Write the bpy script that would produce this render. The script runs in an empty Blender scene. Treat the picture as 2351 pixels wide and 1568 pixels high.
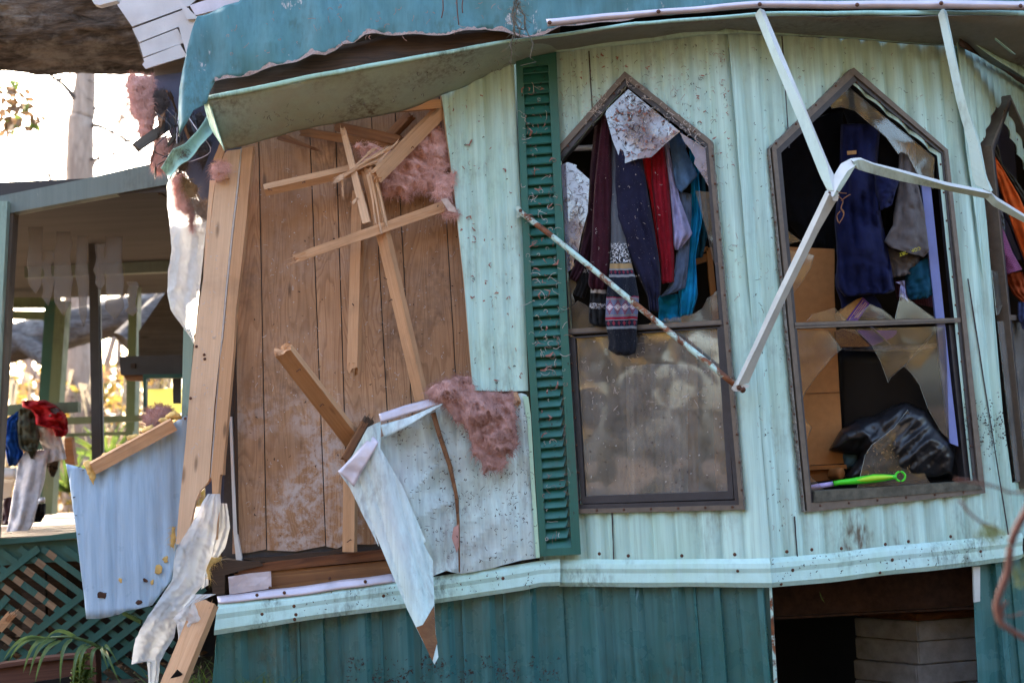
import bpy, bmesh, math, random
from mathutils import Vector, Matrix, noise
from mathutils.geometry import tessellate_polygon
rnd = random.Random(7)
sc = bpy.context.scene
COL = sc.collection
rad = math.radians

# ------------------------------------------------------------------ camera
FPX, CX, CY = 3265.3, 1175.5, 784.0        # a 50 mm lens, photograph measured 2351 units across
CAM = Vector((0.0, -7.25, 1.25))
pit, rol = rad(4.5), rad(-2.63)
fwd = Vector((0, math.cos(pit), math.sin(pit)))
r0 = Vector((1, 0, 0)); u0 = Vector((0, -math.sin(pit), math.cos(pit)))
rgt = r0 * math.cos(rol) + u0 * math.sin(rol)
upv = -r0 * math.sin(rol) + u0 * math.cos(rol)
cam = bpy.data.objects.new('camera', bpy.data.cameras.new('camera')); COL.objects.link(cam)
M = Matrix((rgt, upv, -fwd)).transposed().to_4x4(); M.translation = CAM
cam.matrix_world = M
cam.data.lens = 50; cam.data.sensor_width = 36; cam.data.clip_end = 2000; cam.data.clip_start = 0.05
cam.data.dof.use_dof = True; cam.data.dof.focus_distance = 7.15; cam.data.dof.aperture_fstop = 1.8
sc.camera = cam

# ------------------------------------------------------------------ sky, sun, exposure
SUN_EL, SUN_AZ = 27.0, -38.0               # degrees; azimuth measured from +y (away from the camera) towards +x
w = bpy.data.worlds.new('World'); sc.world = w; w.use_nodes = True
nt = w.node_tree; bgn = nt.nodes['Background']
sky = nt.nodes.new('ShaderNodeTexSky'); sky.sky_type = 'NISHITA'; sky.sun_disc = False
sky.sun_elevation = rad(SUN_EL); sky.sun_rotation = rad(SUN_AZ)
sky.air_density = 1.0; sky.dust_density = 4.5; sky.ozone_density = 1.0
nt.links.new(sky.outputs[0], bgn.inputs[0]); bgn.inputs[1].default_value = 0.15
sl = bpy.data.lights.new('sun', 'SUN'); sl.energy = 3.5; sl.angle = rad(0.6); sl.color = (1.0, 0.86, 0.68)
so = bpy.data.objects.new('sun', sl); COL.objects.link(so)
sd = Vector((math.sin(rad(SUN_AZ)) * math.cos(rad(SUN_EL)), math.cos(rad(SUN_AZ)) * math.cos(rad(SUN_EL)), math.sin(rad(SUN_EL))))
so.rotation_euler = sd.to_track_quat('Z', 'Y').to_euler(); so.location = sd * 30
sc.view_settings.view_transform = 'Standard'; sc.view_settings.look = 'None'
sc.view_settings.gamma = 1; sc.view_settings.use_curve_mapping = False
sc.view_settings.exposure = 3.25
sc.render.engine = 'CYCLES'
sc.cycles.use_denoising = True; sc.cycles.max_bounces = 5; sc.cycles.diffuse_bounces = 3; sc.cycles.glossy_bounces = 3; sc.cycles.transmission_bounces = 4; sc.cycles.transparent_max_bounces = 14; sc.cycles.use_adaptive_sampling = True; sc.cycles.adaptive_threshold = .006
sc.cycles.caustics_reflective = False; sc.cycles.caustics_refractive = False

# ------------------------------------------------------------------ measuring helpers
def conv(ox, oy, s): return lambda *p: [(ox + s * p[i], oy + s * p[i + 1]) for i in range(0, len(p), 2)]
zA = conv(0, 0, .2733); zB = conv(0, 367.3, .2733); zC = conv(0, 765.3, .2733); zD = conv(0, 1139.3, .2733)
zE = conv(428.5, 0, .3646); zF = conv(459.2, 306.1, .31235); zG = conv(459.2, 734.6, .3905); zH = conv(428.5, 1163.2, .3646)
zI = conv(1163.2, 122.4, .4684); zJ = conv(1163.2, 673.4, .3904); zK = conv(1677.5, 122.4, .4295); zL = conv(1677.5, 673.4, .3904)
zM = conv(1224.5, 0, .4791); zN = conv(1591.7, 1139.3, .3229); zO = conv(0, 1285.7, .18228); zP = conv(0, 918.4, .21473)
zQ = conv(1273.4, 538.8, .1796); zR = conv(2228.5, 195.9, .36333); zS = conv(2204, 1040.8, .33622); zT = conv(1897.9, 636.7, .11712); zU = conv(1824.4, 759.1, .11979)
zW = conv(0, 0, 1)

def ray(px, py): return fwd + rgt * ((px - CX) / FPX) - upv * ((py - CY) / FPX)
def D(p, y):
    d = ray(*p); return CAM + d * ((y - CAM.y) / d.y)
class Plane:
    """an upright surface of the place; .at() finds the point of it that a sight line meets"""
    def __init__(s, o, u, v=None):
        s.o = Vector(o); s.u = Vector(u).normalized(); v = Vector(v or (0, 0, 1))
        s.n = s.u.cross(v).normalized()
        if s.n.y > 0: s.n = -s.n
        s.v = v.normalized(); s.u = (s.u - s.v * s.u.dot(s.v)).normalized()
    def at(s, p, off=0.0):
        d = ray(*p); t = ((s.o + s.n * off - CAM).dot(s.n)) / d.dot(s.n); return CAM + d * t
    def uv(s, p):
        q = s.at(p) - s.o; return (q.dot(s.u), q.dot(s.v))
    def w(s, u, v, off=0.0): return s.o + s.u * u + s.v * v + s.n * off
def yplane(y, lean=0.0): return Plane((0, y, 0), (1, 0, 0), (lean, 0, 1))
P0 = yplane(0.0)
a1 = D((1306, 700), 0.0); b1 = D((1715, 700), -0.26); c1 = D((2268, 700), 0.13)
P1 = Plane(a1, (b1 - a1).xy.to_3d(), (-0.02, 0.008, 1)); P2 = Plane(b1, (c1 - b1).xy.to_3d(), (-0.03, -0.02, 1))
P3 = Plane(c1, (0.58, 0.81, 0), (-0.03, -0.05, 1))

# ------------------------------------------------------------------ object helpers
WL = {}
def wl(o): return WL.get(o.name, Vector((0, 0, 0))) if o else Vector((0, 0, 0))
def tag(o, label=None, cat=None, group=None, kind=None):
    if label: o['label'] = label
    if cat: o['category'] = cat
    if group: o['group'] = group
    if kind: o['kind'] = kind
    return o
def empty(name, loc, parent=None, **k):
    o = bpy.data.objects.new(name, None); COL.objects.link(o); o.empty_display_size = .1
    WL[o.name] = Vector(loc); o.parent = parent; o.location = Vector(loc) - wl(parent)
    return tag(o, **k)
def put(name, me, m, parent, origin, **k):
    if m and not me.materials: me.materials.append(m)
    o = bpy.data.objects.new(name, me); COL.objects.link(o)
    o.parent = parent; o.location = Vector(origin) - wl(parent); WL[o.name] = Vector(origin)
    return tag(o, **k)
def mesh(name, vs, fs, m, parent=None, smooth=False, uvs=None, solid=0, mats=None, mi=None, **k):
    """vertices in world space; the object's origin is set at its base"""
    xs = [v[0] for v in vs]; ys = [v[1] for v in vs]; zs = [v[2] for v in vs]
    c = Vector(((min(xs) + max(xs)) / 2, (min(ys) + max(ys)) / 2, min(zs)))
    me = bpy.data.meshes.new(name); me.from_pydata([Vector(v) - c for v in vs], [], fs); me.update()
    if smooth: me.polygons.foreach_set('use_smooth', [True] * len(me.polygons))
    if uvs:
        l = me.uv_layers.new(name='UVMap')
        for lp in me.loops: l.data[lp.index].uv = uvs[lp.vertex_index]
    if mats:
        for q in mats: me.materials.append(q)
        if mi: me.polygons.foreach_set('material_index', mi)
    o = put(name, me, m, parent, c, **k)
    if solid:
        md = o.modifiers.new('thick', 'SOLIDIFY'); md.thickness = solid; md.offset = 0
    return o
def N(v, s=1.0, seed=0.0): return noise.noise(Vector(v) * s + Vector((seed * 3.1, seed * 1.7, seed * 7.3)))
def FR(v, s=1.0, seed=0.0): return noise.fractal(Vector(v) * s + Vector((seed * 3.1, seed * 1.7, seed * 7.3)), 1.0, 2.0, 4)

def tess(outline, holes=()):
    polys = [[Vector((a, b, 0)) for a, b in outline]] + [[Vector((a, b, 0)) for a, b in h] for h in holes]
    flat = [v for p in polys for v in p]
    return flat, tess_fix(tessellate_polygon(polys), flat)
def tess_fix(tris, flat):
    out = []
    for t in tris:
        a, b, c = (flat[i] for i in t)
        ar = (b - a).cross(c - a).z
        if abs(ar) < 1e-9: continue
        out.append(t if ar > 0 else (t[0], t[2], t[1]))
    return out
def bm_flat(outline, holes=(), ucuts=(), vcuts=()):
    flat, tris = tess(outline, holes)
    bm = bmesh.new(); vs = [bm.verts.new(v) for v in flat]
    for t in tris:
        try: bm.faces.new([vs[i] for i in t])
        except ValueError: pass
    bmesh.ops.remove_doubles(bm, verts=bm.verts, dist=1e-6)
    bmesh.ops.dissolve_limit(bm, angle_limit=.01, verts=bm.verts, edges=bm.edges)
    for x in ucuts:
        bmesh.ops.bisect_plane(bm, geom=bm.verts[:] + bm.edges[:] + bm.faces[:], plane_co=(x, 0, 0), plane_no=(1, 0, 0), dist=1e-5)
    for y in vcuts:
        bmesh.ops.bisect_plane(bm, geom=bm.verts[:] + bm.edges[:] + bm.faces[:], plane_co=(0, y, 0), plane_no=(0, 1, 0), dist=1e-5)
    return bm
def frange(a, b, s):
    n = int((b - a) / s) + 1; return [a + i * s for i in range(1, n) if a + i * s < b - 1e-4]

def sheet(name, outline, plane, m, parent=None, holes=(), ucut=0, vcut=0, prof=None, off=0.0, solid=.003, smooth=False, **k):
    """sheet metal, boards and panels: a traced outline on a surface of the place, pressed into ribs by prof(u, v)"""
    o2 = [plane.uv(p) for p in outline]; h2 = [[plane.uv(p) for p in h] for h in holes]
    us = [p[0] for p in o2]; vs_ = [p[1] for p in o2]
    uc = ucut if isinstance(ucut, list) else (frange(min(us), max(us), ucut) if ucut else [])
    bm = bm_flat(o2, h2, uc, frange(min(vs_), max(vs_), vcut) if vcut else [])
    bm.verts.ensure_lookup_table(); vs = []
    for i, v in enumerate(bm.verts):
        v.index = i; vs.append(plane.w(v.co.x, v.co.y, off + (prof(v.co.x, v.co.y) if prof else 0)))
    fs = [[v.index for v in f.verts] for f in bm.faces]
    if (plane.u.cross(plane.v)).dot(plane.n) < 0: fs = [f[::-1] for f in fs]
    bm.free()
    return mesh(name, vs, fs, m, parent, smooth=smooth, solid=solid, **k)

def frame_of(a, b, face=Vector((0, -1, 0))):
    x = (b - a).normalized(); z = face - x * face.dot(x); z.normalize(); y = z.cross(x)
    return Matrix((x, y, z)).transposed()
def slab(name, poly, y, th, m, parent=None, axis=None, plane=None, off=0.0, **k):
    """a board: traced outline, real thickness behind it; local x runs along the grain"""
    pl = plane or yplane(y)
    front = [pl.at(p, off) for p in poly]; nn = pl.n
    a, b = (pl.at(axis[0], off), pl.at(axis[1], off)) if axis else (front[0], front[1])
    R = frame_of(a, b, nn); c = sum(front, Vector()) / len(front); Ri = R.inverted()
    f = [Ri @ (p - c) for p in front]; n = len(f)
    flat, tris = tess([(p.x, p.y) for p in f])
    vs = [Vector((p.x, p.y, 0)) for p in f] + [Vector((p.x, p.y, -th)) for p in f]
    area = sum(f[i].x * f[(i + 1) % n].y - f[(i + 1) % n].x * f[i].y for i in range(n))
    fs = [list(t) for t in tris] + [[i + n for i in t][::-1] for t in tris]
    for i in range(n):
        j = (i + 1) % n; q = [i, i + n, j + n, j]; fs.append(q if area > 0 else q[::-1])
    me = bpy.data.meshes.new(name); me.from_pydata(vs, [], fs); me.update()
    o = put(name, me, m, parent, c, **k); o.rotation_euler = R.to_euler(); return o
def beam(name, a, b, wd, dp, m, parent=None, roll=0.0, jag=(0, 0), bow=0.0, seed=1, face=Vector((0, -1, 0)), seg=8, taper=(1, 1), **k):
    """a length of lumber from a to b: wd across, dp deep, ends splintered by jag metres"""
    r = random.Random(seed); L = (b - a).length; R = frame_of(a, b, face) @ Matrix.Rotation(roll, 3, 'X')
    g = 4 if max(jag) > 0 else 1; ring = []
    e = .0025
    pts = []
    for i in range(g): pts.append((-1 + 2 * i / g, 1))
    for i in range(g): pts.append((1, 1 - 2 * i / g))
    for i in range(g): pts.append((1 - 2 * i / g, -1))
    for i in range(g): pts.append((-1, -1 + 2 * i / g))
    n = len(pts); vs = []
    for s in range(seg + 1):
        t = s / seg; tp = taper[0] * (1 - t) + taper[1] * t
        for (py, pz) in pts:
            x = t * L
            if s == 0 and jag[0]: x += -r.random() * jag[0]
            if s == seg and jag[1]: x += r.random() * jag[1]
            bw = bow * math.sin(t * math.pi)
            vs.append(Vector((x, py * wd / 2 * tp + bw + r.uniform(-1, 1) * .0008, pz * dp / 2 * tp + r.uniform(-1, 1) * .0008)))
    fs = []
    for s in range(seg):
        for i in range(n):
            j = (i + 1) % n; fs.append([s * n + i, s * n + j, (s + 1) * n + j, (s + 1) * n + i])
    for s, (jg) in ((0, jag[0]), (seg, jag[1])):
        x = sum(vs[s * n + i].x for i in range(n)) / n + (jg * .3 if s == 0 else -jg * .3)
        c = len(vs); vs.append(Vector((x, (bow * math.sin(s / seg * math.pi)), 0)))
        for i in range(n):
            j = (i + 1) % n; f = [s * n + i, s * n + j, c]; fs.append(f[::-1] if s == 0 else f)
    for e_, jg in ((0, jag[0]), (1, jag[1])):
        if jg < .018: continue
        for q in range(16):
            py, pz = r.uniform(-.85, .85), r.choice((-.9, .9, r.uniform(-.8, .8))); tp = taper[e_]; x0 = L * e_; dr_ = 1 if e_ else -1; ln = r.uniform(.4, 1.0) * jg * (1.9 if r.random() < .25 else 1.0); h_ = r.uniform(.0025, .006)
            o0 = Vector((x0 - dr_ * .02, py * wd / 2 * tp, pz * dp / 2 * tp)); tip = o0 + Vector((dr_ * (ln + .02), r.uniform(-.006, .006), r.uniform(-.006, .006))); c = len(vs)
            vs += [o0 + Vector((0, -h_, -h_)), o0 + Vector((0, h_, -h_)), o0 + Vector((0, 0, h_)), tip]; fs += [[c, c + 1, c + 3], [c + 1, c + 2, c + 3], [c + 2, c, c + 3]]
    me = bpy.data.meshes.new(name); me.from_pydata(vs, [], [f[::-1] for f in fs]); me.update()
    o = put(name, me, m, parent, a, **k); o.rotation_euler = R.to_euler(); return o
def box_at(name, c, sx, sy, sz, m, parent=None, rz=0.0, bev=0.0, **k):
    bm = bmesh.new(); bmesh.ops.create_cube(bm, size=1)
    for v in bm.verts: v.co = Vector((v.co.x * sx, v.co.y * sy, (v.co.z + .5) * sz))
    if bev: bmesh.ops.bevel(bm, geom=bm.edges[:], offset=bev, segments=2, affect='EDGES')
    me = bpy.data.meshes.new(name); bm.to_mesh(me); bm.free()
    o = put(name, me, m, parent, c, **k); o.rotation_euler = (0, 0, rz); return o

def poly_len(pts):
    s = [0.0]
    for i in range(1, len(pts)): s.append(s[-1] + (Vector(pts[i]) - Vector(pts[i - 1])).length)
    return s
def sample(pts, t):
    s = poly_len(pts); L = s[-1] * t
    for i in range(1, len(pts)):
        if L <= s[i] + 1e-9:
            f = (L - s[i - 1]) / max(1e-9, s[i] - s[i - 1]); return Vector(pts[i - 1]).lerp(Vector(pts[i]), f)
    return Vector(pts[-1])
def loft(name, A, B, m, parent=None, nu=24, nv=8, disp=None, solid=.003, smooth=True, **k):
    """a bent sheet stretched between two edges given in world space"""
    vs = []; uvs = []
    for j in range(nv + 1):
        for i in range(nu + 1):
            a = sample(A, i / nu); b = sample(B, i / nu); p = a.lerp(b, j / nv)
            if disp: p = p + disp(i / nu, j / nv, p)
            vs.append(p); uvs.append((i / nu, j / nv))
    fs = [[j * (nu + 1) + i, j * (nu + 1) + i + 1, (j + 1) * (nu + 1) + i + 1, (j + 1) * (nu + 1) + i] for j in range(nv) for i in range(nu)]
    return mesh(name, vs, fs, m, parent, smooth=smooth, uvs=uvs, solid=solid, **k)
def DD(pts, y): 
    if callable(y): return [D(p, y(p)) for p in pts]
    return [D(p, y) for p in pts]
def DY(pts, ys): return [D(p, y) for p, y in zip(pts, ys)]

def drape(name, left, right, y, m, parent=None, bulge=.05, folds=3, amp=.012, nu=28, nv=40, seed=1, closed=True, wob=.5, hem=0, **k):
    """cloth hanging as a flattened tube between a traced left and right edge"""
    vs = []; uvs = []; ys = y if isinstance(y, (list, tuple)) else (y, y)
    n = nu
    for j in range(nv + 1):
        t = j / nv; a = sample(left, t); b = sample(right, t); yy = ys[0] * (1 - t) + ys[1] * t
        wpx = (Vector(b) - Vector(a)).length; wm = wpx / 450
        for i in range(n):
            th = 2 * math.pi * i / n; cu = .5 - .5 * math.cos(th); s = math.sin(th)
            p = Vector(a).lerp(Vector(b), cu)
            f = amp * (math.sin(2 * math.pi * folds * cu + 3 * N((t * 2, seed, 0)) + seed) * (.4 + .6 * t)) * (1 if s < 0 else .3)
            f += amp * 1.3 * FR((cu * 3 * wm * 5, t * 5, seed * 5.0), 1.0) * wob * 2
            f += -amp * 2.2 * abs(N((cu * wm * 42 + seed, t * 2.2 + cu * 1.5, seed * 2.0), 1.0)) + amp * .9 * abs(N((cu * wm * 50 + t * 4, t * 8 - cu * 5, seed * 3.0), 1.0))
            dy = s * min(bulge, wm * .45) + (f if s <= 0.01 else f * .3)
            if hem and t > 1 - hem: dy *= .85
            # front half is s<0 (towards the camera)
            vs.append(D((p.x, p.y + 2 * N((cu * 4, t * 3, seed))), yy + dy)); uvs.append((cu, t))
    fs = [[j * n + i, j * n + (i + 1) % n, (j + 1) * n + (i + 1) % n, (j + 1) * n + i] for j in range(nv) for i in range(n)]
    if closed: fs.append(list(range(n)))
    o = mesh(name, vs, [f[::-1] for f in fs], m, parent, smooth=True, uvs=uvs, solid=.003, **k)
    return o

def inside_dist(p, poly):
    best = 1e9; px, py = p; n = len(poly); ins = False
    for i in range(n):
        x1, y1 = poly[i]; x2, y2 = poly[(i + 1) % n]
        dx, dy = x2 - x1, y2 - y1; t = max(0, min(1, ((px - x1) * dx + (py - y1) * dy) / (dx * dx + dy * dy + 1e-12)))
        best = min(best, math.hypot(px - x1 - t * dx, py - y1 - t * dy))
    return best
def in_poly(p, poly):
    x, y = p; c = False; n = len(poly); j = n - 1
    for i in range(n):
        if (poly[i][1] > y) != (poly[j][1] > y) and x < (poly[j][0] - poly[i][0]) * (y - poly[i][1]) / (poly[j][1] - poly[i][1]) + poly[i][0]: c = not c
        j = i
    return c
def puffy(name, poly, y, thick, m, parent=None, step=7, seed=1, rough=.03, tufts=260, edge=6, **k):
    """a torn batt of fibreglass: lumpy front and back, ragged rim, loose fibres"""
    r = random.Random(seed); P = []
    for i in range(len(poly)):
        a = Vector(poly[i]); b = Vector(poly[(i + 1) % len(poly)]); n = max(1, int((b - a).length / 9))
        for q in range(n):
            p = a.lerp(b, q / n); P.append((p.x + edge * N((p.x * .09, p.y * .09, seed)) * 1.6, p.y + edge * N((p.y * .1, p.x * .1, seed + 9)) * 1.6))
    xs = [p[0] for p in P]; ysv = [p[1] for p in P]
    bm = bm_flat(P, (), frange(min(xs), max(xs), step), frange(min(ysv), max(ysv), step))
    bmesh.ops.triangulate(bm, faces=bm.faces[:])
    vs = []; n0 = 0; bm.verts.ensure_lookup_table()
    co = [(v.co.x, v.co.y) for v in bm.verts]
    for v, c in zip(bm.verts, co): v.index = co.index(c) if False else v.index
    for i, v in enumerate(bm.verts): v.index = i
    fr = [[v.index for v in f.verts] for f in bm.faces]; nv = len(co); bd = [v.is_boundary for v in bm.verts]; bm.free()
    fronts = []; backs = []
    for i, (x, yv) in enumerate(co):
        d = inside_dist((x, yv), P); h = math.sqrt(min(1, d / 26)); yy = y(x, yv) if callable(y) else y
        q = Vector((x * .02, yv * .02, seed))
        lay = Vector((x * .02 + yv * .006, yv * .055, seed)); b = thick * h * (.55 + .6 * N(q, 1.2)) + rough * h * (FR(q, 2.2) + .7 * abs(N(lay, 2.6)) + .5 * abs(N(lay, 6)) + .3 * N(q, 14))
        fronts.append(D((x + 3 * N(q, 6), yv + 3 * N(q, 6, 4)), yy - b)); backs.append(D((x, yv), yy + thick * .35 * h + .004))
    vs = fronts + backs; fs = [f[::-1] for f in fr] + [[i + nv for i in f] for f in fr]
    edges = {}
    for f in fr:
        for a, b in zip(f, f[1:] + f[:1]): edges[(a, b)] = edges.get((a, b), 0) + 1
    for (a, b) in list(edges):
        if (b, a) not in edges: fs.append([a, b, b + nv, a + nv])
    for _ in range(tufts * 11):
        i = r.randrange(nv); p = fronts[i]; L = r.uniform(.01, .05); a = r.uniform(0, 6.28)
        d = Vector((math.cos(a), -r.uniform(.05, .6), math.sin(a) - .35)).normalized(); s = d.cross(Vector((0, 1, 0))).normalized() * (r.uniform(.0004, .001) if L > .022 or r.random() < .93 else r.uniform(.0015, .004))
        c = len(vs); q = p + d * L * .5 + Vector((0, 0, .004)); e = p + d * L - Vector((0, 0, L * .25))
        vs += [p - s, p + s, q + s * .8, q - s * .8, e]; fs += [[c, c + 1, c + 2, c + 3], [c + 3, c + 2, c + 4]]
    return mesh(name, vs, fs, m, parent, smooth=True, **k)
def flakes(name, poly, plane, n, m, parent=None, seed=1, off=.004, size=(.003, .016), fat=(.1, .5), lift=.003, dens=None, **k):
    """small litter stuck to a surface: needles, bark crumbs, tufts"""
    r = random.Random(seed); xs = [p[0] for p in poly]; ys = [p[1] for p in poly]; vs = []; fs = []
    tries = 0; got = 0
    while got < n and tries < n * 30:
        tries += 1; p = (r.uniform(min(xs), max(xs)), r.uniform(min(ys), max(ys)))
        if not in_poly(p, poly): continue
        if dens and r.random() > dens(p): continue
        got += 1; L = r.uniform(*size); wd = L * r.uniform(*fat); a = r.gauss(1.3, 1.2)
        o = plane.at(p, off); d = plane.u * math.cos(a) + plane.v * math.sin(a); s = plane.u * -math.sin(a) + plane.v * math.cos(a)
        bend = s * L * r.uniform(-.5, .5); c = len(vs)
        for t in (0, .5, 1):
            q = o + d * (t - .5) * L + bend * (1 - (2 * t - 1) ** 2) + plane.n * (lift * r.random() + lift * (1 if t == .5 else 0))
            ww = wd * (1 if t == .5 else r.uniform(.2, .9)) / 2; vs += [q - s * ww, q + s * ww]
        fs += [[c, c + 1, c + 3, c + 2], [c + 2, c + 3, c + 5, c + 4]]
    if not vs: return None
    k.setdefault('kind', 'stuff')
    return mesh(name, vs, fs, m, parent, **k)
def fibres(name, poly, plane, n, m, parent=None, seed=1, off=.004, size=(.015, .05), wd=(.0006, .0014), dens=None, lift=.004, **k):
    """fine curled strands clinging to a surface"""
    r = random.Random(seed); xs = [p[0] for p in poly]; ys = [p[1] for p in poly]; vs = []; fs = []; got = tries = 0
    while got < n and tries < n * 30:
        tries += 1; p = (r.uniform(min(xs), max(xs)), r.uniform(min(ys), max(ys)))
        if not in_poly(p, poly) or (dens and r.random() > dens(p)): continue
        got += 1; L = r.uniform(*size); a = r.uniform(0, 6.28); cu = r.gauss(0, 1.6); ww = r.uniform(*wd); o = plane.at(p, off); c = len(vs)
        for i in range(7):
            d = plane.u * math.cos(a) + plane.v * math.sin(a); s = plane.u * -math.sin(a) + plane.v * math.cos(a)
            q = o + plane.n * lift * math.sin(i / 6 * 3.14) * r.random(); vs += [q - s * ww, q + s * ww]; o = o + d * L / 6; a += cu / 3 + r.uniform(-.3, .3)
        for i in range(6): fs.append([c + 2 * i, c + 2 * i + 1, c + 2 * i + 3, c + 2 * i + 2])
    k.setdefault('kind', 'stuff')
    return mesh(name, vs, fs, m, parent, **k)
def tube(name, pts, rad_, m, parent=None, n=8, bump=0.0, seed=1, bs=3.0, cap=True, uv=True, **k):
    """round section swept along points; rad_ a number or one per point; bump roughens it"""
    vs = []; fs = []; uvs = []; q = len(pts); R_ = rad_ if isinstance(rad_, (list, tuple)) else [rad_] * q; Lc = 0
    up = Vector((0, 0, 1))
    for i, p in enumerate(pts):
        a = pts[max(0, i - 1)]; b = pts[min(q - 1, i + 1)]; t = (b - a).normalized()
        if abs(t.dot(up)) > .95: up = Vector((1, 0, 0))
        s = t.cross(up).normalized(); u = s.cross(t)
        if i: Lc += (p - pts[i - 1]).length
        for j in range(n):
            th = 2 * math.pi * j / n; d = s * math.cos(th) + u * math.sin(th); rr = R_[i]
            if bump: rr += bump * FR((p.x + d.x * .6, p.y + d.y * .6, p.z + d.z * .6), bs, seed)
            vs.append(p + d * rr); uvs.append((j / n, Lc))
    for i in range(q - 1):
        for j in range(n):
            k2 = (j + 1) % n; fs.append([i * n + j, i * n + k2, (i + 1) * n + k2, (i + 1) * n + j])
    if cap: fs += [list(range(n))[::-1], list(range((q - 1) * n, q * n))]
    return mesh(name, vs, [f[::-1] for f in fs], m, parent, smooth=True, uvs=uvs, **k)
def bez(p, n=16):
    """smooth curve through points (Catmull-Rom)"""
    P = [Vector(x) for x in p]; P = [P[0] * 2 - P[1]] + P + [P[-1] * 2 - P[-2]]; out = []
    for i in range(1, len(P) - 2):
        for s in range(n):
            t = s / n; a, b, c, d = P[i - 1:i + 3]
            out.append(.5 * ((2 * b) + (c - a) * t + (2 * a - 5 * b + 4 * c - d) * t * t + (3 * b - a - 3 * c + d) * t ** 3))
    out.append(P[-2]); return out
# ------------------------------------------------------------------ materials
class NB:
    def __init__(s, name):
        s.m = bpy.data.materials.new(name); s.m.use_nodes = True; s.t = s.m.node_tree; s.p = s.t.nodes['Principled BSDF']; s.out = s.t.nodes['Material Output']
        s.tc = s.n('ShaderNodeTexCoord'); s.geo = s.n('ShaderNodeNewGeometry')
    def n(s, t, **k):
        x = s.t.nodes.new(t)
        for a, b in k.items(): setattr(x, a, b)
        return x
    def l(s, a, b): s.t.links.new(a, b)
    def set(s, sock, v):
        if hasattr(v, 'is_linked') or hasattr(v, 'links'): s.l(v, sock)
        else: sock.default_value = v
    def co(s, kind='obj', sc=(1, 1, 1), rot=(0, 0, 0), loc=(0, 0, 0)):
        src = {'obj': s.tc.outputs['Object'], 'uv': s.tc.outputs['UV'], 'pos': s.geo.outputs['Position']}[kind]
        mp = s.n('ShaderNodeMapping'); mp.inputs['Scale'].default_value = sc; mp.inputs['Rotation'].default_value = rot; mp.inputs['Location'].default_value = loc
        s.l(src, mp.inputs[0]); return mp.outputs[0]
    def noise(s, co, scale=5, detail=4, rough=.55, dist=0):
        x = s.n('ShaderNodeTexNoise'); x.inputs['Scale'].default_value = scale; x.inputs['Detail'].default_value = detail; x.inputs['Roughness'].default_value = rough; x.inputs['Distortion'].default_value = dist
        s.l(co, x.inputs['Vector']); return x.outputs['Fac']
    def wave(s, co, scale=5, dist=5, detail=3, dscale=1, dr='Y', prof='SIN', typ='BANDS'):
        x = s.n('ShaderNodeTexWave', wave_type=typ, wave_profile=prof)
        if typ == 'BANDS': x.bands_direction = dr
        else: x.rings_direction = dr
        x.inputs['Scale'].default_value = scale; x.inputs['Distortion'].default_value = dist; x.inputs['Detail'].default_value = detail; x.inputs['Detail Scale'].default_value = dscale
        s.l(co, x.inputs['Vector']); return x.outputs['Fac']
    def vor(s, co, scale=5, feat='F1', out='Distance'):
        x = s.n('ShaderNodeTexVoronoi', feature=feat); x.inputs['Scale'].default_value = scale; s.l(co, x.inputs['Vector']); return x.outputs[out]
    def ramp(s, f, *stops, interp='LINEAR'):
        x = s.n('ShaderNodeValToRGB'); x.color_ramp.interpolation = interp; e = x.color_ramp.elements
        while len(e) < len(stops): e.new(.5)
        for el, (p, c) in zip(e, stops):
            el.position = p; el.color = (c, c, c, 1) if isinstance(c, (int, float)) else (*c, 1)
        s.l(f, x.inputs[0]); return x.outputs[0]
    def mix(s, f, a, b, mode='MIX'):
        x = s.n('ShaderNodeMix', data_type='RGBA', blend_type=mode)
        def st(sock, v):
            if isinstance(v, (tuple, list)): sock.default_value = (*v, 1) if len(v) == 3 else v
            elif isinstance(v, (int, float)): sock.default_value = v if sock.type == 'VALUE' else (v, v, v, 1)
            else: s.l(v, sock)
        st(x.inputs[0], f); st(x.inputs[6], a); st(x.inputs[7], b); return x.outputs[2]
    def math(s, op, a, b=0.0, c=0.0):
        x = s.n('ShaderNodeMath', operation=op)
        for sock, v in zip(x.inputs, (a, b, c)):
            if isinstance(v, (int, float)): sock.default_value = v
            else: s.l(v, sock)
        return x.outputs[0]
    def sep(s, co):
        x = s.n('ShaderNodeSeparateXYZ'); s.l(co, x.inputs[0]); return x.outputs
    def rand(s): return s.n('ShaderNodeObjectInfo').outputs['Random']
    def bump(s, h, st=.3, d=.01):
        x = s.n('ShaderNodeBump'); x.inputs['Strength'].default_value = st; x.inputs['Distance'].default_value = d; s.l(h, x.inputs['Height'])
        s.l(x.outputs[0], s.p.inputs['Normal']); return x.outputs[0]
    def fin(s, col, rough=.6, metal=0.0, spec=.5):
        i = s.p.inputs
        if isinstance(col, (tuple, list)): i['Base Color'].default_value = (*col, 1)
        else: s.l(col, i['Base Color'])
        if isinstance(rough, (int, float)): i['Roughness'].default_value = rough
        else: s.l(rough, i['Roughness'])
        i['Metallic'].default_value = metal; i['Specular IOR Level'].default_value = spec
        return s.m

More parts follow.
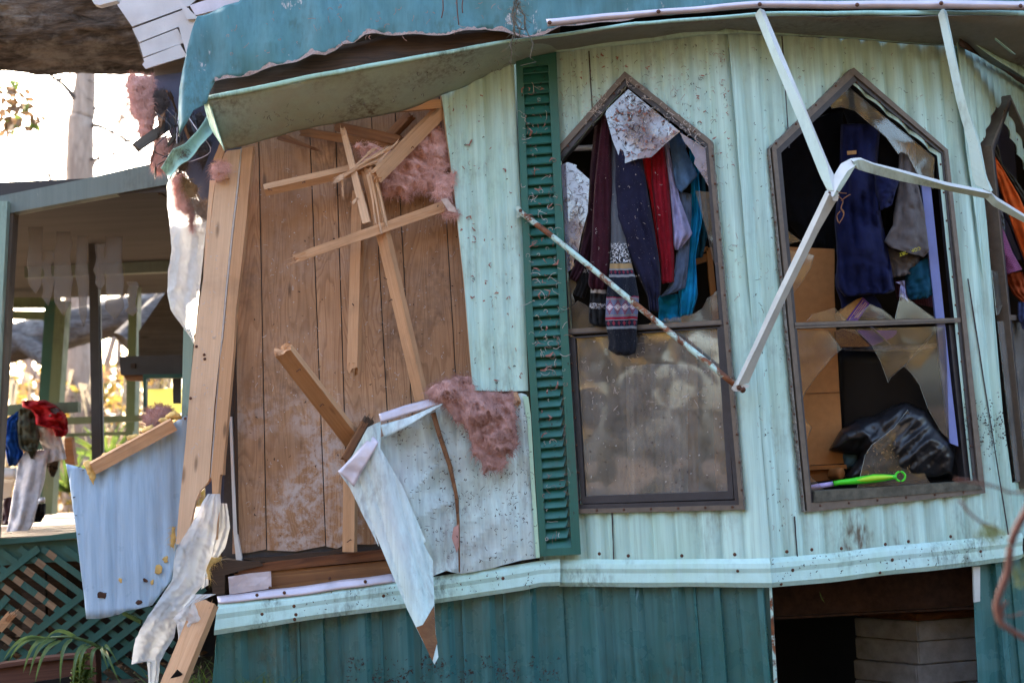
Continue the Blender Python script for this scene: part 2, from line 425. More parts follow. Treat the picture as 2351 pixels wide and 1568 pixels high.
def m_paint(name, base, dark, rough=.45, streak=.5, grime=(.10, .10, .08), grimeamt=.35, rust=0.0, speck=.5, algae=None, chip=None, wood_emboss=True):
    """painted sheet metal, weathered: streaks that run down, grime in patches, specks"""
    b = NB(name); po = b.co('pos')
    st = b.noise(b.co('pos', (26, 26, .9)), 1, 5, .6); st2 = b.noise(b.co('pos', (75, 75, 2.2)), 1, 3)
    c = b.mix(b.ramp(st, (.38, 0), (.68, streak)), base, dark)
    c = b.mix(b.ramp(st2, (.5, 0), (.75, streak * .55)), c, tuple(x * .72 for x in dark))
    if algae:
        al = b.math('MULTIPLY', b.ramp(b.noise(po, 1.3, 3), (.42, 0), (.62, 1)), b.ramp(b.noise(b.co('pos', (14, 14, 3)), 1, 4), (.3, .2), (.7, .9)))
        c = b.mix(b.math('MULTIPLY', al, .55), c, algae)
    g = b.math('MULTIPLY', b.ramp(b.noise(po, 2.1, 5, .65), (.5, 0), (.68, 1)), b.ramp(b.noise(b.co('pos', (40, 40, 12)), 1, 5, .7), (.42, 0), (.62, 1)))
    c = b.mix(b.math('MULTIPLY', g, grimeamt * 2), c, grime)
    if rust:
        rr = b.math('MULTIPLY', b.ramp(b.noise(b.co('pos', (5, 5, 2.4)), 1, 4, .6), (.56, 0), (.66, 1)), b.ramp(b.noise(b.co('pos', (30, 30, 10)), 1, 4), (.4, 0), (.6, 1)))
        rr = b.math('MULTIPLY', rr, b.ramp(b.math('DIVIDE', b.sep(po)[2], 4.0), (.2, 1), (.285, 0)))
        rr = b.math('MULTIPLY', rr, b.ramp(b.math('DIVIDE', b.sep(po)[0], 4.0), (.3, 0), (.36, 1)))
        c = b.mix(b.math('MULTIPLY', rr, rust), c, (.10, .065, .035))
    sp = b.ramp(b.vor(b.co('pos', (1, 1, .7)), 70), (.06, 1), (.11, 0))
    sp = b.math('MULTIPLY', sp, b.ramp(b.noise(po, 6, 3), (.5, 0), (.6, 1)))
    c = b.mix(b.math('MULTIPLY', sp, speck), c, (.035, .022, .018))
    if chip:
        ch = b.math('MULTIPLY', b.ramp(b.noise(b.co('pos', (9, 9, 5)), 1, 6, .7), (.63, 0), (.66, 1)), b.ramp(b.noise(b.co('pos', (160, 160, 6)), 1, 2), (.4, 0), (.55, 1)))
        c = b.mix(b.math('MULTIPLY', ch, .8), c, chip)
    hg = b.noise(b.co('pos', (90, 90, 3)), 1, 3); dent = b.noise(po, 5, 2)
    b.bump(b.math('ADD', b.math('MULTIPLY', hg, .15), dent), .35, .006)
    return b.fin(c, b.ramp(b.noise(po, 9, 3), (.3, rough - .1), (.7, rough + .18)), 0, .45)
def m_wood(name, light, dark, scale=1.0, stain=0, mold=0.0, rough=.75, axis='X', contrast=1.0, grime=.25, cathed=False):
    b = NB(name); al = .07 if cathed else .10; off = b.n('ShaderNodeVectorMath', operation='ADD'); rv = b.math('MULTIPLY', b.rand(), 37.0)
    cb = b.n('ShaderNodeCombineXYZ'); b.l(rv, cb.inputs[0]); b.l(rv, cb.inputs[1]); b.l(rv, cb.inputs[2]); b.l(b.tc.outputs['Object'], off.inputs[0]); b.l(cb.outputs[0], off.inputs[1])
    def mp(sx, sy, sz):
        q = b.n('ShaderNodeMapping'); q.inputs['Scale'].default_value = (sx, sy, sz); b.l(off.outputs[0], q.inputs[0]); return q.outputs[0]
    if cathed:
        f0 = b.noise(mp(.55, 4.2, 4.2), 1.6, 2, .4, .6)
        g = b.math('FRACT', b.math('MULTIPLY', f0, 22.0)); g = b.ramp(g, (0, .0), (.45, .12), (.78, .95), (.9, 1), (1, .05))
    else:
        g = b.ramp(b.noise(mp(.8 * scale, 26 * scale, 26 * scale), 1, 5, .6, .25), (.35, 0), (.68, .8))
        f1_ = b.math('FRACT', b.math('MULTIPLY', b.noise(mp(.45, 7, 7), 1.3, 2, .4, .4), 9.0)); g = b.math('ADD', g, b.ramp(f1_, (0, 0), (.6, .12), (.9, .45), (1, 0)))
    fib = b.noise(mp(3, 150, 150), 1, 3, .6)
    c = b.mix(b.math('MULTIPLY', g, contrast), light, dark); c = b.mix(b.ramp(fib, (.35, .0), (.75, .45)), c, tuple(x * .7 for x in dark))
    big = b.noise(mp(2, 5, 5), 1, 4); c = b.mix(b.ramp(big, (.45, 0), (.75, .35)), c, tuple(x * .62 for x in dark))
    c = b.mix(b.math('MULTIPLY', b.rand(), .38), c, tuple(x * .8 for x in dark))
    kn = b.ramp(b.vor(mp(2.2, 9, 9), 1.1), (.05, 1), (.13, 0)); c = b.mix(b.math('MULTIPLY', kn, .75), c, tuple(x * .3 for x in dark))
    po = b.co('pos'); sp = b.ramp(b.vor(po, 95), (.05, 1), (.10, 0)); sp = b.math('MULTIPLY', sp, b.ramp(b.noise(po, 9, 3), (.5, 0), (.62, 1))); c = b.mix(b.math('MULTIPLY', sp, .7), c, (.05, .03, .02))
    if grime:
        gm = b.ramp(b.noise(po, 3.5, 5, .65), (.5, 0), (.72, grime)); c = b.mix(gm, c, (.06, .04, .03))
    if mold:
        z = b.sep(po); big = b.noise(po, 1.55, 2, .5); fine = b.noise(po, 15, 6, .75, .3)
        zz = b.ramp(b.math('DIVIDE', z[2], 4.0), (.17, 1), (.30, .85), (.42, .15), (.6, .10))
        mk = b.math('MULTIPLY', b.ramp(big, (.38, 0), (.52, 1)), zz); mk = b.math('MULTIPLY', mk, b.ramp(fine, (.44, 0), (.58, 1)))
        c = b.mix(b.math('MULTIPLY', mk, mold), c, (.50, .43, .40))
        dk = b.math('MULTIPLY', b.ramp(b.noise(po, 2.3, 3, .5), (.5, 0), (.68, 1)), b.ramp(b.noise(po, 24, 5, .7), (.35, 0), (.6, 1))); c = b.mix(b.math('MULTIPLY', dk, .45), c, (.05, .035, .03))
        fz = b.ramp(b.noise(po, 60, 3, .7), (.69, 0), (.74, 1)); c = b.mix(b.math('MULTIPLY', fz, .35), c, (.5, .45, .42))
    b.bump(b.math('ADD', b.math('MULTIPLY', g, .5), fib), .25, .003)
    return b.fin(c, rough, 0, .3)
def m_plain(name, col, rough=.6, var=.25, scale=9, bump=.15, metal=0, spec=.4, speck=0.0, speckc=(.05, .03, .02), bscale=60):
    b = NB(name); po = b.co('pos')
    c = b.mix(b.ramp(b.noise(po, scale, 5, .6), (.3, 0), (.72, 1)), col, tuple(x * (1 - var) for x in col))
    if speck:
        sp = b.ramp(b.vor(po, 80), (.07, 1), (.12, 0)); sp = b.math('MULTIPLY', sp, b.ramp(b.noise(po, 7, 3), (.45, 0), (.55, 1))); c = b.mix(b.math('MULTIPLY', sp, speck), c, speckc)
    b.bump(b.noise(po, bscale, 4), bump, .003); return b.fin(c, rough, metal, spec)
def m_cloth(name, col, kind='plain', rough=.95, col2=None, sheen=.06):
    b = NB(name); uv = b.co('uv')
    wv = b.math('ADD', b.wave(b.co('pos', (1, 1, 1)), 190, 0, 0, 1, 'Z'), b.wave(b.co('pos'), 190, 0, 0, 1, 'X'))
    c = b.mix(b.ramp(b.noise(b.co('pos'), 25, 5, .6), (.3, 0), (.75, 1)), col, tuple(x * .62 for x in col)); h = wv; st = .2; dd = .002
    if kind == 'knit':
        h = b.noise(b.co('pos'), 90, 4); st = .35; dd = .004
        lint = b.ramp(b.noise(b.co('pos'), 160, 2, .7), (.70, 0), (.74, 1)); c = b.mix(b.math('MULTIPLY', lint, .5), c, (.5, .42, .42))
    if kind == 'plaid':
        s = b.sep(uv)
        la = b.math('GREATER_THAN', b.math('FRACT', b.math('MULTIPLY', s[0], 16)), .72); lb = b.math('GREATER_THAN', b.math('FRACT', b.math('MULTIPLY', s[1], 44)), .72)
        c = b.mix(b.math('MULTIPLY', la, .7), c, col2); c = b.mix(b.math('MULTIPLY', lb, .7), c, col2)
    if kind == 'fair':
        s = b.sep(uv); V = s[1]; Ux = b.math('MULTIPLY', s[0], 1)
        c = b.ramp(V, (0, (.10, .11, .13)), (.49, (.025, .027, .03)), (.56, (.36, .24, .11)), (.584, (.22, .23, .25)), (.59, (.012, .014, .035)), (.612, (.22, .23, .25)), (.622, (.011, .014, .024)), (.711, (.26, .012, .03)), (.717, (.12, .135, .22)), (.804, (.26, .012, .03)), (.814, (.20, .21, .24)), (.82, (.012, .013, .028)), (.846, (.18, .19, .21)), (.857, (.008, .009, .014)), interp='CONSTANT')
        pix = b.n('ShaderNodeTexVoronoi'); pix.inputs['Scale'].default_value = 1; b.l(b.co('uv', (34, 170, 1)), pix.inputs['Vector']); r1 = b.sep(pix.outputs['Color'])[0]
        def band(a, z): return b.math('MULTIPLY', b.math('GREATER_THAN', V, a), b.math('LESS_THAN', V, z))
        c = b.mix(b.math('MULTIPLY', band(.47, .56), b.math('GREATER_THAN', r1, .62)), c, (.6, .6, .62))
        fx = b.math('ABSOLUTE', b.math('SUBTRACT', b.math('FRACT', b.math('MULTIPLY', s[0], 4.2)), .5))
        def star(vc, hw, k, colr, cc):
            dv = b.math('ABSOLUTE', b.math('SUBTRACT', V, vc)); e = b.math('ADD', b.math('MULTIPLY', fx, k), b.math('MULTIPLY', dv, 1 / hw))
            z = b.math('ABSOLUTE', b.math('SUBTRACT', b.math('FRACT', b.math('MULTIPLY', e, 2.0)), .5)); return b.mix(b.math('MULTIPLY', b.math('LESS_THAN', e, 1.0), b.math('GREATER_THAN', z, .16)), cc, colr)
        c = star(.76, .034, 2.1, (.22, .012, .03), c); c = star(.76, .016, 2.1, (.62, .62, .68), c)
        fx = b.math('ABSOLUTE', b.math('SUBTRACT', b.math('FRACT', b.math('MULTIPLY', s[0], 6)), .5))
        c = star(.601, .010, 3.5, (.28, .03, .05), c); c = star(.833, .012, 3.5, (.28, .03, .05), c)
        dots = b.math('GREATER_THAN', b.math('FRACT', b.math('MULTIPLY', s[0], 22)), .5); c = b.mix(b.math('MULTIPLY', dots, b.math('ADD', band(.722, .727), band(.795, .80))), c, (.32, .22, .09))
        h = b.math('ADD', b.math('MULTIPLY', b.wave(b.co('uv', (1, 1, 1)), 7, 1.5, 2, 3, 'X'), .4), b.noise(b.co('pos'), 150, 3)); st = .7; dd = .007
        lint = b.ramp(b.noise(b.co('pos'), 130, 2, .7), (.68, 0), (.72, 1)); c = b.mix(b.math('MULTIPLY', lint, .5), c, (.45, .4, .4))
    if kind == 'band':   # dark knit cuff with a pale speckled band
        s = b.sep(uv); V = s[1]; pix = b.n('ShaderNodeTexVoronoi'); b.l(b.co('uv', (22, 60, 1)), pix.inputs['Vector']); pix.inputs['Scale'].default_value = 1; r1 = b.sep(pix.outputs['Color'])[0]
        k1 = b.math('MULTIPLY', b.math('MULTIPLY', b.math('GREATER_THAN', V, .36), b.math('LESS_THAN', V, .5)), b.math('GREATER_THAN', r1, .5)); c = b.mix(k1, c, (.6, .58, .6))
        c = b.mix(b.math('LESS_THAN', V, .1), c, (.42, .37, .33)); h = b.math('ADD', b.wave(uv, 16, 0, 0, 1, 'X'), b.noise(b.co('pos'), 140, 3)); st = .6; dd = .005
    b.bump(h, st, dd); b.p.inputs['Sheen Weight'].default_value = sheen; b.p.inputs['Sheen Roughness'].default_value = .5
    return b.fin(c, rough, 0, .15)
def m_glass(name, dust=.2, dust_sky_col=(.42, .41, .46), litter=.5, tint=(1, 1, 1), gl=.12, streaks=0.0):
    """old window glass: clear, reflecting, with litter and dust, or a painted sky reflection, lying on it"""
    b = NB(name); po = b.co('pos'); t = b.t; t.nodes.remove(b.p)
    tr = b.n('ShaderNodeBsdfTransparent'); tr.inputs[0].default_value = (*tint, 1)
    gs = b.n('ShaderNodeBsdfGlossy'); gs.inputs['Roughness'].default_value = .03
    fr = b.n('ShaderNodeFresnel'); fr.inputs[0].default_value = 1.52
    bp = b.n('ShaderNodeBump'); bp.inputs['Strength'].default_value = .15; bp.inputs['Distance'].default_value = .01; b.l(b.noise(po, 2.5, 2), bp.inputs['Height']); b.l(bp.outputs[0], gs.inputs['Normal'])
    m1 = b.n('ShaderNodeMixShader'); b.l(b.math('ADD', fr.outputs[0], gl), m1.inputs[0]); b.l(tr.outputs[0], m1.inputs[1]); b.l(gs.outputs[0], m1.inputs[2])
    df = b.n('ShaderNodeBsdfDiffuse')
    f = b.ramp(b.noise(po, 7, 5, .65), (.3, dust * .45), (.72, min(1, dust * 1.5)))
    if streaks: f = b.math('ADD', f, b.ramp(b.noise(b.co('pos', (45, 45, 1.1)), 1, 4), (.5, 0), (.7, streaks)))
    li = b.ramp(b.noise(b.co('pos', (1, 1, 1)), 42, 5, .7, 1.2), (.62, 0), (.66, 1)); li2 = b.ramp(b.vor(po, 75), (.07, 1), (.12, 0))
    lit = b.math('MULTIPLY', b.math('MAXIMUM', li, b.math('MULTIPLY', li2, b.ramp(b.noise(po, 8, 2), (.45, 0), (.55, 1)))), litter)
    b.l(b.mix(lit, dust_sky_col, (.10, .075, .06)), df.inputs[0])
    m2 = b.n('ShaderNodeMixShader'); b.l(b.math('MINIMUM', b.math('ADD', f, b.math('MULTIPLY', lit, .8)), .97), m2.inputs[0]); b.l(m1.outputs[0], m2.inputs[1]); b.l(df.outputs[0], m2.inputs[2])
    b.l(m2.outputs[0], b.out.inputs[0]); return b.m
def m_film(name, col=(.82, .83, .86), trans=.55, clear=.25, rough=.35):
    b = NB(name); b.fin(col, rough, 0, .5); po = b.co('pos')
    h = b.math('ADD', b.noise(po, 30, 5, .65, .5), b.math('MULTIPLY', b.wave(b.co('pos', (1, 1, .35)), 6, 6, 3, 1.5, 'X'), .6)); b.bump(h, .22, .006)
    tl = b.n('ShaderNodeBsdfTranslucent'); tl.inputs[0].default_value = (*col, 1); tp = b.n('ShaderNodeBsdfTransparent')
    a = b.n('ShaderNodeMixShader'); a.inputs[0].default_value = trans; b.l(b.p.outputs[0], a.inputs[1]); b.l(tl.outputs[0], a.inputs[2])
    c = b.n('ShaderNodeMixShader'); b.l(b.ramp(b.noise(po, 4, 3), (.35, clear * .8), (.7, clear * 1.15)), c.inputs[0]); b.l(a.outputs[0], c.inputs[1]); b.l(tp.outputs[0], c.inputs[2]); b.l(c.outputs[0], b.out.inputs[0]); return b.m
def m_leaf(name, a, c, trans=.5, rough=.5):
    b = NB(name); r = b.noise(b.co('pos'), 3.0, 3); r2 = b.noise(b.co('pos'), 23, 2)
    col = b.mix(b.ramp(b.math('ADD', b.math('MULTIPLY', r, .5), b.math('MULTIPLY', r2, .5)), (.35, 0), (.62, 1)), a, c); b.fin(col, rough, 0, .4)
    tl = b.n('ShaderNodeBsdfTranslucent'); b.l(col, tl.inputs[0]); mx = b.n('ShaderNodeMixShader'); mx.inputs[0].default_value = trans
    b.l(b.p.outputs[0], mx.inputs[1]); b.l(tl.outputs[0], mx.inputs[2]); b.l(mx.outputs[0], b.out.inputs[0]); return b.m
def m_bark(name, col, dark, lichen=(.30, .29, .27), sc_=(2.2, 9, 9), amt=.5):
    b = NB(name); g = b.noise(b.co('pos', sc_), 1.6, 6, .68, .6); v = b.vor(b.co('pos', sc_), 1.4, 'DISTANCE_TO_EDGE')
    c = b.mix(b.ramp(g, (.35, 0), (.65, 1)), dark, col); c = b.mix(b.ramp(v, (0, .35), (.10, 0)), c, tuple(x * .5 for x in dark))
    c = b.mix(b.math('MULTIPLY', b.ramp(b.noise(b.co('pos'), 3, 5, .7), (.52, 0), (.64, 1)), amt), c, lichen)
    b.bump(b.math('ADD', g, b.math('MULTIPLY', b.noise(b.co('pos', (sc_[0] * 2, sc_[1] * 3, sc_[2] * 3)), 1.5, 5, .7), .5)), .9, .05); return b.fin(c, .95, 0, .2)
MINT = (.40, .64, .585)
siding = m_paint('mint_siding', (.505, .715, .655), (.29, .44, .40), .5, .8, (.15, .16, .13), .3, rust=.95, speck=.3, algae=(.31, .51, .37))
siding2 = m_paint('mint_siding_torn', (.56, .71, .69), (.34, .44, .44), .42, .7, (.16, .13, .13), .4, speck=.5, algae=(.44, .40, .42))
trimm = m_paint('mint_trim', (.47, .68, .64), (.34, .50, .47), .45, .35, (.06, .08, .06), .6, speck=.6, algae=(.30, .47, .28))
trimd = m_paint('mint_fascia', (.36, .57, .49), (.25, .42, .35), .5, .35, (.08, .10, .06), .5, speck=.5, algae=(.25, .38, .18))
soffm = m_paint('soffit_paint', (.30, .38, .31), (.20, .25, .20), .6, .2, (.10, .085, .06), .55, speck=.8, algae=(.28, .24, .18))
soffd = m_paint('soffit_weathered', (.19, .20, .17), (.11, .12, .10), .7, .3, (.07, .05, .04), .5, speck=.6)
roofm = m_paint('blue_roof_metal', (.060, .180, .200), (.034, .115, .125), .42, .75, (.03, .07, .05), .6, speck=.4, algae=(.035, .125, .10), chip=(.52, .44, .40))
bluem = m_paint('pale_blue_sheet', (.33, .45, .57), (.22, .32, .43), .36, .7, (.30, .36, .40), .2, speck=.35)
skirtm = m_paint('teal_skirting', (.052, .160, .165), (.020, .088, .085), .28, .85, (.05, .06, .035), .35, speck=.35, algae=(.03, .115, .085))  # wear streaks and algae tone also stand in for broad sky reflections
shutm = m_paint('shutter_green', (.020, .120, .095), (.012, .085, .068), .42, .3, (.06, .08, .06), .35, speck=.4)
shutl = shutm
framem = m_plain('bronze_frame', (.155, .122, .095), .5, .35, 25, .2, 0, .4, .5)
sashm = m_plain('dark_sash', (.045, .042, .048), .45, .35, 20, .15, 0, .4, .3, (.3, .25, .22))
alum = m_plain('pale_aluminium', (.56, .51, .57), .4, .25, 10, .1, .35, .5, .4)
screwm = m_plain('rusty_screw', (.11, .045, .025), .6, .4, 60, .2, .3)
pine = m_wood('pine_stud', (.62, .36, .195), (.43, .22, .105), 1.0, grime=.3, contrast=.6)
pinel = m_wood('pale_pine_board', (.76, .52, .34), (.60, .37, .22), .8, grime=.22, contrast=.5)
pined = m_wood('dark_pine', (.30, .145, .06), (.16, .065, .028), 1.0, grime=.35)  # pine of a darker brown
sillm = m_wood('red_brown_sill', (.23, .085, .03), (.09, .03, .012), 1.3, grime=.4)
rotm = m_wood('rotten_wood', (.10, .055, .03), (.03, .018, .012), 1.5, grime=.6)
panelm = m_wood('wood_panelling', (.50, .285, .155), (.25, .12, .055), 1.0, mold=.9, rough=.6, contrast=.55, grime=.18, cathed=True)
greyw = m_wood('grey_weathered_wood', (.20, .16, .125), (.10, .08, .06), 1.0, grime=.4)
deckm = m_wood('deck_board', (.34, .25, .17), (.19, .13, .085), 1.2, grime=.4)
insul = m_plain('pink_fibreglass', (.70, .40, .345), 1.0, .35, 16, .5, 0, .05, .5, (.10, .06, .05), 45)
insuld = m_plain('dirty_fibreglass', (.50, .285, .25), 1.0, .45, 14, .6, 0, .05, .8, (.06, .04, .035), 40)
foamm = m_plain('yellow_foam', (.68, .44, .15), .9, .45, 20, .8, 0, .2, .4, (.15, .09, .04), 35)
film = m_film('plastic_sheet', (.80, .82, .84), .62, .52, .16); film2 = m_film('peeling_film', (.20, .18, .17), .4, .55, .6)
glasst = m_glass('litter_sky_tint_glass', .45, (.40, .41, .54), .85)  # lavender dust colour is the sky's reflection painted on; litter lies over it
glassl = m_glass('dusty_glass', .12, (.34, .31, .28), .3, gl=-.01)
glassb = m_glass('clear_broken_glass', .075, (.36, .34, .31), .10, gl=-.02)
glassw = m_glass('lower_pane', .24, (.38, .355, .33), .3, gl=.09, streaks=.08)
gedge = m_plain('glass_edge', (.50, .56, .53), .2, .2, 20, .05, 0, .6); caulk = m_plain('old_caulk', (.26, .24, .21), .9, .7, 60, .8)
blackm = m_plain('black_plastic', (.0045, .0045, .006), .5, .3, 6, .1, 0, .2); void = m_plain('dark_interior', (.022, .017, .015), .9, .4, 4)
bagm = m_plain('bin_bag', (.013, .013, .016), .36, .4, 9, .3, 0, .4, .35, (.14, .11, .09), 12)
orangem = m_plain('fibreboard', (.41, .185, .065), .8, .18, 30, .1, 0, .2, .35)
orangew = m_wood('orange_pine', (.42, .175, .04), (.27, .09, .02), .8, grime=.2)
bluebm = m_plain('lavender_blue_paint', (.17, .21, .47), .5, .2, 9, .1, 0, .4, .4)
bookp = m_plain('purple_cover', (.075, .012, .24), .4, .15); pagem = m_plain('book_pages', (.42, .23, .085), .9, .3, 70); goldm = m_plain('gold_print', (.62, .36, .22), .6, .1)
ob = NB('brown_filigree_cover'); fil = ob.ramp(ob.noise(ob.co('pos'), 110, 3, .6, 2.5), (.46, 0), (.49, 1), (.53, 1), (.56, 0)); oldbook = ob.fin(ob.mix(fil, (.075, .018, .010), (.30, .15, .03)), .5)
greenp = m_plain('lime_plastic', (.06, .62, .02), .35, .1, 5, .05); limeg = m_plain('lime_grip', (.40, .72, .03), .5, .2, 5, .05, speck=.5); shaftm = m_plain('lavender_shaft', (.42, .34, .62), .35, .15)
rustm = NB('rusty_pipe'); _p = rustm.co('pos'); _f = rustm.ramp(rustm.noise(rustm.co('pos', (9, 9, 9)), 1, 6, .7, .5), (.44, 0), (.52, 1)); _c = rustm.mix(rustm.ramp(rustm.noise(_p, 30, 4), (.3, 0), (.7, 1)), (.24, .075, .02), (.09, .03, .012))
rustm.bump(rustm.math('ADD', _f, rustm.noise(_p, 120, 3)), .4, .003); rustm = rustm.fin(rustm.mix(_f, (.44, .62, .56), _c), .65)
armm = m_paint('awning_arm_paint', (.46, .57, .52), (.35, .46, .40), .4, .3, (.14, .15, .12), .4, speck=.5, algae=(.30, .42, .26)); armw = m_plain('awning_arm_lit_white', (.56, .575, .55), .4, .2, 10, .1, .1, .4, .5, (.12, .09, .07))  # white arm copy puts the light on the folded edges into the colour
beamr = m_plain('rusty_steel', (.075, .034, .020), .85, .55, 22, .5, .1, .3); conc = m_plain('concrete', (.34, .325, .32), .95, .4, 14, .5, 0, .2, .8, (.03, .025, .02))
barkm = m_bark('tree_bark', (.23, .185, .155), (.045, .036, .030), (.34, .31, .28), (2.6, 11, 11), .7); barkg = m_bark('grey_bark', (.17, .15, .14), (.07, .06, .055)); barkf = m_bark('haze_pale_bark', (.50, .37, .28), (.34, .24, .18), (.5, .42, .36), (9, 9, 1.5), .3)  # pale bark: far trunks lightened in colour to stand in for haze
twigm = m_plain('red_brown_twig', (.115, .045, .032), .8, .4, 30, .4); branchm = m_plain('dark_branch', (.10, .07, .05), .9, .4, 12, .4)
leafg = m_leaf('golden_leaf', (.30, .17, .035), (.13, .12, .03), .55); leafb = m_leaf('brown_leaf', (.20, .11, .05), (.10, .065, .04), .4); leafr = m_leaf('green_leaf', (.045, .10, .02), (.13, .16, .03), .45); palml = m_leaf('palm_leaf', (.055, .12, .035), (.10, .16, .06), .35, .4)
mossm = m_leaf('hanging_moss', (.27, .23, .18), (.17, .15, .11), .4, .9)
porchm = m_paint('porch_green_paint', (.115, .155, .085), (.075, .10, .055), .6, .4, (.06, .07, .05), .4, chip=(.24, .19, .13)); porchf = m_paint('porch_fascia_paint', (.15, .185, .165), (.10, .13, .115), .55, .4, (.08, .09, .07), .4, chip=(.30, .30, .27)); mintp = m_paint('pale_green_post', (.24, .34, .28), (.16, .25, .20), .5, .4, (.10, .12, .09), .4)
lattm = m_paint('lattice_green', (.016, .078, .060), (.010, .052, .042), .55, .3, (.06, .07, .05), .3, speck=.5); bare = m_wood('bare_lath', (.33, .21, .12), (.20, .12, .065), 2, grime=.2)
plym = NB('plywood_ceiling'); _p = plym.co('pos'); plym = plym.fin(plym.mix(plym.ramp(plym.noise(plym.co('pos', (1.2, 7, 1)), 1.2, 5, .6), (.35, 0), (.7, 1)), (.056, .051, .049), (.034, .031, .030)), .9)
greym = m_plain('charcoal_metal', (.055, .052, .055), .6, .3, 8); vinylw = m_plain('white_vinyl', (.60, .575, .57), .5, .18, 8, .1, 0, .4, .55, (.16, .12, .09)); navyw = m_plain('slate_blue_sheathing', (.075, .080, .125), .8, .4, 5, .3, speck=.5, speckc=(.25, .22, .2))
terra = m_wood('red_brown_planter', (.135, .055, .035), (.075, .03, .02), 1, grime=.4); whitep = m_plain('white_enamel', (.62, .60, .58), .3, .15, 5); maroonb = m_plain('dark_maroon_bag', (.035, .010, .016), .7, .4)
_y = NB('yellow_translucent_plastic'); _y.fin((.8, .77, .42), .4); _t = _y.n('ShaderNodeBsdfTranslucent'); _t.inputs[0].default_value = (.9, .87, .42, 1); _mx = _y.n('ShaderNodeMixShader'); _mx.inputs[0].default_value = .75; _y.l(_y.p.outputs[0], _mx.inputs[1]); _y.l(_t.outputs[0], _mx.inputs[2]); _y.l(_mx.outputs[0], _y.out.inputs[0]); yellowm = _y.m
curtm = m_film('sheer_curtain', (.62, .56, .52), .3, .10, .9)
soil = m_plain('soil_and_litter', (.085, .060, .042), 1, .6, 5, .9, 0, .1, .8, (.20, .13, .06), 30)
drk = m_plain('brown_litter', (.05, .024, .018), .9, .4, 80); pnk = m_plain('pink_litter', (.36, .17, .14), 1, .4, 80); 
# ------------------------------------------------------------------ ground
def ground():
    ax = [-400, -120, -40, -20] + [-12 + i * .4 for i in range(61)] + [20, 40, 120, 400]
    vs = []; n = len(ax)
    for j in ax:
        for i in ax:
            z = .07 * N((i, j, 0), .6) + .03 * N((i, j, 0), 2.5) if abs(i) < 15 and abs(j) < 15 else 0
            if i > -1.1 and .15 < j < 3: z -= .45
            if i < -1.0 and j > .2: z += .10 * min(1, (-1.0 - i)) * min(1, j)
            vs.append((i, j, z - .02))
    fs = [[j * n + i, j * n + i + 1, (j + 1) * n + i + 1, (j + 1) * n + i] for j in range(n - 1) for i in range(n - 1)]
    return mesh('ground', vs, fs, soil, smooth=True, kind='structure')
ground()

# ------------------------------------------------------------------ the mobile home
HOME = empty('mobile_home', (0.4, 1.2, 0), label='mint green mobile home with broken pointed windows and a torn open wall', cat='mobile home')
def rib(per, amp, pw=.6, dent=.004, ph=0.0, ds=3.0):
    return lambda u, v: amp * (.5 - .5 * math.cos(2 * math.pi * ((u + ph) / per))) ** pw + dent * FR((u, v, ph), ds)
w1o = zI(592, 105, 1012, 440) + zJ(1405, 1268, 430, 1290) + zI(250, 490)
w1m = zI(594, 140, 997, 458) + zJ(1378, 1240, 438, 1264) + zI(260, 520)
w1i = zI(596, 173, 983, 472) + zJ(1352, 1213, 447, 1238) + zI(272, 545)
w2o = zK(625, 95, 1125, 530) + zL(1455, 1172, 415, 1283) + zK(190, 515)
w2m = zK(628, 135, 1108, 540) + zL(1420, 1150, 438, 1230) + zK(213, 530)
w2i = zK(632, 172, 1090, 550) + zL(1385, 1105, 440, 1180) + zK(238, 547)
w3o = zR(178, 75, 345, 440) + [(2440, 520), (2500, 1075)] + zS(372, 240) + zR(52, 395)
w3m = zR(180, 100, 345, 470) + [(2435, 540), (2490, 1060)] + zS(375, 222) + zR(62, 410)
w3i = zR(182, 125, 345, 500) + [(2430, 560), (2480, 1045)] + zS(378, 205) + zR(74, 425)
def inset(p, k=.985):
    cx = sum(a for a, b in p) / len(p); cy = sum(b for a, b in p) / len(p); return [(cx + (a - cx) * k, cy + (b - cy) * k) for a, b in p]
f1 = [(1176, 112), (1276, 95), (1464, 75), (1668, 50), (1720, 680), (1772, 1300), (1500, 1302), (1240, 1305)]
f2 = [(1668, 50), (1905, 62), (2203, 85), (2268, 690), (2333, 1252), (2050, 1275), (1772, 1300), (1720, 680)]
f3 = [(2203, 85), (2285, 135), (2360, 185), (2440, 245), (2520, 1170), (2420, 1215), (2333, 1252), (2268, 690)]
sheet('siding_panel', f1, P1, siding, HOME, holes=[inset(w1m)], ucut=.0096, vcut=.12, prof=rib(.115, .021, .40, .004), off=-.014)
sheet('siding_panel', f2, P2, siding, HOME, holes=[inset(w2m)], ucut=.0096, vcut=.12, prof=rib(.115, .021, .40, .004, .03), off=-.014)
sheet('siding_panel', f3, P3, siding, HOME, holes=[inset(w3m)], ucut=.0096, vcut=.15, prof=rib(.115, .018, .40, .003, .05), off=-.030)
# seams where two lengths of siding overlap
for nm, a, b, pl in (('seam', (1352, 118), (1362, 290), P1), ('seam', (1795, 84), (1812, 340), P2), ('seam', (1824, 1185), (1832, 1296), P2), ('seam', (1405, 1172), (1409, 1285), P1), ('seam', (2222, 640), (2318, 1246), P2)):
    beam(nm, pl.at(a, .012), pl.at(b, .012), .006, .004, sashm, HOME)
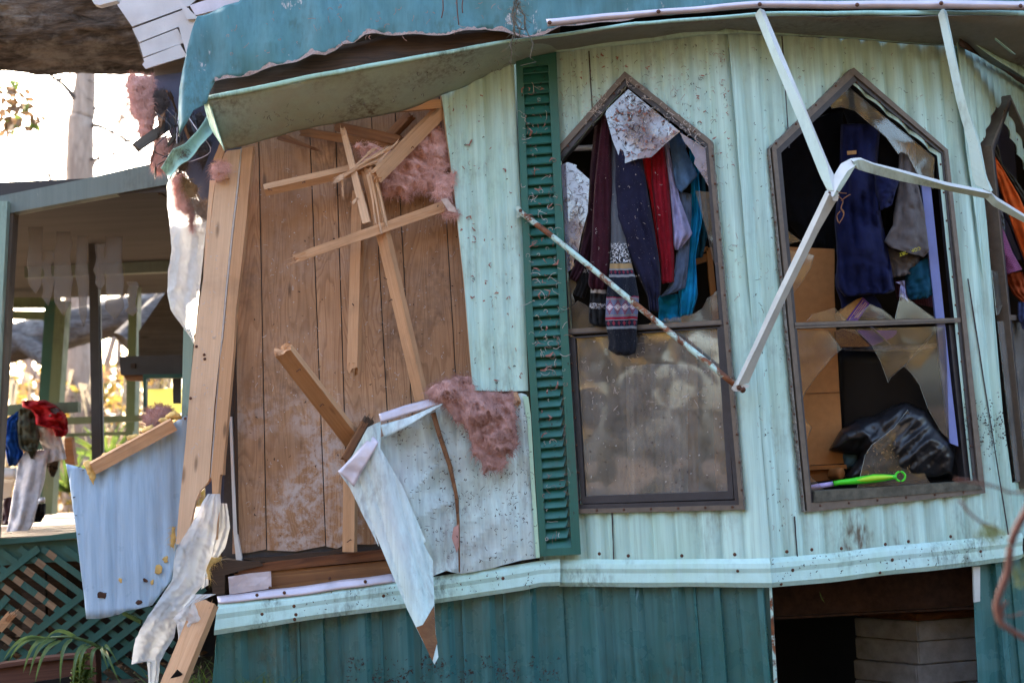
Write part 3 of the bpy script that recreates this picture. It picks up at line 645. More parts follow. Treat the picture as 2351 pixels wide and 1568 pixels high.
# the narrow upright length left of the shutter, over its plywood edge
f0 = zE(1605, 598, 1690, 572, 1790, 532, 1950, 452, 2060, 398) + [(1186, 300), (1200, 560)] + zG(1930, 418, 1770, 420, 1605, 415) + [(1066, 650), (1042, 430)]
sheet('siding_panel', f0, P0, siding, HOME, ucut=.012, vcut=.06, prof=lambda u, v: .014 * (.5 - .5 * math.cos(2 * math.pi * u / .09)) ** .45 + .012 * FR((u * 1.5, v * .8, 1), 2.5), off=.012)
slab('plywood_edge', zE(1594, 600, 1612, 598) + [(1052, 430), (1075, 650)] + zG(1625, 414, 1600, 416) + [(1064, 650), (1040, 430)], -.004, .03, pinel, HOME, axis=((1012, 220), (1085, 897)))
# shutter
SH = empty('shutter', D((1260, 1275), -.03), HOME, label='dark green louvred shutter dusted with litter')
oL = [(1184, 138), (1207, 735), (1240, 1277)]; iL = [(1200, 145), (1224, 735), (1255, 1260)]; iR = [(1258, 140), (1285, 735), (1312, 1256)]; oR = [(1277, 120), (1303, 735), (1334, 1272)]
PS = yplane(-.050)
slab('stile', oL + iL[::-1], 0, .03, shutm, SH, axis=(oL[0], oL[2]), plane=PS); slab('stile', iR + oR[::-1], 0, .03, shutm, SH, axis=(oR[0], oR[2]), plane=PS)
slab('rail', [oL[2], iL[2], iR[2], oR[2]], 0, .03, shutm, SH, plane=PS, off=-.002); slab('rail', [oL[0], (1200, 156), (1258, 150), oR[0]], 0, .03, shutm, SH, plane=PS, off=-.002)
NLV = 48
for i in range(NLV):
    t0, t1 = i / NLV, (i + 1.02) / NLV
    a, b = sample(iL, t0), sample(iR, t0); c, d = sample(iL, min(1, t1)), sample(iR, min(1, t1)); ay = a.y
    if 870 < ay < 1220: gap = 9 + 3 * N((i * .7, 0, 0))
    else: gap = -2
    bow = 1.2 * N((i * .9, 3, 0))
    P = [D((a.x - 2, a.y + bow), -.012), D((b.x - max(0, gap) * .25 + 2, b.y + bow), -.012), D((d.x - gap, d.y + bow), -.046), D((c.x - 2, c.y + bow), -.046)]
    Q = [p + Vector((0, .004, .003)) for p in P]; lip = [P[3] + Vector((0, .004, -.006)), P[2] + Vector((0, .004, -.006))]
    mesh('louvre', P + Q + lip, [[3, 2, 1, 0], [4, 5, 6, 7], [0, 1, 5, 4], [8, 9, 2, 3], [1, 2, 6, 5], [3, 0, 4, 7]], shutm, SH)

# ---- windows
scr = None
def screw_at(p, parent, nrm, r=.0065):
    global scr
    if scr is None:
        bm = bmesh.new(); bmesh.ops.create_uvsphere(bm, u_segments=8, v_segments=4, radius=1); bmesh.ops.delete(bm, geom=[v for v in bm.verts if v.co.z < -.1], context='VERTS')
        for v in bm.verts: v.co.z *= .6
        scr = bpy.data.meshes.new('screw'); bm.to_mesh(scr); bm.free(); scr.materials.append(screwm)
    o = put('screw', scr, None, parent, p); o.scale = (r, r, r); o.rotation_euler = nrm.to_track_quat('Z', 'Y').to_euler(); return o
def prism(name, poly, plane, o0, o1, m, parent, **k):
    a = [plane.at(p, o0) for p in poly]; b = [x + plane.n * (o1 - o0) for x in a]; n = len(a)
    flat, tris = tess([(p[0], -p[1]) for p in poly])
    ar = sum(poly[i][0] * -poly[(i + 1) % n][1] - poly[(i + 1) % n][0] * -poly[i][1] for i in range(n))
    fs = [[i + n for i in t] for t in tris] + [list(t)[::-1] for t in tris]
    for i in range(n):
        j = (i + 1) % n; q = [i, j, j + n, i + n]; fs.append(q if ar > 0 else q[::-1])
    if m in (glasst, glassl, glassb):
        return mesh(name, a + b, fs, None, parent, mats=[m, gedge], mi=[0] * (2 * len(tris)) + [1] * n, **k)
    return mesh(name, a + b, fs, m, parent, **k)
def window(outer, mid, inner, pl, label):
    W = empty('window', pl.at(outer[3], 0), HOME, label=label); n = len(outer)
    for i in range(n):
        j = (i + 1) % n
        prism('frame_member', [outer[i], outer[j], mid[j], mid[i]], pl, -.04, .024 + .0004 * i, framem, W)
        prism('glazing_stop', [mid[i], mid[j], inner[j], inner[i]], pl, -.05, .014 + .0004 * i, sashm, W)
        a, b = Vector(outer[i]).lerp(Vector(mid[i]), .5), Vector(outer[j]).lerp(Vector(mid[j]), .5)
        k = max(2, int((b - a).length / 62))
        for s in range(k):
            p = a.lerp(b, (s + .4) / k); screw_at(pl.at((p.x, p.y), .0255 + .0004 * i), W, pl.n)
    # ragged old caulk squeezed out round the frame
    for i in range(n):
        if pl is P3: break
        j = (i + 1) % n; a, b = Vector(outer[i]), Vector(outer[j]); nn = Vector((b.y - a.y, a.x - b.x)).normalized(); k = max(3, int((b - a).length / 5)); io = []; oo = []
        for s in range(k + 1):
            p = a.lerp(b, s / k); w_ = max(.3, .6 + 3.2 * N((p.x * .11, p.y * .11, 5)) + 1.2 * N((p.x * .4, p.y * .4, 6))); io.append((p.x - nn.x * 2, p.y - nn.y * 2)); oo.append((p.x + nn.x * w_, p.y + nn.y * w_))
        prism('caulk_bead', io + oo[::-1], pl, -.012, .0195 + .0004 * i, caulk, W)
    return W
W1 = window(w1o, w1m, w1i, P1, 'pointed window stuffed with hanging clothes above an unbroken lower pane')
W2 = window(w2o, w2m, w2i, P2, 'pointed window with large jagged holes in both sashes')
W3 = window(w3o, w3m, w3i, P3, 'pointed window turned away at the edge of the picture')
def ring(name, o, i, pl, a, b, m, W):
    for q in range(len(o)):
        r = (q + 1) % len(o); prism(name, [o[q], o[r], i[r], i[q]], pl, a, b + .0004 * q, m, W)
ring('sash', zJ(372, 262, 1272, 200, 1343, 1206, 452, 1234), zJ(415, 268, 1245, 208, 1308, 1160, 472, 1190), P1, -.035, .008, sashm, W1)
prism('meeting_rail', zI(300, 1356, 1060, 1312, 1064, 1336, 303, 1384), P1, -.04, .018, framem, W1)
prism('meeting_rail', zI(303, 1372, 1062, 1326, 1062, 1330, 303, 1377), P1, .018, .021, sashm, W1)
prism('pane', zJ(413, 266, 1247, 206, 1310, 1162, 470, 1192), P1, -.012, -.008, glassw, W1)
for poly, mt in ((zI(597, 178, 850, 385, 780, 445, 710, 510, 640, 520, 567, 545, 520, 430, 485, 300, 490, 280), glasst), (zI(850, 390, 985, 472, 998, 668, 960, 600, 918, 540, 925, 515, 900, 470, 870, 435), glasst),
                 (zI(268, 548, 300, 535, 345, 550, 340, 560, 407, 620, 398, 780, 365, 900, 350, 985, 330, 1015, 330, 1050, 298, 1075), glasst), (zI(300, 1100, 345, 1130, 322, 1185, 335, 1215, 325, 1240, 308, 1250), glassl),
                 (zI(308, 1245, 350, 1212, 412, 1248, 405, 1322, 490, 1345, 310, 1356), glassl), (zI(925, 676, 1003, 682, 1032, 1055, 1010, 1010, 985, 890), glassl),
                 (zI(1048, 1308, 1040, 1155, 1000, 1195, 985, 1198, 960, 1250, 920, 1275, 870, 1285, 850, 1295, 825, 1292, 800, 1303, 780, 1295, 762, 1312, 735, 1298, 700, 1325, 690, 1342), glassl)):
    prism('glass_shard', poly, P1, -.004, 0, mt, W1)
prism('meeting_rail', zL(345, 178, 1315, 150, 1315, 176, 348, 213), P2, -.04, .018, framem, W2)
prism('meeting_rail', zL(347, 190, 1315, 160, 1315, 164, 347, 194), P2, .018, .021, sashm, W2)
prism('sill_ledge', zL(445, 1160, 1390, 1100, 1420, 1150, 440, 1225), P2, -.06, .03, m_plain('mossy_sill', (.14, .13, .10), .9, .6, 25, .6, 0, .2, .6), W2)
prism('jamb', zL(1245, 195, 1285, 190, 1385, 1105, 1340, 1110), P2, -.07, -.01, sashm, W2)
for poly in (zK(634, 186, 1090, 560, 1082, 725, 1000, 650, 945, 545, 910, 528, 895, 540, 830, 450, 740, 375, 665, 310, 590, 290, 540, 298, 530, 275), zK(265, 918, 375, 1005, 268, 1030)):
    prism('glass_shard', poly, P2, -.006, -.002, glassb, W2)
for poly in (zK(272, 1040, 445, 1080, 430, 1140, 390, 1210, 320, 1300, 308, 1330), zL(360, 222, 570, 218, 655, 330, 610, 360, 500, 490, 440, 580, 398, 668), zL(402, 690, 475, 790, 450, 850, 422, 895),
             zL(445, 164, 480, 125, 610, 85, 660, 140, 685, 162), zL(690, 160, 740, 130, 820, 65, 900, 100, 960, 152), zL(965, 152, 1000, 0, 1080, 60, 1140, 105, 1200, 147),
             zL(660, 208, 1215, 197, 1140, 310, 1015, 430, 940, 495, 925, 525, 880, 400, 830, 310, 770, 250), zL(1218, 200, 1255, 200, 1335, 900, 1240, 820, 1160, 680, 1110, 540, 1060, 470, 1017, 430, 1115, 315),
             zL(1040, 685, 1085, 790, 1110, 850, 1115, 1000, 1150, 1080, 1172, 1115, 745, 1142, 790, 950, 830, 890, 960, 790), zL(432, 1040, 545, 1150, 442, 1168)):
    prism('glass_shard', poly, P2, -.006, -.002, glassb, W2)
prism('meeting_rail', zR(162, 1455, 345, 1465, 420, 1470, 420, 1500, 345, 1495, 166, 1488), P3, -.04, .016, framem, W3)
prism('glass_shard', zR(130, 1170, 215, 1190, 235, 1280, 200, 1380, 175, 1450, 162, 1452), P3, -.006, -.002, glassl, W3)
prism('pane', zR(166, 1490, 345, 1498) + [(2470, 760), (2480, 1040)] + zS(380, 200), P3, -.006, -.002, glassw, W3)

# ---- the shell behind: room, roof deck, rear and side walls
zf = D((1500, 1285), 0).z; zc = D((1500, 60), .3).z; xl = D((560, 800), .2).x
def boxroom(name, x0, x1, y0, y1, z0, z1, m, th=.08):
    for nm, c, s in (('rear_wall', ((x0 + x1) / 2, y1 + th / 2, z0), (x1 - x0, th, z1 - z0)), ('end_wall', (x1 + th / 2, (y0 + y1) / 2, z0), (th, y1 - y0, z1 - z0)),
                     ('room_floor', ((x0 + x1) / 2, (y0 + y1) / 2, z0 - th), (x1 - x0, y1 - y0, th)), ('room_ceiling', ((x0 + x1) / 2, (y0 + y1) / 2, z1), (x1 - x0 + .2, y1 - y0 + .3, th))):
        box_at(nm, c, s[0], s[1], s[2], m, HOME)
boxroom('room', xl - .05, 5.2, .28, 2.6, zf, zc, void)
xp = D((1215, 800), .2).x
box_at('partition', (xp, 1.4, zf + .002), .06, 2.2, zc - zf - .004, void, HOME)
slab('interior_wall', zR(60, 300, 150, 100, 330, 300, 450, 560, 470, 1100, 300, 1100, 70, 600), 0, .02, bluebm, HOME, plane=P3, off=-.55)
# inner panelling, board by board, behind the torn wall
edges_t = [556, 592, 708, 768, 850, 905, 1008, 1062]; edges_b = [532, 612, 748, 800, 905, 962, 1068, 1130]
for i in range(7):
    a, b, c, d = edges_t[i] + 1.3, edges_t[i + 1] - 1.3, edges_b[i + 1] - 1.3, edges_b[i] + 1.3
    slab('panelling_board', [(a, 220), (b, 215), (c, 1262 - i * 6 + rnd.uniform(-4, 4)), ((c + d) / 2, 1272 - i * 6 + rnd.uniform(-5, 3)), (d, 1270 - i * 6 + rnd.uniform(-4, 4))], .11 + .0015 * (i % 2), .006, panelm, HOME, axis=((a, 220), (d, 1270)))
slab('panelling_backing', [(535, 215), (1180, 190), (1230, 1290), (510, 1300)], .125, .02, sashm, HOME)
slab('panel_edge_strip', zC(1925, 700, 1945, 700) + zD(1990, 300, 2040, 570, 1985, 560, 1960, 300), .06, .03, whitep, HOME, axis=zC(1925, 700, 1960, 1500)); slab('panel_edge_strip', zC(1955, 0, 1975, 0) + zD(2000, 560, 1985, 560), .07, .03, rotm, HOME, axis=zC(1955, 0, 1980, 1500))
# sill plates
slab('sill_plate', zH(320, 398, 500, 350, 900, 305, 1240, 272, 1280, 330, 800, 375, 330, 425), .03, .09, sillm, HOME, axis=zH(320, 400, 1240, 290))
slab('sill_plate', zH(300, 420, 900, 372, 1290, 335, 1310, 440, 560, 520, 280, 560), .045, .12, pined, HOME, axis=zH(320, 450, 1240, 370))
slab('rotten_sill_end', zH(150, 350, 230, 330, 340, 340, 460, 345, 480, 370, 330, 405, 240, 430, 240, 550, 165, 555), .02, .12, rotm, HOME, axis=zH(150, 400, 480, 350))
slab('rotten_sill_end', zH(350, 325, 600, 312, 720, 290, 860, 285, 985, 265, 985, 290, 700, 330, 480, 348), .055, .05, rotm, HOME, axis=zH(350, 325, 985, 270))
sheet('flashing_plate', zH(263, 440, 395, 418, 530, 405, 536, 512, 400, 532, 270, 552), yplane(.0), alum, HOME, ucut=.02, vcut=.02, prof=lambda u, v: .006 * FR((u, v, 0), 9))

# ---- belly trim along the floor line
def trim(name, A, B, m, nu=60, parent=HOME, prof=(0, .016, .020, .014, .016, .018, .004), dents=.006, seed=1, sag=0):
    def dp(s, t, p):
        k = t * (len(prof) - 1); i = int(min(k, len(prof) - 2)); f = k - i
        return Vector((0, -(prof[i] * (1 - f) + prof[i + 1] * f) - dents * FR((p.x * 3, p.z * 3, seed), 1.2), .006 * N((p.x * 2.5, seed, 0)) * (1 if t in (0, 1) else .6)))
    return loft(name, A, B, m, parent, nu, 12, dp, .0025, smooth=False)
loft('trim_flange', DD(zH(190, 565, 700, 500, 1295, 420), -.005), DD(zH(200, 612, 700, 556, 1315, 472), -.03), alum, HOME, 40, 3, lambda s, t, p: Vector((0, .004 * FR(p, 8), .004 * N(p, 6))), .002)
tA = zH(200, 608, 700, 552, 1310, 468, 1555, 440, 1840, 400, 2200, 345) + [(1286, 1284)]; tB = zH(175, 805, 700, 722, 1380, 632, 1750, 580, 2140, 520) + [(1240, 1346), (1286, 1345)]
trim('belly_trim', DD(tA, -.012), DD(tB, -.03), trimm, 90)
trim('belly_trim', [P1.at(p, .012) for p in [(1284, 1284)] + zN(0, 445, 540, 440)], [P1.at(p, .024) for p in [(1284, 1346)] + zN(0, 640, 557, 645)], trimm, 50, seed=3)
trim('belly_trim', [P2.at(p, .012) for p in zN(538, 440, 980, 402, 1500, 345, 2250, 270) + [(2345, 1222)]], [P2.at(p, .024) for p in zN(555, 645, 1000, 605, 2000, 490, 2300, 448) + [(2345, 1280)]], trimm, 60, seed=5)
trim('belly_trim', [P3.at(p, .012) for p in [(2340, 1222), (2460, 1190)]], [P3.at(p, .024) for p in [(2342, 1280), (2460, 1245)]], trimm, 12, seed=6)
for pl, ps in ((yplane(-.052), zH(475, 675, 688, 678, 680, 708, 676, 625, 1240, 560, 443, 555, 1992, 450)), (P1, zN(315, 528, 665, 392, 294, 412) + zJ(545, 1530, 715, 1542, 1030, 1542, 1342, 1535)), (P2, zN(708, 524, 625, 622, 1416, 450, 1328, 540, 843, 378, 1053, 370, 1366, 340, 1530, 320, 1830, 285, 2043, 390))):
    for p in ps: screw_at(pl.at(p, .05 if pl is not P1 and pl is not P2 else .036), HOME, pl.n, .009)
for p in zG(1245, 518, 1110, 568, 1590, 1440, 1880, 1405, 1445, 1472) + zH(900, 450, 1125, 470, 615, 540, 525, 510): screw_at(D(p, -.03), HOME, Vector((0, -1, 0)), .009)

# ---- skirting
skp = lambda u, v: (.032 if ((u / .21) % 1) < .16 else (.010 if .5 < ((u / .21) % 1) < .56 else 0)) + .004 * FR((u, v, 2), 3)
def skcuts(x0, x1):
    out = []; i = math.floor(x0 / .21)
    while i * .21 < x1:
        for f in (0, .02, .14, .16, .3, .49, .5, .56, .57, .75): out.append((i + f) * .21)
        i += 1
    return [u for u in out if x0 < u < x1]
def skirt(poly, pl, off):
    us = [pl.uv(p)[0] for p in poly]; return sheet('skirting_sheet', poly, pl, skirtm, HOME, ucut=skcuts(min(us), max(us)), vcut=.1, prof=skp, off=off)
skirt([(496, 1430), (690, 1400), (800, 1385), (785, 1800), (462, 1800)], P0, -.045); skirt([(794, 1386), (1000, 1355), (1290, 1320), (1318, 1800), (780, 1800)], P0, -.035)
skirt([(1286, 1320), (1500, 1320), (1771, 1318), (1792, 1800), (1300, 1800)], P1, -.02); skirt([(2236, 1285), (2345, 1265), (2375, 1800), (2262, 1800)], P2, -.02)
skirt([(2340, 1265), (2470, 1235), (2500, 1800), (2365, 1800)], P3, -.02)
slab('skirting_edge', zN(540, 650, 556, 650, 596, 1327, 600, 1500, 580, 1500), 0, .012, rustm, HOME, plane=P1, off=-.005, axis=zN(540, 650, 596, 1327))
slab('skirting_edge', zN(1990, 500, 2040, 498, 2040, 745, 2000, 752), 0, .012, armw, HOME, plane=P2, off=.004, axis=zN(1990, 500, 2000, 750))
# steel chassis beam and the closed dark space underneath
cb0, cb1 = D(zN(300, 700)[0], .4), D(zN(2300, 560)[0], .62); zt = cb0.z + .05
CH = empty('chassis_beam', (0.4, .5, zt - .3), HOME)
mz = D(zN(1000, 830)[0], .48).z
for nm, z0, z1, dp in (('web', mz, mz + .40, .012), ('flange', mz - .012, mz, .09), ('flange', mz + .40, mz + .412, .09)):
    box_at(nm, ((cb0.x + cb1.x) / 2, .5, z0), cb1.x - cb0.x + 3, dp, z1 - z0, beamr, CH, rz=.05)
box_at('crawl_space_blocker', (1.6, 1.9, -.8), 9, .05, zf + .75, void, HOME); box_at('crawl_space_blocker', (-1.5, 1.0, -.8), .05, 1.8, zf + .7, void, HOME)  # dark panels added to keep the sun out from under the floor
pier = empty('block_pier', D(zN(1800, 1320)[0], .75) - Vector((0, 0, .25)), label='stack of concrete blocks under the floor with a wooden shim on top', cat='block pier')
pr = rad(52)
def pblock(zy0, zy1, nm, m, dx=0, s=.42, jit=0):
    top = D(zN(1600, zy0)[0], .62); bot = D(zN(1600, zy1)[0], .62); h = top.z - bot.z - .004
    ax = Vector((math.cos(rad(12)), math.sin(rad(12)), 0)); ay = Vector((-math.sin(rad(40)), math.cos(rad(40)), 0)); o = Vector((bot.x, .62, bot.z)) + ax * jit
    v = [o, o + ax * s, o + ax * s + ay * s, o + ay * s]; v += [p + Vector((0, 0, h)) for p in v]
    bm = bmesh.new(); q = [bm.verts.new(p) for p in v]
    for f in ([0, 1, 5, 4], [1, 2, 6, 5], [2, 3, 7, 6], [3, 0, 4, 7], [4, 5, 6, 7], [3, 2, 1, 0]): bm.faces.new([q[i] for i in f])
    bmesh.ops.bevel(bm, geom=bm.edges[:], offset=.006, segments=2, affect='EDGES'); bmesh.ops.recalc_face_normals(bm, faces=bm.faces[:])
    for x in bm.verts: x.co += Vector((N(x.co, 40), N(x.co, 40, 2), 0)) * .002
    vs = [x.co.copy() for x in bm.verts]; 
    for i, x in enumerate(bm.verts): x.index = i
    fs = [[x.index for x in f.verts] for f in bm.faces]; bm.free(); return mesh(nm, vs, fs, m, pier)
pblock(780, 826, 'shim_board', pined, s=.44); pblock(828, 884, 'shim_board', sillm, s=.40, jit=-.005); pblock(886, 1030, 'block', conc); pblock(1032, 1195, 'block', conc, jit=.006); pblock(1197, 1345, 'block', conc, jit=-.004); pblock(1347, 1490, 'block', conc, jit=.003); pblock(1492, 1640, 'block', conc)

# ---- eaves, soffits and roof metal
# sagging soffit over the torn wall: front edge out at the drip strip, back edge torn off the wall
sfA = zE(135, 628, 600, 535, 1100, 435, 1800, 312, 2100, 256, 2351, 226); sfB = zE(238, 946, 420, 906, 650, 836, 990, 772, 1340, 700, 1640, 592, 1780, 536, 1950, 452, 2150, 372, 2351, 322)
loft('soffit', DY(sfA, (-.42, -.41, -.40, -.36, -.33, -.30)), DY(sfB, (-.16, -.14, -.11, -.08, -.05, -.03, -.02, -.02, -.01, .0)), soffm, HOME, 70, 14, lambda s, t, p: Vector((0, 0, .014 * FR(p, 2.6) - .03 * math.sin(t * 3.1) * (1 - s))), .004)
loft('soffit_end', DD(zE(110, 660, 135, 630, 185, 780, 240, 946), -.40), DD(zE(112, 665, 150, 800, 175, 850, 190, 860), -.1), trimd, HOME, 10, 6, lambda s, t, p: Vector((0, 0, .01 * FR(p, 4))), .003)
dsA = zE(132, 605, 600, 508, 1100, 412, 1800, 290, 2100, 243, 2351, 215) + zM(480, 108, 930, 75, 1100, 60, 1700, 52, 2351, 54); dsB = zE(134, 634, 600, 540, 1100, 440, 1800, 316, 2100, 262, 2351, 236) + zM(480, 124, 940, 92, 1100, 80, 1700, 74, 2351, 76)
dsY = (-.42, -.415, -.41, -.38, -.36, -.34, -.40, -.48, -.50, -.42, -.28)
loft('drip_edge', DY(dsA, dsY), DY(dsB, dsY), trimd, HOME, 110, 4, lambda s, t, p: Vector((0, .004 * FR(p, 6) - .006 * math.sin(t * 3.1), .004 * N(p, 5))), .003)
loft('sub_fascia', DY(zE(150, 470, 700, 360, 1300, 215, 2100, 190, 2351, 170), (-.34,) * 5), DY(zE(140, 622, 600, 525, 1100, 425, 1800, 303, 2351, 225), (-.39, -.385, -.38, -.35, -.31)), rotm, HOME, 60, 6, lambda s, t, p: Vector((0, .012 * FR(p, 7), 0)), .006)
# roof metal: long sheet over the eave, its lower rim torn and rippled
rfB = zA(1518, 1155, 1592, 1060, 1640, 960, 1735, 868, 1752, 790, 1805, 690) + zE(290, 505, 390, 482, 470, 458, 600, 432, 700, 410, 800, 370, 880, 376, 940, 342, 990, 300, 1060, 290, 1130, 246, 1200, 236, 1300, 240, 1420, 246, 1530, 243, 1650, 245, 1770, 220, 1880, 196, 2000, 215, 2110, 246, 2250, 232) + [(1290, 66), (1512, 38), (1744, 22), (2060, 22), (2400, 26)]
rfT = zA(1512, 1000, 1520, 760, 1540, 620, 1590, 400, 1635, 250, 1665, 158) + zE(160, 80, 330, 20) + [(600, -40), (1000, -60), (2400, -60)]
def ry(p, k): return k
rfBy = [-.30, -.34, -.38, -.42, -.44] + [-.46] * (len(rfB) - 5); rfTy = [-.28, -.26, -.26, -.28, -.30, -.32] + [-.30] * (len(rfT) - 6)
def rdisp(s, t, p):
    rr = .010 * math.sin(p.x * 2 * math.pi / .23) * t + .03 * FR((p.x * 1.2, p.z * 1.2, 3), 1.3)
    fold = -.05 * math.exp(-((p.x + 1.55) / .10) ** 2)
    return Vector((0, -rr + fold, 0))
# resample so that left rim is followed by the top edge and the torn rim by the bottom edge
def remap(pts, ys): return [D(p, y) for p, y in zip(pts, ys)]
top = remap(rfT, rfTy); bot = remap(rfB, rfBy)
def loft_x(name, T, B, m, xs, nv, disp, solid, parent, **k):
    def atx(P, x):
        for a, b in zip(P, P[1:]):
            lo, hi = (a, b) if a.x <= b.x else (b, a)
            if lo.x - 1e-9 <= x <= hi.x + 1e-9: return a.lerp(b, 0 if abs(b.x - a.x) < 1e-9 else (x - a.x) / (b.x - a.x))
        return P[0] if x < P[0].x else P[-1]
    return loft(name, [atx(T, x) for x in xs], [atx(B, x) for x in xs], m, parent, len(xs) - 1, nv, disp, solid, **k)
xr = [top[0].x + (top[-1].x - top[0].x) * (i / 240) for i in range(241)]
def roofsheet():
    outl = rfT[:6] + zE(160, 80, 330, 20) + [(600, -60), (1400, -70), (2400, -60)] + rfB[::-1]
    pl = Plane((0, -.40, D((900, 90), -.42).z), (1, 0, 0), (0, .18, 1))
    def pf(u, v):
        q = .010 * math.sin(u * 2 * math.pi / .23) + .035 * FR((u * 1.1, v * 1.1, 3), 1.2) + .03 * abs(N((u + v * .8, v * .5, 1), 2.4)) - .02 * abs(N((u - v, v, 6), 4.5))
        k = max(0, (-1.53 - u) / .2); return q - .12 * k * k + .03 * math.exp(-((u + 1.5) / .05) ** 2)
    rim = [Vector(p) for p in rfB[5:29]]; rr = random.Random(2); lo = []; hi = []
    for a, b in zip(rim, rim[1:]):
        n = max(1, int((b - a).length / 5))
        for q in range(n):
            p = a.lerp(b, q / n); w_ = max(1.2, 6 + 9 * N((p.x * .03, 0, 4)) + rr.uniform(-2.5, 2.5)); lo.append((p.x, p.y)); hi.append((p.x, p.y - w_))
    sheet('bare_rim', lo + hi[::-1], pl, m_plain('bare_rim', (.42, .30, .26), .6, .6, 130), HOME, ucut=.035, prof=pf, off=.0225, solid=.001)
    return sheet('roof_metal', outl, pl, roofm, HOME, ucut=.035, vcut=.04, prof=pf, off=0.02, solid=.002, smooth=True)
roofsheet()
# house body above, so the sun stays behind
box_at('roof_deck', (2.2, 1.35, zc + .1), 6.8, 3.0, .5, rotm, HOME)
# aluminium strip over the right eave
stA = zM(60, 93, 560, 50, 1080, 8, 1500, 10, 2000, 4, 2351, 10) + [(2420, 6)]; stB = zM(68, 128, 600, 76, 1085, 40, 1500, 46, 2000, 45, 2351, 50) + [(2420, 28)]
stY = (-.53, -.54, -.55, -.54, -.50, -.45, -.42)
loft('gutter_strip', DY(stA, stY), DY(stB, stY), alum, HOME, 80, 5, lambda s, t, p: Vector((0, -.014 * math.sin(t * math.pi) + .004 * FR(p, 5), .004 * N(p, 4))), .004)
for p, y in zip(zM(78, 110, 600, 57, 1085, 22, 1552, 25, 1955, 17, 2335, 30), (-.555, -.565, -.575, -.565, -.53, -.48)): screw_at(D(p, y), HOME, Vector((0, -1, 0)), .011)
# soffit behind the right eave, friezes and corner board
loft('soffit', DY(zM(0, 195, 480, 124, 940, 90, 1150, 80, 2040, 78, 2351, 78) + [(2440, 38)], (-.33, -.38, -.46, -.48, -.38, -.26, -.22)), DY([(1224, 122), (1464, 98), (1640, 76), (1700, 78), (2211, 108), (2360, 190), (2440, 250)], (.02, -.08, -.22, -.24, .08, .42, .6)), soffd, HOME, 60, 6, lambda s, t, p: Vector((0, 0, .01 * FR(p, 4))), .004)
loft('frieze_board', [P1.at(p, .035) for p in zM(0, 205, 300, 160, 700, 128, 960, 88)], [P1.at(p, .03) for p in [(1224, 128), (1300, 117), (1464, 100), (1560, 88), (1636, 78), (1690, 74)]], trimd, HOME, 40, 6, lambda s, t, p: Vector((0, -.02 * (1 - t) + .008 * FR(p, 4), .006 * N(p, 4))), .004)
loft('frieze_board', [P2.at(p, .14) for p in zM(935, 98, 1100, 106, 1500, 125, 2062, 158)], [P2.at(p, .03) for p in zM(960, 122, 1100, 132, 1500, 155, 2050, 195)], trimd, HOME, 40, 4, lambda s, t, p: Vector((0, .006 * FR(p, 4), .006 * N(p, 4))), .004)
loft('frieze_board', [P2.at(p, .034) for p in zM(960, 122, 1100, 132, 1500, 155, 2050, 195)], [P2.at(p, .028) for p in zM(850, 166, 1000, 160, 1420, 182, 1960, 218, 2065, 228)], trimd, HOME, 40, 4, lambda s, t, p: Vector((0, .006 * FR(p, 4), .006 * N(p, 4))), .004)
loft('awning_soffit', DY(zM(2050, 92, 2100, 88, 2351, 78) + [(2460, 40)], (-.25, -.25, -.2, -.15)), DY(zM(2066, 165, 2180, 255, 2351, 352) + [(2460, 240)], (.0, .12, .3, .45)), soffm, HOME, 16, 8, lambda s, t, p: Vector((0, 0, .012 * FR(p, 4))), .004)
loft('awning_soffit_trim', DY(zM(2045, 140, 2110, 180, 2351, 330) + [(2460, 222)], (-.03, .05, .25, .4)), DY(zM(2062, 172, 2180, 262, 2351, 372) + [(2460, 250)], (-.04, .04, .24, .38)), trimd, HOME, 16, 3, lambda s, t, p: Vector((0, .005 * FR(p, 6), 0)), .004)
loft('awning_soffit_trim', DY(zM(2080, 85, 2290, 255), (-.17, -.02)), DY(zM(2095, 85, 2310, 262), (-.18, -.03)), trimd, HOME, 10, 2, None, .004)
loft('frieze_board', [P3.at(p, .03) for p in [(2203, 88), (2285, 140), (2360, 190), (2440, 250)]], [P3.at(p, .03) for p in [(2203, 104), (2285, 152), (2360, 202), (2440, 262)]], rotm, HOME, 20, 2, lambda s, t, p: Vector((0, .004 * FR(p, 8), .008 * N(p, 12))), .004)

# ---- left gable end: lapped white vinyl, grey soffit pieces, sheathing
slab('vinyl_backing', zA(900, -140, 1900, -200, 1640, 180, 1560, 470, 1225, 572, 1205, 520, 1110, 240, 980, 30), .335, .02, greyw, HOME)
gv = [zA(900, -140, 1900, -220, 1590, 52, 1109, 226, 975, 30), zA(1112, 244, 1584, 68, 1640, 180, 1490, 232, 1168, 358, 1130, 285), zA(1170, 370, 1490, 243, 1520, 300, 1540, 362, 1203, 482), zA(1204, 495, 1512, 374, 1570, 475, 1222, 580, 1195, 545, 1212, 520)]
for i, p in enumerate(gv): slab('vinyl_board', p, .30 - .012 * i, .012, vinylw, HOME, axis=(p[0], p[1]))
slab('vinyl_corner', zA(1490, 190, 1600, 150, 1650, 100, 1680, 300, 1570, 470), .24, .02, vinylw, HOME, axis=zA(1540, 150, 1570, 470)); slab('roof_edge_flashing', zA(1592, 48, 1640, 128, 1668, 126, 2110, 10, 2050, -30, 1800, -20), -.30, .05, alum, HOME, axis=zA(1600, 60, 2100, -20))
slab('roof_edge_flashing', zA(770, 0, 790, 35, 832, 48, 985, 8, 1000, -60, 800, -60), .12, .05, vinylw, HOME, axis=zA(780, 20, 980, -30))
slab('roof_board', zA(1500, 0, 1640, 130, 1650, 160, 1575, 165, 1520, 60), .22, .05, vinylw, HOME, axis=zA(1480, -60, 1640, 130))
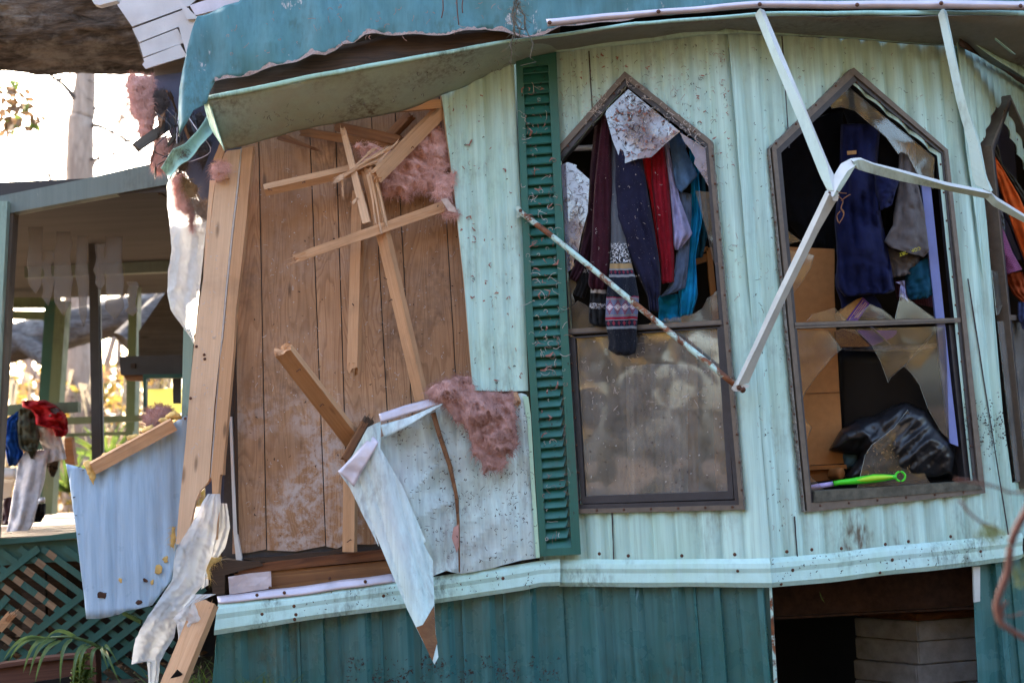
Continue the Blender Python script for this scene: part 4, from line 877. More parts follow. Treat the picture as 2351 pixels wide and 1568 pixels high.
slab('eave_board', zA(1290, 560, 1560, 478, 1530, 640, 1295, 660), .38, .03, greyw, HOME, axis=zA(1290, 600, 1550, 560)); slab('eave_board', zA(1300, 664, 1530, 645, 1520, 762, 1285, 768), .36, .03, greyw, HOME, axis=zA(1290, 700, 1530, 700))
slab('sheathing_board', zA(1240, 650, 1600, 600, 1900, 900, 1900, 1200, 1840, 1190) + [(505, 340), (480, 420), (470, 560), (440, 500), (400, 330), (360, 240)], .34, .02, navyw, HOME, axis=zA(1300, 700, 1700, 1500))
slab('sheathing_board', [(440, 470), (500, 300), (560, 300), (545, 560), (520, 1240), (470, 1200), (482, 560), (462, 545)], .20, .02, navyw, HOME)
slab('splintered_strip', zA(1300, 780, 1405, 760, 1400, 950, 1380, 1020, 1330, 1040), .30, .015, pined, HOME, axis=zA(1350, 780, 1350, 1040))
slab('corner_board', zC(1540, -40, 1590, -40, 1625, 80, 1580, 680, 1525, 720), .28, .03, mintp, HOME, axis=zC(1560, 0, 1550, 700))
# ------------------------------------------------------------------ corner studs and broken framing
C1 = empty('corner_stud', D((420, 1250), -.05), label='tall pale pine corner stud leaning beside the torn opening', cat='stud')
slab('board', zF(115, 348, 120, 205, 200, 130, 296, 118, 268, 400, 232, 700, 190, 1100, 150, 1568) + zC(1800, 600, 1757, 1225, 1740, 1262, 1680, 1320, 1640, 1420) + zD(1580, 330, 1556, 402, 1480, 400) + zC(1500, 1500, 1560, 900, 1600, 400, 1640, 0) + zF(60, 800), -.05, .04, pinel, C1, axis=((505, 400), (440, 1200)))
slab('board', zF(72, 346, 112, 348, 95, 480, 60, 800) + zC(1640, 0, 1632, 70, 1625, 20) + zF(0, 1568, 20, 1100, 45, 700), -.038, .04, pinel, C1, axis=((483, 414), (462, 780)))
slab('caulk_strip', zF(296, 116, 308, 114, 282, 400, 246, 700, 204, 1100, 168, 1500) + zC(1840, 300, 1775, 1200, 1765, 1215) + zF(156, 1500, 192, 1100, 236, 680, 270, 400), -.044, .03, whitep, C1, axis=zF(300, 120, 160, 1500))
C2 = empty('inner_stud', D((500, 1230), -.04), label='narrow pine stud right of the white caulk line, splintered at its foot', cat='stud')
slab('board', zF(310, 112, 390, 92, 372, 260, 340, 640, 300, 1000, 262, 1310, 248, 1568) + zC(1925, 560, 1880, 1050, 1872, 1190, 1855, 1180, 1845, 1210, 1838, 1300) + zD(1820, 200, 1812, 365, 1795, 330, 1785, 100) + zC(1780, 1250, 1772, 1190, 1800, 900, 1850, 200) + zF(174, 1500, 208, 1100, 250, 700, 286, 400), -.048, .06, pine, C2, axis=((560, 340), (490, 1150)))
beam('stud_top_block', D(zF(135, 215)[0], -.07), D(zF(165, 345)[0], -.07), .07, .035, pine, C1, seed=4); beam('splinter', D(zF(130, 200)[0], -.075), D(zF(185, 45)[0], -.10), .04, .02, pine, C1, jag=(.01, .03), seed=5, taper=(1, .8))
puffy('fibre_tuft', zF(90, 260, 130, 215, 200, 220, 210, 270, 160, 310, 90, 340), -.10, .03, insul, C1, step=4, seed=3, tufts=60, edge=2)
for p in zC(1720, 215, 1715, 180, 1600, 545, 1555, 715, 1650, 110): screw_at(D(p, -.052), C1, Vector((0, -1, 0)), .008)

STUDS = 'broken wall framing in the torn opening'
def stud(a, ya, b, yb, wd, dp, label, m=pine, roll=.35, jag=(.01, .01), seed=1, bow=0, taper=(1, 1), name='broken_stud'):
    o = beam(name, D(a, ya), D(b, yb), wd, dp, m, None, roll, jag, bow, seed, seg=12, taper=taper); return tag(o, label, 'stud', STUDS)
stud((607, 437), -.10, (858, 381), -.03, .040, .055, 'near horizontal stud with a clean cut left end, upper middle of the opening', roll=.75, jag=(0, .05), seed=1)
stud((868, 402), -.16, (1013, 254), .02, .062, .055, 'thick stud slanting up to the top right corner, broken end splayed', roll=.55, jag=(.03, .0), seed=2)
stud((789, 304), -.10, (842, 512), -.10, .040, .022, 'thin upright lath crossing the splintered joint', m=pinel, roll=.2, jag=(.03, .0), seed=3, taper=(.7, 1))
stud((846, 392), -.07, (968, 914), .02, .060, .045, 'long stud running down steeply to the crumpled siding', roll=.5, jag=(.02, .01), seed=4)
stud((824, 440), .04, (812, 842), .03, .055, .05, 'upright stud hanging free with a ragged broken foot', roll=.25, jag=(.0, .05), seed=5)
stud((694, 588), -.15, (1020, 474), -.02, .052, .04, 'slanting stud with a long splintered left tip', roll=.15, jag=(.06, .0), seed=6, taper=(.85, 1.05))
stud((652, 806), -.52, (812, 1012), -.02, .085, .045, 'thick stud jutting out towards the viewer with a fibrous broken head', m=pine, roll=.35, jag=(.03, .0), seed=7, taper=(1.0, 1.05))
stud((805, 1098), .0, (803, 1266), .0, .062, .05, 'short upright stud standing on the sill plate', roll=.2, jag=(.02, 0), seed=8)
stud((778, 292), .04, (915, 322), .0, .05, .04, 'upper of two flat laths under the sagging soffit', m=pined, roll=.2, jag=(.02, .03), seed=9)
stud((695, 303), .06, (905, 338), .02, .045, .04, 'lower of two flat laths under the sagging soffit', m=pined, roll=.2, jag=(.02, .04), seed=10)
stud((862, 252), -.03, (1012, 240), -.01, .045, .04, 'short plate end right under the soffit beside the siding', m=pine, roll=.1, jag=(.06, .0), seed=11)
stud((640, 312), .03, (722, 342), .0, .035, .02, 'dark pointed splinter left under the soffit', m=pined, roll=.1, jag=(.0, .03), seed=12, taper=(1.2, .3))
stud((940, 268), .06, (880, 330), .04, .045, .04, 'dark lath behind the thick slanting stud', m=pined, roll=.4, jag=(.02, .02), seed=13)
# splinter bundle where the studs cross
sp = empty('splinter_bundle', D((830, 390), -.12), label='bundle of long splinters at the crossing of the broken studs', cat='splinters')
r = random.Random(3)
for i in range(9):
    a = (783 + r.uniform(-8, 12), 408 + r.uniform(-8, 6)); b = (875 + r.uniform(-30, 20), 355 + r.uniform(-12, 14))
    beam('splinter', D(a, -.13 + r.uniform(-.02, .02)), D(b, -.10 + r.uniform(-.02, .02)), r.uniform(.006, .016), .006, pinel, sp, r.uniform(0, 1), (.03, .03), r.uniform(-.01, .01), i, seg=5, taper=(.4, .8))
for a, b in (((783, 405), (786, 440)), ((812, 465), (826, 452)), ((866, 378), (905, 335)), ((850, 400), (872, 520)), ((858, 396), (884, 505)), ((845, 405), (860, 500))):
    beam('splinter', D(a, -.12), D(b, -.10), .014, .006, pinel, sp, .3, (.01, .03), .004, 5, seg=5, taper=(1, .3))

# ------------------------------------------------------------------ crumpled lower siding
TS = empty('torn_siding', D((1130, 1300), -.02), label='crumpled lower siding sheet split open with a long pointed flap hanging down', cat='siding')
pT = yplane(-.03)
_a, _b = yplane(-.05).uv(zG(1080, 700)[0]), yplane(-.05).uv(zG(1400, 1420)[0])
def sdl0(u, v): dx, dy = _b[0] - _a[0], _b[1] - _a[1]; return ((u - _a[0]) * dy - (v - _a[1]) * dx) / math.hypot(dx, dy)
def crum(sd, a=.03): return lambda u, v: a * FR((u, v, sd), 1.6) + a * 1.3 * abs(N((u + .6 * v, v * .7, sd), 3.2)) - a * .8 * abs(N((u - .5 * v, v, sd + 3), 5.5)) + .011 * (.5 - .5 * math.cos(2 * math.pi * u / .10)) ** .45
sheet('sheet_piece', zG(1362, 545, 1430, 495, 1600, 465, 1890, 430, 1920, 440, 1942, 560, 1962, 900, 1996, 1395, 1880, 1412, 1700, 1462, 1527, 1492, 1530, 1300, 1522, 1050, 1475, 850, 1410, 650), pT, siding2, TS, ucut=.012, vcut=.02, prof=crum(1, .02), smooth=False)
sheet('sheet_piece', zG(1010, 800, 1065, 690, 1360, 540, 1400, 650, 1460, 850, 1500, 1050, 1522, 1300, 1522, 1490, 1450, 1472, 1365, 1505, 1250, 1300, 1120, 1050), yplane(-.05), siding2, TS, ucut=.012, vcut=.016, prof=lambda u, v: crum(4, .035)(u, v) - .16 * abs(sdl0(u, v)) + .07 * max(0, sdl0(u, v) - .1), smooth=False)
flap = zG(815, 890, 900, 790, 985, 640, 1062, 600, 1058, 760, 1110, 850, 1190, 980, 1280, 1190, 1330, 1300) + zH(1490, 230, 1550, 340, 1555, 600, 1562, 800, 1577, 940, 1552, 985, 1480, 840, 1375, 620, 1290, 420, 1180, 150) + zG(1050, 1330, 960, 1150, 885, 990)
pF = Plane((D((950, 1100), -.16)), (1, .12, 0), (0, .10, 1))
fcol = NB('flap_paint'); _po = fcol.co('pos')
fa, fb_ = pF.uv(zG(1010, 700)[0]), pF.uv(zH(1552, 985)[0]); ga, gb = pF.uv(zG(870, 930)[0]), pF.uv(zG(1330, 1330)[0])
def sdl(u, v, a, b): dx, dy = b[0] - a[0], b[1] - a[1]; L = math.hypot(dx, dy); return ((u - a[0]) * dy - (v - a[1]) * dx) / L, ((u - a[0]) * dx + (v - a[1]) * dy) / L
def flapf(u, v):
    s, t = sdl(u, v, fa, fb_); s2, t2 = sdl(u, v, ga, gb)
    return .055 - .55 * abs(s) + .30 * max(0, s2) * .5 + .012 * abs(N((t * 3.5 + s * 5, s * 4, 1))) + .014 * FR((u, v, 3), 1.4) + .009 * (.5 - .5 * math.cos(2 * math.pi * s / .055)) ** .4
sheet('hanging_flap', flap, pF, siding2, TS, ucut=.012, vcut=.016, prof=flapf, smooth=False)
sheet('bare_flap_tip', zH(1555, 620, 1562, 800, 1572, 850, 1555, 905, 1540, 965, 1480, 840, 1440, 755, 1480, 740), pF, pined, TS, ucut=.012, vcut=.016, prof=flapf, off=.004, solid=.001)
loft('folded_flange', DD(zG(1050, 552, 1210, 500, 1360, 460, 1420, 480), -.09), DD(zG(1062, 600, 1220, 555, 1370, 510, 1425, 492), -.10), alum, TS, 24, 4, lambda s, t, p: Vector((0, .006 * FR(p, 9), .005 * N(p, 8))), .002)
loft('folded_flange', DD(zG(1060, 618, 1230, 570, 1425, 488), -.11), DD(zG(1085, 695, 1230, 620, 1430, 494), -.13), siding2, TS, 24, 4, lambda s, t, p: Vector((0, .006 * FR(p, 9), 0)), .002)
loft('folded_flange', DD(zG(810, 890, 880, 815, 1010, 680), -.22), DD(zG(905, 985, 960, 880, 1050, 720), -.24), alum, TS, 20, 6, lambda s, t, p: Vector((0, .012 * FR(p, 9), .01 * N(p, 9))), .002)
beam('batten', D(zG(865, 810)[0], -.13), D(zG(985, 600)[0], -.08), .05, .04, rotm, TS, .4, (.02, .03), 0, 3); beam('batten', D(zG(850, 815)[0], -.15), D(zG(960, 615)[0], -.10), .035, .03, pined, TS, .2, (.01, .02), 0, 4)
tube('crack_batten', [D(p, -.07) for p in zG(1370, 545, 1410, 680, 1470, 860, 1505, 1020, 1518, 1180, 1524, 1330, 1525, 1480)], [.014, .013, .012, .010, .008, .006, .003], pined, TS, 6, .004)
slab('torn_paper', zG(1490, 1220, 1520, 1200, 1522, 1330, 1510, 1370, 1480, 1280), -.09, .01, insuld, TS)
prism('edge_fold', zG(1895, 445, 1930, 450, 1945, 560, 1965, 900, 1998, 1395, 1975, 1398, 1945, 950, 1925, 600), pT, .012, .018, m_paint('pale_green_edge', (.42, .62, .46), (.34, .52, .38), .5, .3), TS)
flakes('litter', zG(1100, 560, 1930, 450, 1990, 1380, 1530, 1480, 1280, 1250), yplane(-.10), 420, drk, TS, 3, 0, (.004, .014), (.15, .5), .004, dens=lambda p: .25 + .75 * (N((p[0] * .006, p[1] * .03, 2)) > .12))
beam('wood_chip', D(zG(1850, 440)[0], -.03), D(zG(1862, 480)[0], -.05), .035, .03, pine, TS, .3, (.01, .02), 0, 8)

# ------------------------------------------------------------------ insulation
puffy('insulation', zE(1060, 905, 1200, 900, 1320, 930, 1420, 850, 1520, 800, 1600, 795, 1645, 900, 1665, 1060, 1600, 1090, 1570, 1180, 1500, 1215, 1440, 1200, 1370, 1270, 1330, 1230, 1250, 1240, 1190, 1225, 1120, 1020), .03, .06, insul, None, 6, 11, .05, 420, 6, label='pink fibreglass batt bulging behind the broken studs at the top right of the opening', cat='insulation')
puffy('insulation', zE(1570, 1080, 1640, 1100, 1690, 1095, 1670, 1180, 1640, 1260, 1690, 1330, 1712, 1360, 1640, 1370, 1600, 1340, 1630, 1290, 1555, 1240, 1560, 1160), -.03, .035, insul, None, 5, 12, .03, 120, 4, label='small pink fibreglass scrap with a printed paper strip beside the siding edge', cat='insulation')
puffy('insulation', zG(1330, 425, 1380, 385, 1450, 350, 1520, 332, 1590, 338, 1605, 425, 1840, 430, 1850, 560, 1862, 700, 1850, 800, 1800, 780, 1790, 840, 1770, 895, 1720, 870, 1670, 895, 1650, 825, 1605, 770, 1590, 700, 1550, 600, 1500, 590, 1440, 500, 1370, 470), -.10, .05, insuld, None, 6, 13, .05, 420, 6, label='dirty pink fibreglass hanging over the crumpled siding under the panel edge', cat='insulation')
puffy('insulation', zA(1095, 630, 1180, 640, 1275, 640, 1290, 760, 1312, 930, 1290, 1050, 1280, 1125, 1190, 1150, 1170, 1100, 1145, 1000, 1105, 950, 1080, 850, 1062, 740), .22, .08, insul, None, 6, 14, .05, 380, 4, label='long pink fibreglass tongue hanging below the fallen trunk against the sky', cat='insulation')
puffy('insulation', zA(1300, 1170, 1390, 1150, 1420, 1250, 1400, 1350, 1340, 1460, 1310, 1430, 1265, 1360, 1310, 1300), .16, .05, insul, None, 5, 15, .04, 200, 4, label='pink fibreglass wad beside the twisted gutter piece', cat='insulation')
puffy('insulation', zB(1465, 140, 1530, 110, 1560, 230, 1600, 340, 1590, 455, 1535, 440, 1500, 380, 1470, 280), .10, .05, insul, None, 5, 16, .04, 180, 4, label='pink fibreglass hanging over the white plastic at the corner', cat='insulation')
puffy('insulation', zB(1600, 330, 1632, 400, 1628, 500, 1615, 600, 1600, 520), .09, .02, insuld, None, 4, 17, .02, 60, 2, label='thin drooping fibreglass shred in front of the white plastic', cat='insulation')
puffy('insulation', zC(1215, 700, 1250, 640, 1350, 610, 1440, 640, 1450, 680, 1380, 730, 1300, 770, 1260, 800, 1225, 790), .20, .10, insuld, None, 5, 18, .04, 220, 4, label='rounded fibreglass lump behind the yellow foam batten', cat='insulation')
slab('printed_paper', zE(1600, 1255, 1640, 1250, 1690, 1310, 1700, 1340, 1650, 1330), -.08, .004, m_plain('pale_paper', (.55, .42, .36), .9, .3, 40, .2, 0, .2, .9, (.4, .03, .05)), None, label='crumpled pale paper strip with red print beside the siding edge', cat='paper')

# ------------------------------------------------------------------ pale blue loose sheet with batten and foam
BS = empty('loose_sheet', D((300, 1400), .05), label='pale blue metal sheet hanging loose left of the corner stud', cat='metal sheet')
bsh = zC(555, 1095, 690, 1130, 790, 1155, 1200, 940, 1470, 740, 1562, 690, 1640, 700) + [(440, 1100), (420, 1240)] + zD(1480, 430, 1440, 700, 1280, 912, 1180, 940, 1060, 960, 1000, 990, 920, 1010, 840, 1025, 728, 1026, 700, 760, 640, 250) + zC(620, 1500, 585, 1250)
pB = Plane(D((300, 1200), .0), (1, .18, 0), (0, .06, 1))
sheet('sheet', bsh, pB, bluem, BS, ucut=.014, vcut=.05, prof=lambda u, v: .017 * (.5 - .5 * math.cos(2 * math.pi * u / .075)) ** .45 + .02 * FR((u, v, 5), 1.8) - .06 * max(0, (-.24 - u)) , smooth=True)
b0, b1 = pB.at(zC(782, 1130)[0], .05), pB.at(zC(1455, 765)[0], .05)
beam('batten', b0, b1, .062, .045, pine, BS, .35, (.005, .005), 0, 21)
r = random.Random(5)
for i in range(7):
    t = i / 6; c = Vector(zC(760, 1105)[0]).lerp(Vector(zC(1480, 690)[0]), t + r.uniform(-.04, .04)); s = r.uniform(9, 19)
    puffy('foam_blob', [(c.x + s * 1.2 * math.cos(a) * r.uniform(.7, 1.1), c.y - 2 + s * .6 * math.sin(a) * r.uniform(.7, 1.1)) for a in [k * .7 for k in range(9)]], pB.at((c.x, c.y)).y - .02, .04, foamm, BS, 4, 30 + i, .02, 0, 2)
puffy('foam_blob', zC(715, 1110, 760, 1085, 800, 1160, 800, 1210, 780, 1265, 745, 1210), pB.at(zC(760, 1160)[0]).y - .04, .03, foamm, BS, 4, 40, .02, 0, 2)
for i, c in enumerate(zD(1330, 610, 1390, 530, 1010, 705, 1280, 725)): 
    s = (12, 8, 5, 7)[i]; puffy('foam_residue', [(c[0] + s * math.cos(a) * r.uniform(.5, 1.1), c[1] + s * math.sin(a) * r.uniform(.5, 1.1)) for a in [k * .63 for k in range(10)]], pB.at(c, .02).y, .006, foamm, BS, 3, 50 + i, .006, 0, 2)
for i, c in enumerate(zD(860, 830, 1165, 890, 1220, 705)):
    s = (15, 8, 6)[i]; puffy('rust_patch', [(c[0] + s * math.cos(a) * r.uniform(.4, 1.1), c[1] + s * .8 * math.sin(a) * r.uniform(.5, 1.1)) for a in [k * .63 for k in range(10)]], pB.at(c, .02).y, .004, beamr, BS, 3, 60 + i, .004, 0, 2)
for p in zC(655, 1125, 690, 1150, 610, 1380) + zD(655, 315, 630, 160, 615, 5): beam('staple', pB.at(p, .03), pB.at((p[0] + 5, p[1] - .5), .03), .003, .004, sashm, BS)

# ------------------------------------------------------------------ plastic sheeting
def wr(a, s, sd): return lambda u, v, p: Vector((a * .4 * FR(p, s, sd), a * FR((p.x, p.y, p.z * .5), s, sd + 2) + a * .35 * math.sin(u * 5 + v * 13 + 5 * N(p, 2)) + a * .5 * abs(N(p, s * 2.2, sd)) + a * .45 * abs(N(p, s * 5, sd)) + a * .3 * abs(N((p.x + p.z * .5, p.y, p.z), s * 9, sd)) + a * .14 * N(p, s * 18, sd), a * .3 * N(p, s, sd)))
loft('plastic_sheet', DD(zB(1468, 100, 1405, 200, 1395, 400, 1425, 620, 1440, 750, 1408, 950, 1405, 1100, 1440, 1250, 1540, 1400, 1635, 1545), .16), DD(zB(1560, 100, 1640, 300, 1740, 470, 1730, 620, 1720, 750, 1705, 900, 1690, 1050, 1670, 1250, 1655, 1400, 1640, 1560), .12), film, None, 110, 44, wr(.022, 4, 1), .0015, label='white plastic sheeting billowing behind the corner stud', cat='plastic sheet')
loft('plastic_sheet', DD(zD(1735, -20, 1690, 60, 1640, 180, 1540, 340, 1470, 450, 1440, 700, 1340, 860, 1220, 1050, 1140, 1190, 1118, 1300, 1105, 1410, 1230, 1385, 1245, 1568, 1250, 1640), -.16), DD(zD(1830, -20, 1840, 60, 1820, 200, 1790, 390, 1760, 520, 1690, 750, 1620, 830, 1500, 1010, 1480, 1100, 1470, 1180, 1410, 1270, 1335, 1400, 1320, 1568, 1310, 1640), -.13), film, None, 150, 50, wr(.03, 3.5, 5), .0015, label='long torn plastic sheet trailing from the stud foot to the ground', cat='plastic sheet')
loft('plastic_sheet', DD(zD(1610, 825, 1560, 900, 1450, 1030, 1480, 1060, 1500, 1160, 1505, 1280), -.30), DD(zD(1815, 815, 1720, 860, 1630, 900, 1680, 1050, 1620, 1070, 1670, 1355), -.30), film, None, 70, 30, wr(.02, 5, 9), .0015, label='ragged plastic scrap draped over the fallen beam end', cat='plastic sheet')
loft('plastic_sheet', DD(zD(1850, 60, 1830, 250, 1760, 420, 1700, 700, 1690, 780), .02), DD(zD(1905, 60, 1930, 260, 1890, 430, 1740, 640, 1760, 740), .02), film, None, 60, 24, wr(.015, 6, 12), .0015, label='crumpled clear plastic between the stud foot and the panelling', cat='plastic sheet')
b = beam('fallen_beam', D(zD(1730, 915)[0], -.22), D(zD(1390, 1740)[0], -.42), .105, .06, pine, None, .25, (.02, .02), 0, 33); tag(b, 'thick pine beam end with a charred mark at the bottom left', 'beam')
prism('charred_mark', zD(1410, 1555, 1450, 1500, 1490, 1450, 1535, 1490, 1500, 1520, 1440, 1568), Plane(D(zD(1470, 1520)[0], -.395), (1, 0, 0), (-.35, -.17, 1)), .0, .004, blackm, None, label='black painted mark on the fallen pine beam', cat='paint mark')
puffy('expanding_foam', zD(1735, 520, 1780, 510, 1870, 515, 1860, 535, 1800, 560, 1760, 600, 1775, 700, 1750, 700, 1730, 610), -.02, .03, foamm, None, 4, 41, .02, 10, 2, label='yellow foam lump at the rotten sill corner', cat='foam'); puffy('expanding_foam', zD(1445, 260, 1470, 255, 1478, 380, 1455, 425, 1432, 415), -.03, .03, foamm, None, 4, 42, .01, 10, 2, label='small yellow foam plug left of the corner stud foot', cat='foam')

# ------------------------------------------------------------------ twisted pieces at the upper left corner
g = beam('grey_plank', D(zA(1150, 1235)[0], .05), D(zA(1540, 965)[0], .30), .05, .02, greyw, None, .2, (.01, 0), 0, 51); tag(g, 'grey plank poking out left below the roof metal tail', 'plank')
gt = loft('gutter_piece', DY(zA(1352, 1420, 1455, 1250, 1560, 1200, 1660, 1100, 1720, 1010, 1750, 960), (-.05, -.04, .0, .04, .08, .1)), DY(zA(1415, 1520, 1500, 1400, 1580, 1340, 1690, 1210, 1760, 1140, 1800, 1090), (-.07, -.08, -.04, .0, .05, .1)), trimd, None, 24, 8, lambda u, v, p: Vector((0, .04 * math.sin(v * 3.1) + .01 * FR(p, 6), .012 * FR(p, 5))), .003, label='twisted mint green gutter piece hanging at the upper corner', cat='gutter')
cr = empty('fibre_debris', D(zA(1560, 1400)[0], .05), label='torn brown cardboard and fibre debris under the twisted gutter piece', cat='debris')
puffy('fibre', zA(1470, 1230, 1540, 1210, 1570, 1330, 1560, 1420, 1500, 1440, 1480, 1350), .02, .03, m_plain('grey_fibre', (.20, .15, .13), 1, .5, 30, .8), cr, 5, 61, .03, 120, 4); puffy('fibre', zB(1530, 130, 1600, 190, 1655, 240, 1650, 300, 1600, 320, 1570, 260), .06, .02, m_plain('tan_fibre', (.30, .21, .12), 1, .5, 30, .8), cr, 5, 62, .02, 60, 3)
puffy('fibre', zB(1600, 320, 1680, 350, 1745, 340, 1735, 490, 1690, 485, 1640, 430), .05, .03, m_plain('mottled_fibre', (.26, .20, .16), 1, .6, 30, .8, speck=.8), cr, 5, 63, .03, 60, 3)

tg_ = empty('corner_tangle', D(zA(1480, 1250)[0], .1), label='dark tangle of torn boards, strips and fibre where the roof corner was ripped off', cat='debris'); rr_ = random.Random(8)
for k in range(16):
    a = zA(rr_.uniform(1290, 1640), rr_.uniform(760, 1300))[0]; an = rr_.uniform(.9, 2.4); L = rr_.uniform(18, 62); b = (a[0] + L * math.cos(an) * .6, a[1] + L * math.sin(an))
    beam('splinter', D(a, .22 + rr_.uniform(-.08, .06)), D(b, .18 + rr_.uniform(-.08, .06)), rr_.uniform(.01, .035), rr_.uniform(.006, .015), rr_.choice((pined, rotm, greyw, sashm)), tg_, rr_.uniform(0, 1.5), (.02, .04), 0, k, seg=4, taper=(1, .6))
for k, pp in enumerate((zA(1290, 780, 1400, 760, 1420, 900, 1360, 1000, 1300, 940), zA(1400, 1180, 1500, 1130, 1560, 1230, 1500, 1330, 1420, 1290), zA(1560, 1000, 1700, 960, 1720, 1100, 1640, 1200, 1570, 1120), zA(1640, 1230, 1760, 1200, 1790, 1330, 1700, 1420))): puffy('fibre', pp, .20 + .02 * k, .03, m_plain('dark_fibre_mat', (.09, .07, .065), 1, .6, 30, .8, speck=.5), tg_, 5, 80 + k, .03, 60, 6)
for k in range(7):
    a = D(zA(1330 + 40 * k + rr_.uniform(-15, 15), 900 + rr_.uniform(-60, 160))[0], .12); tube('wire', bez([a, a + Vector((rr_.uniform(-.05, .08), -.03, -.09)), a + Vector((rr_.uniform(-.1, .12), -.02, -.2)), a + Vector((rr_.uniform(-.12, .16), 0, -.26))], 5), .0025, rr_.choice((blackm, sashm, alum)), tg_, 5)
# nails left in the broken framing
nl = empty('bent_nail_set', D((700, 880), -.3), label='bent nails sticking out of the broken framing', cat='nails')
for p, y in (((618, 437), -.13), ((700, 420), -.12), ((950, 340), -.10), ((1006, 474), -.06), ((884, 640), -.09), ((900, 690), -.07), ((690, 850), -.48), ((744, 930), -.30), ((812, 700), .0), ((806, 1240), -.03)):
    a = D(p, y); tube('nail', bez([a, a + Vector((rr_.uniform(-.008, .008), -.018, .004)), a + Vector((rr_.uniform(-.02, .02), -.03, -.008))], 4), .0022, screwm, nl, 5)
# ------------------------------------------------------------------ bent awning frame
AW = empty('awning_frame', D((1690, 890), -.35), label='bent metal awning frame dangling in front of the windows', cat='awning frame')
def angle(name, E, ys, mats, parent=AW, solid=.004, nu=30):
    """folded metal strip through traced edges; ys gives depth at start and end"""
    vs = []; fs = []; mi = []; q = len(E)
    for i in range(nu + 1):
        t = i / nu; y = ys[0] * (1 - t) + ys[1] * t
        for k, e in enumerate(E):
            p = sample(e, t); vs.append(D((p.x, p.y), y - (ys[2][k] if len(ys) > 2 else 0) + .003 * N((t * 6, k, 0))))
    for i in range(nu):
        for k in range(q - 1): fs.append([i * q + k, (i + 1) * q + k, (i + 1) * q + k + 1, i * q + k + 1]); mi.append(k % len(mats))
    o = mesh(name, vs, fs, None, parent, mats=mats, mi=mi, solid=solid); return o
angle('arm', [zM(1062, 72) + zK(225, 30, 360, 360, 480, 660, 515, 728), zM(1085, 42) + zK(262, 30, 405, 330, 515, 600, 548, 738), zM(1106, 52) + zK(300, 60, 430, 370, 530, 610, 572, 690)], (-.50, -.75, (0, .025, .0)), [armm, armw])
angle('elbow', [zK(512, 740, 552, 655, 590, 592, 640, 566), zK(545, 770, 580, 700, 625, 630, 660, 605), zK(575, 748, 615, 690, 655, 622, 692, 560)], (-.75, -.74, (0, .03, .01)), [armw, armm])
angle('arm', [zK(640, 566, 690, 560, 760, 588, 900, 622, 1150, 690, 1395, 740), zK(655, 580, 690, 566, 760, 596, 900, 634, 1150, 706, 1390, 752), zK(660, 612, 680, 622, 760, 645, 900, 682, 1130, 728, 1370, 778)], (-.75, -.52, (0, .025, .0)), [armw, armm])
angle('arm', [zK(1385, 738, 1420, 770, 1568, 862, 1640, 905), zK(1395, 752, 1420, 785, 1568, 875, 1640, 918), zK(1365, 780, 1400, 815, 1568, 905, 1640, 950)], (-.52, -.45, (0, .02, 0)), [armw, armm])
angle('arm', [zK(510, 738, 400, 965, 240, 1300, 118, 1568) + zJ(1338, 545), zK(528, 752, 425, 975, 262, 1310, 140, 1568) + zJ(1362, 540), zK(572, 775, 470, 950, 300, 1300, 180, 1560) + zJ(1422, 528)], (-.75, -.36, (0, .03, .0)), [armw, armw])
angle('arm', [zM(1940, 72) + zK(1205, 250, 1268, 480, 1290, 650, 1310, 705), zM(1962, 38) + zK(1262, 290, 1320, 480, 1360, 660, 1388, 742), zM(1980, 60) + zK(1250, 250, 1332, 480, 1366, 660, 1400, 735)], (-.44, -.52, (0, .02, .0)), [armm, armm])
tube('rusty_brace', bez([D((1193, 486), -.055), D((1297, 566), -.13), D((1500, 732), -.25), D((1688, 884), -.36)], 8), .0145, rustm, AW, 12)
slab('bracket', zI(45, 755, 60, 748, 78, 770, 72, 800, 52, 810), -.055, .012, armm, AW); screw_at(D(zI(68, 772)[0], -.07), AW, Vector((0, -1, 0)), .01)
slab('bracket', zJ(1325, 560, 1345, 515, 1400, 535, 1432, 540, 1420, 555, 1395, 560, 1380, 580, 1340, 575), -.375, .02, armw, AW); screw_at(D(zJ(1368, 555)[0], -.38), AW, Vector((0, -1, 0)), .013); screw_at(D(zJ(1390, 568)[0], -.385), AW, Vector((.4, -1, -.4)), .016)
slab('bracket', zK(520, 735, 560, 720, 580, 760, 572, 790, 550, 790), -.765, .006, armw, AW); screw_at(D(zK(528, 748)[0], -.77), AW, Vector((0, -1, 0)), .007)
vs = []
rt = empty('root_tangle', D(zK(590, 850)[0], -.77), label='dry root strands caught on the awning joint', cat='dry roots')
for k, pth in enumerate((zK(575, 765, 600, 790, 590, 830, 605, 865, 580, 910), zK(590, 790, 615, 770, 640, 755), zK(590, 830, 605, 850, 600, 880), zK(585, 845, 568, 870, 575, 905), zK(560, 730, 580, 745, 620, 750))): tube('strand', bez([D(p, -.775) for p in pth], 5), .0022, pined, rt, 5)
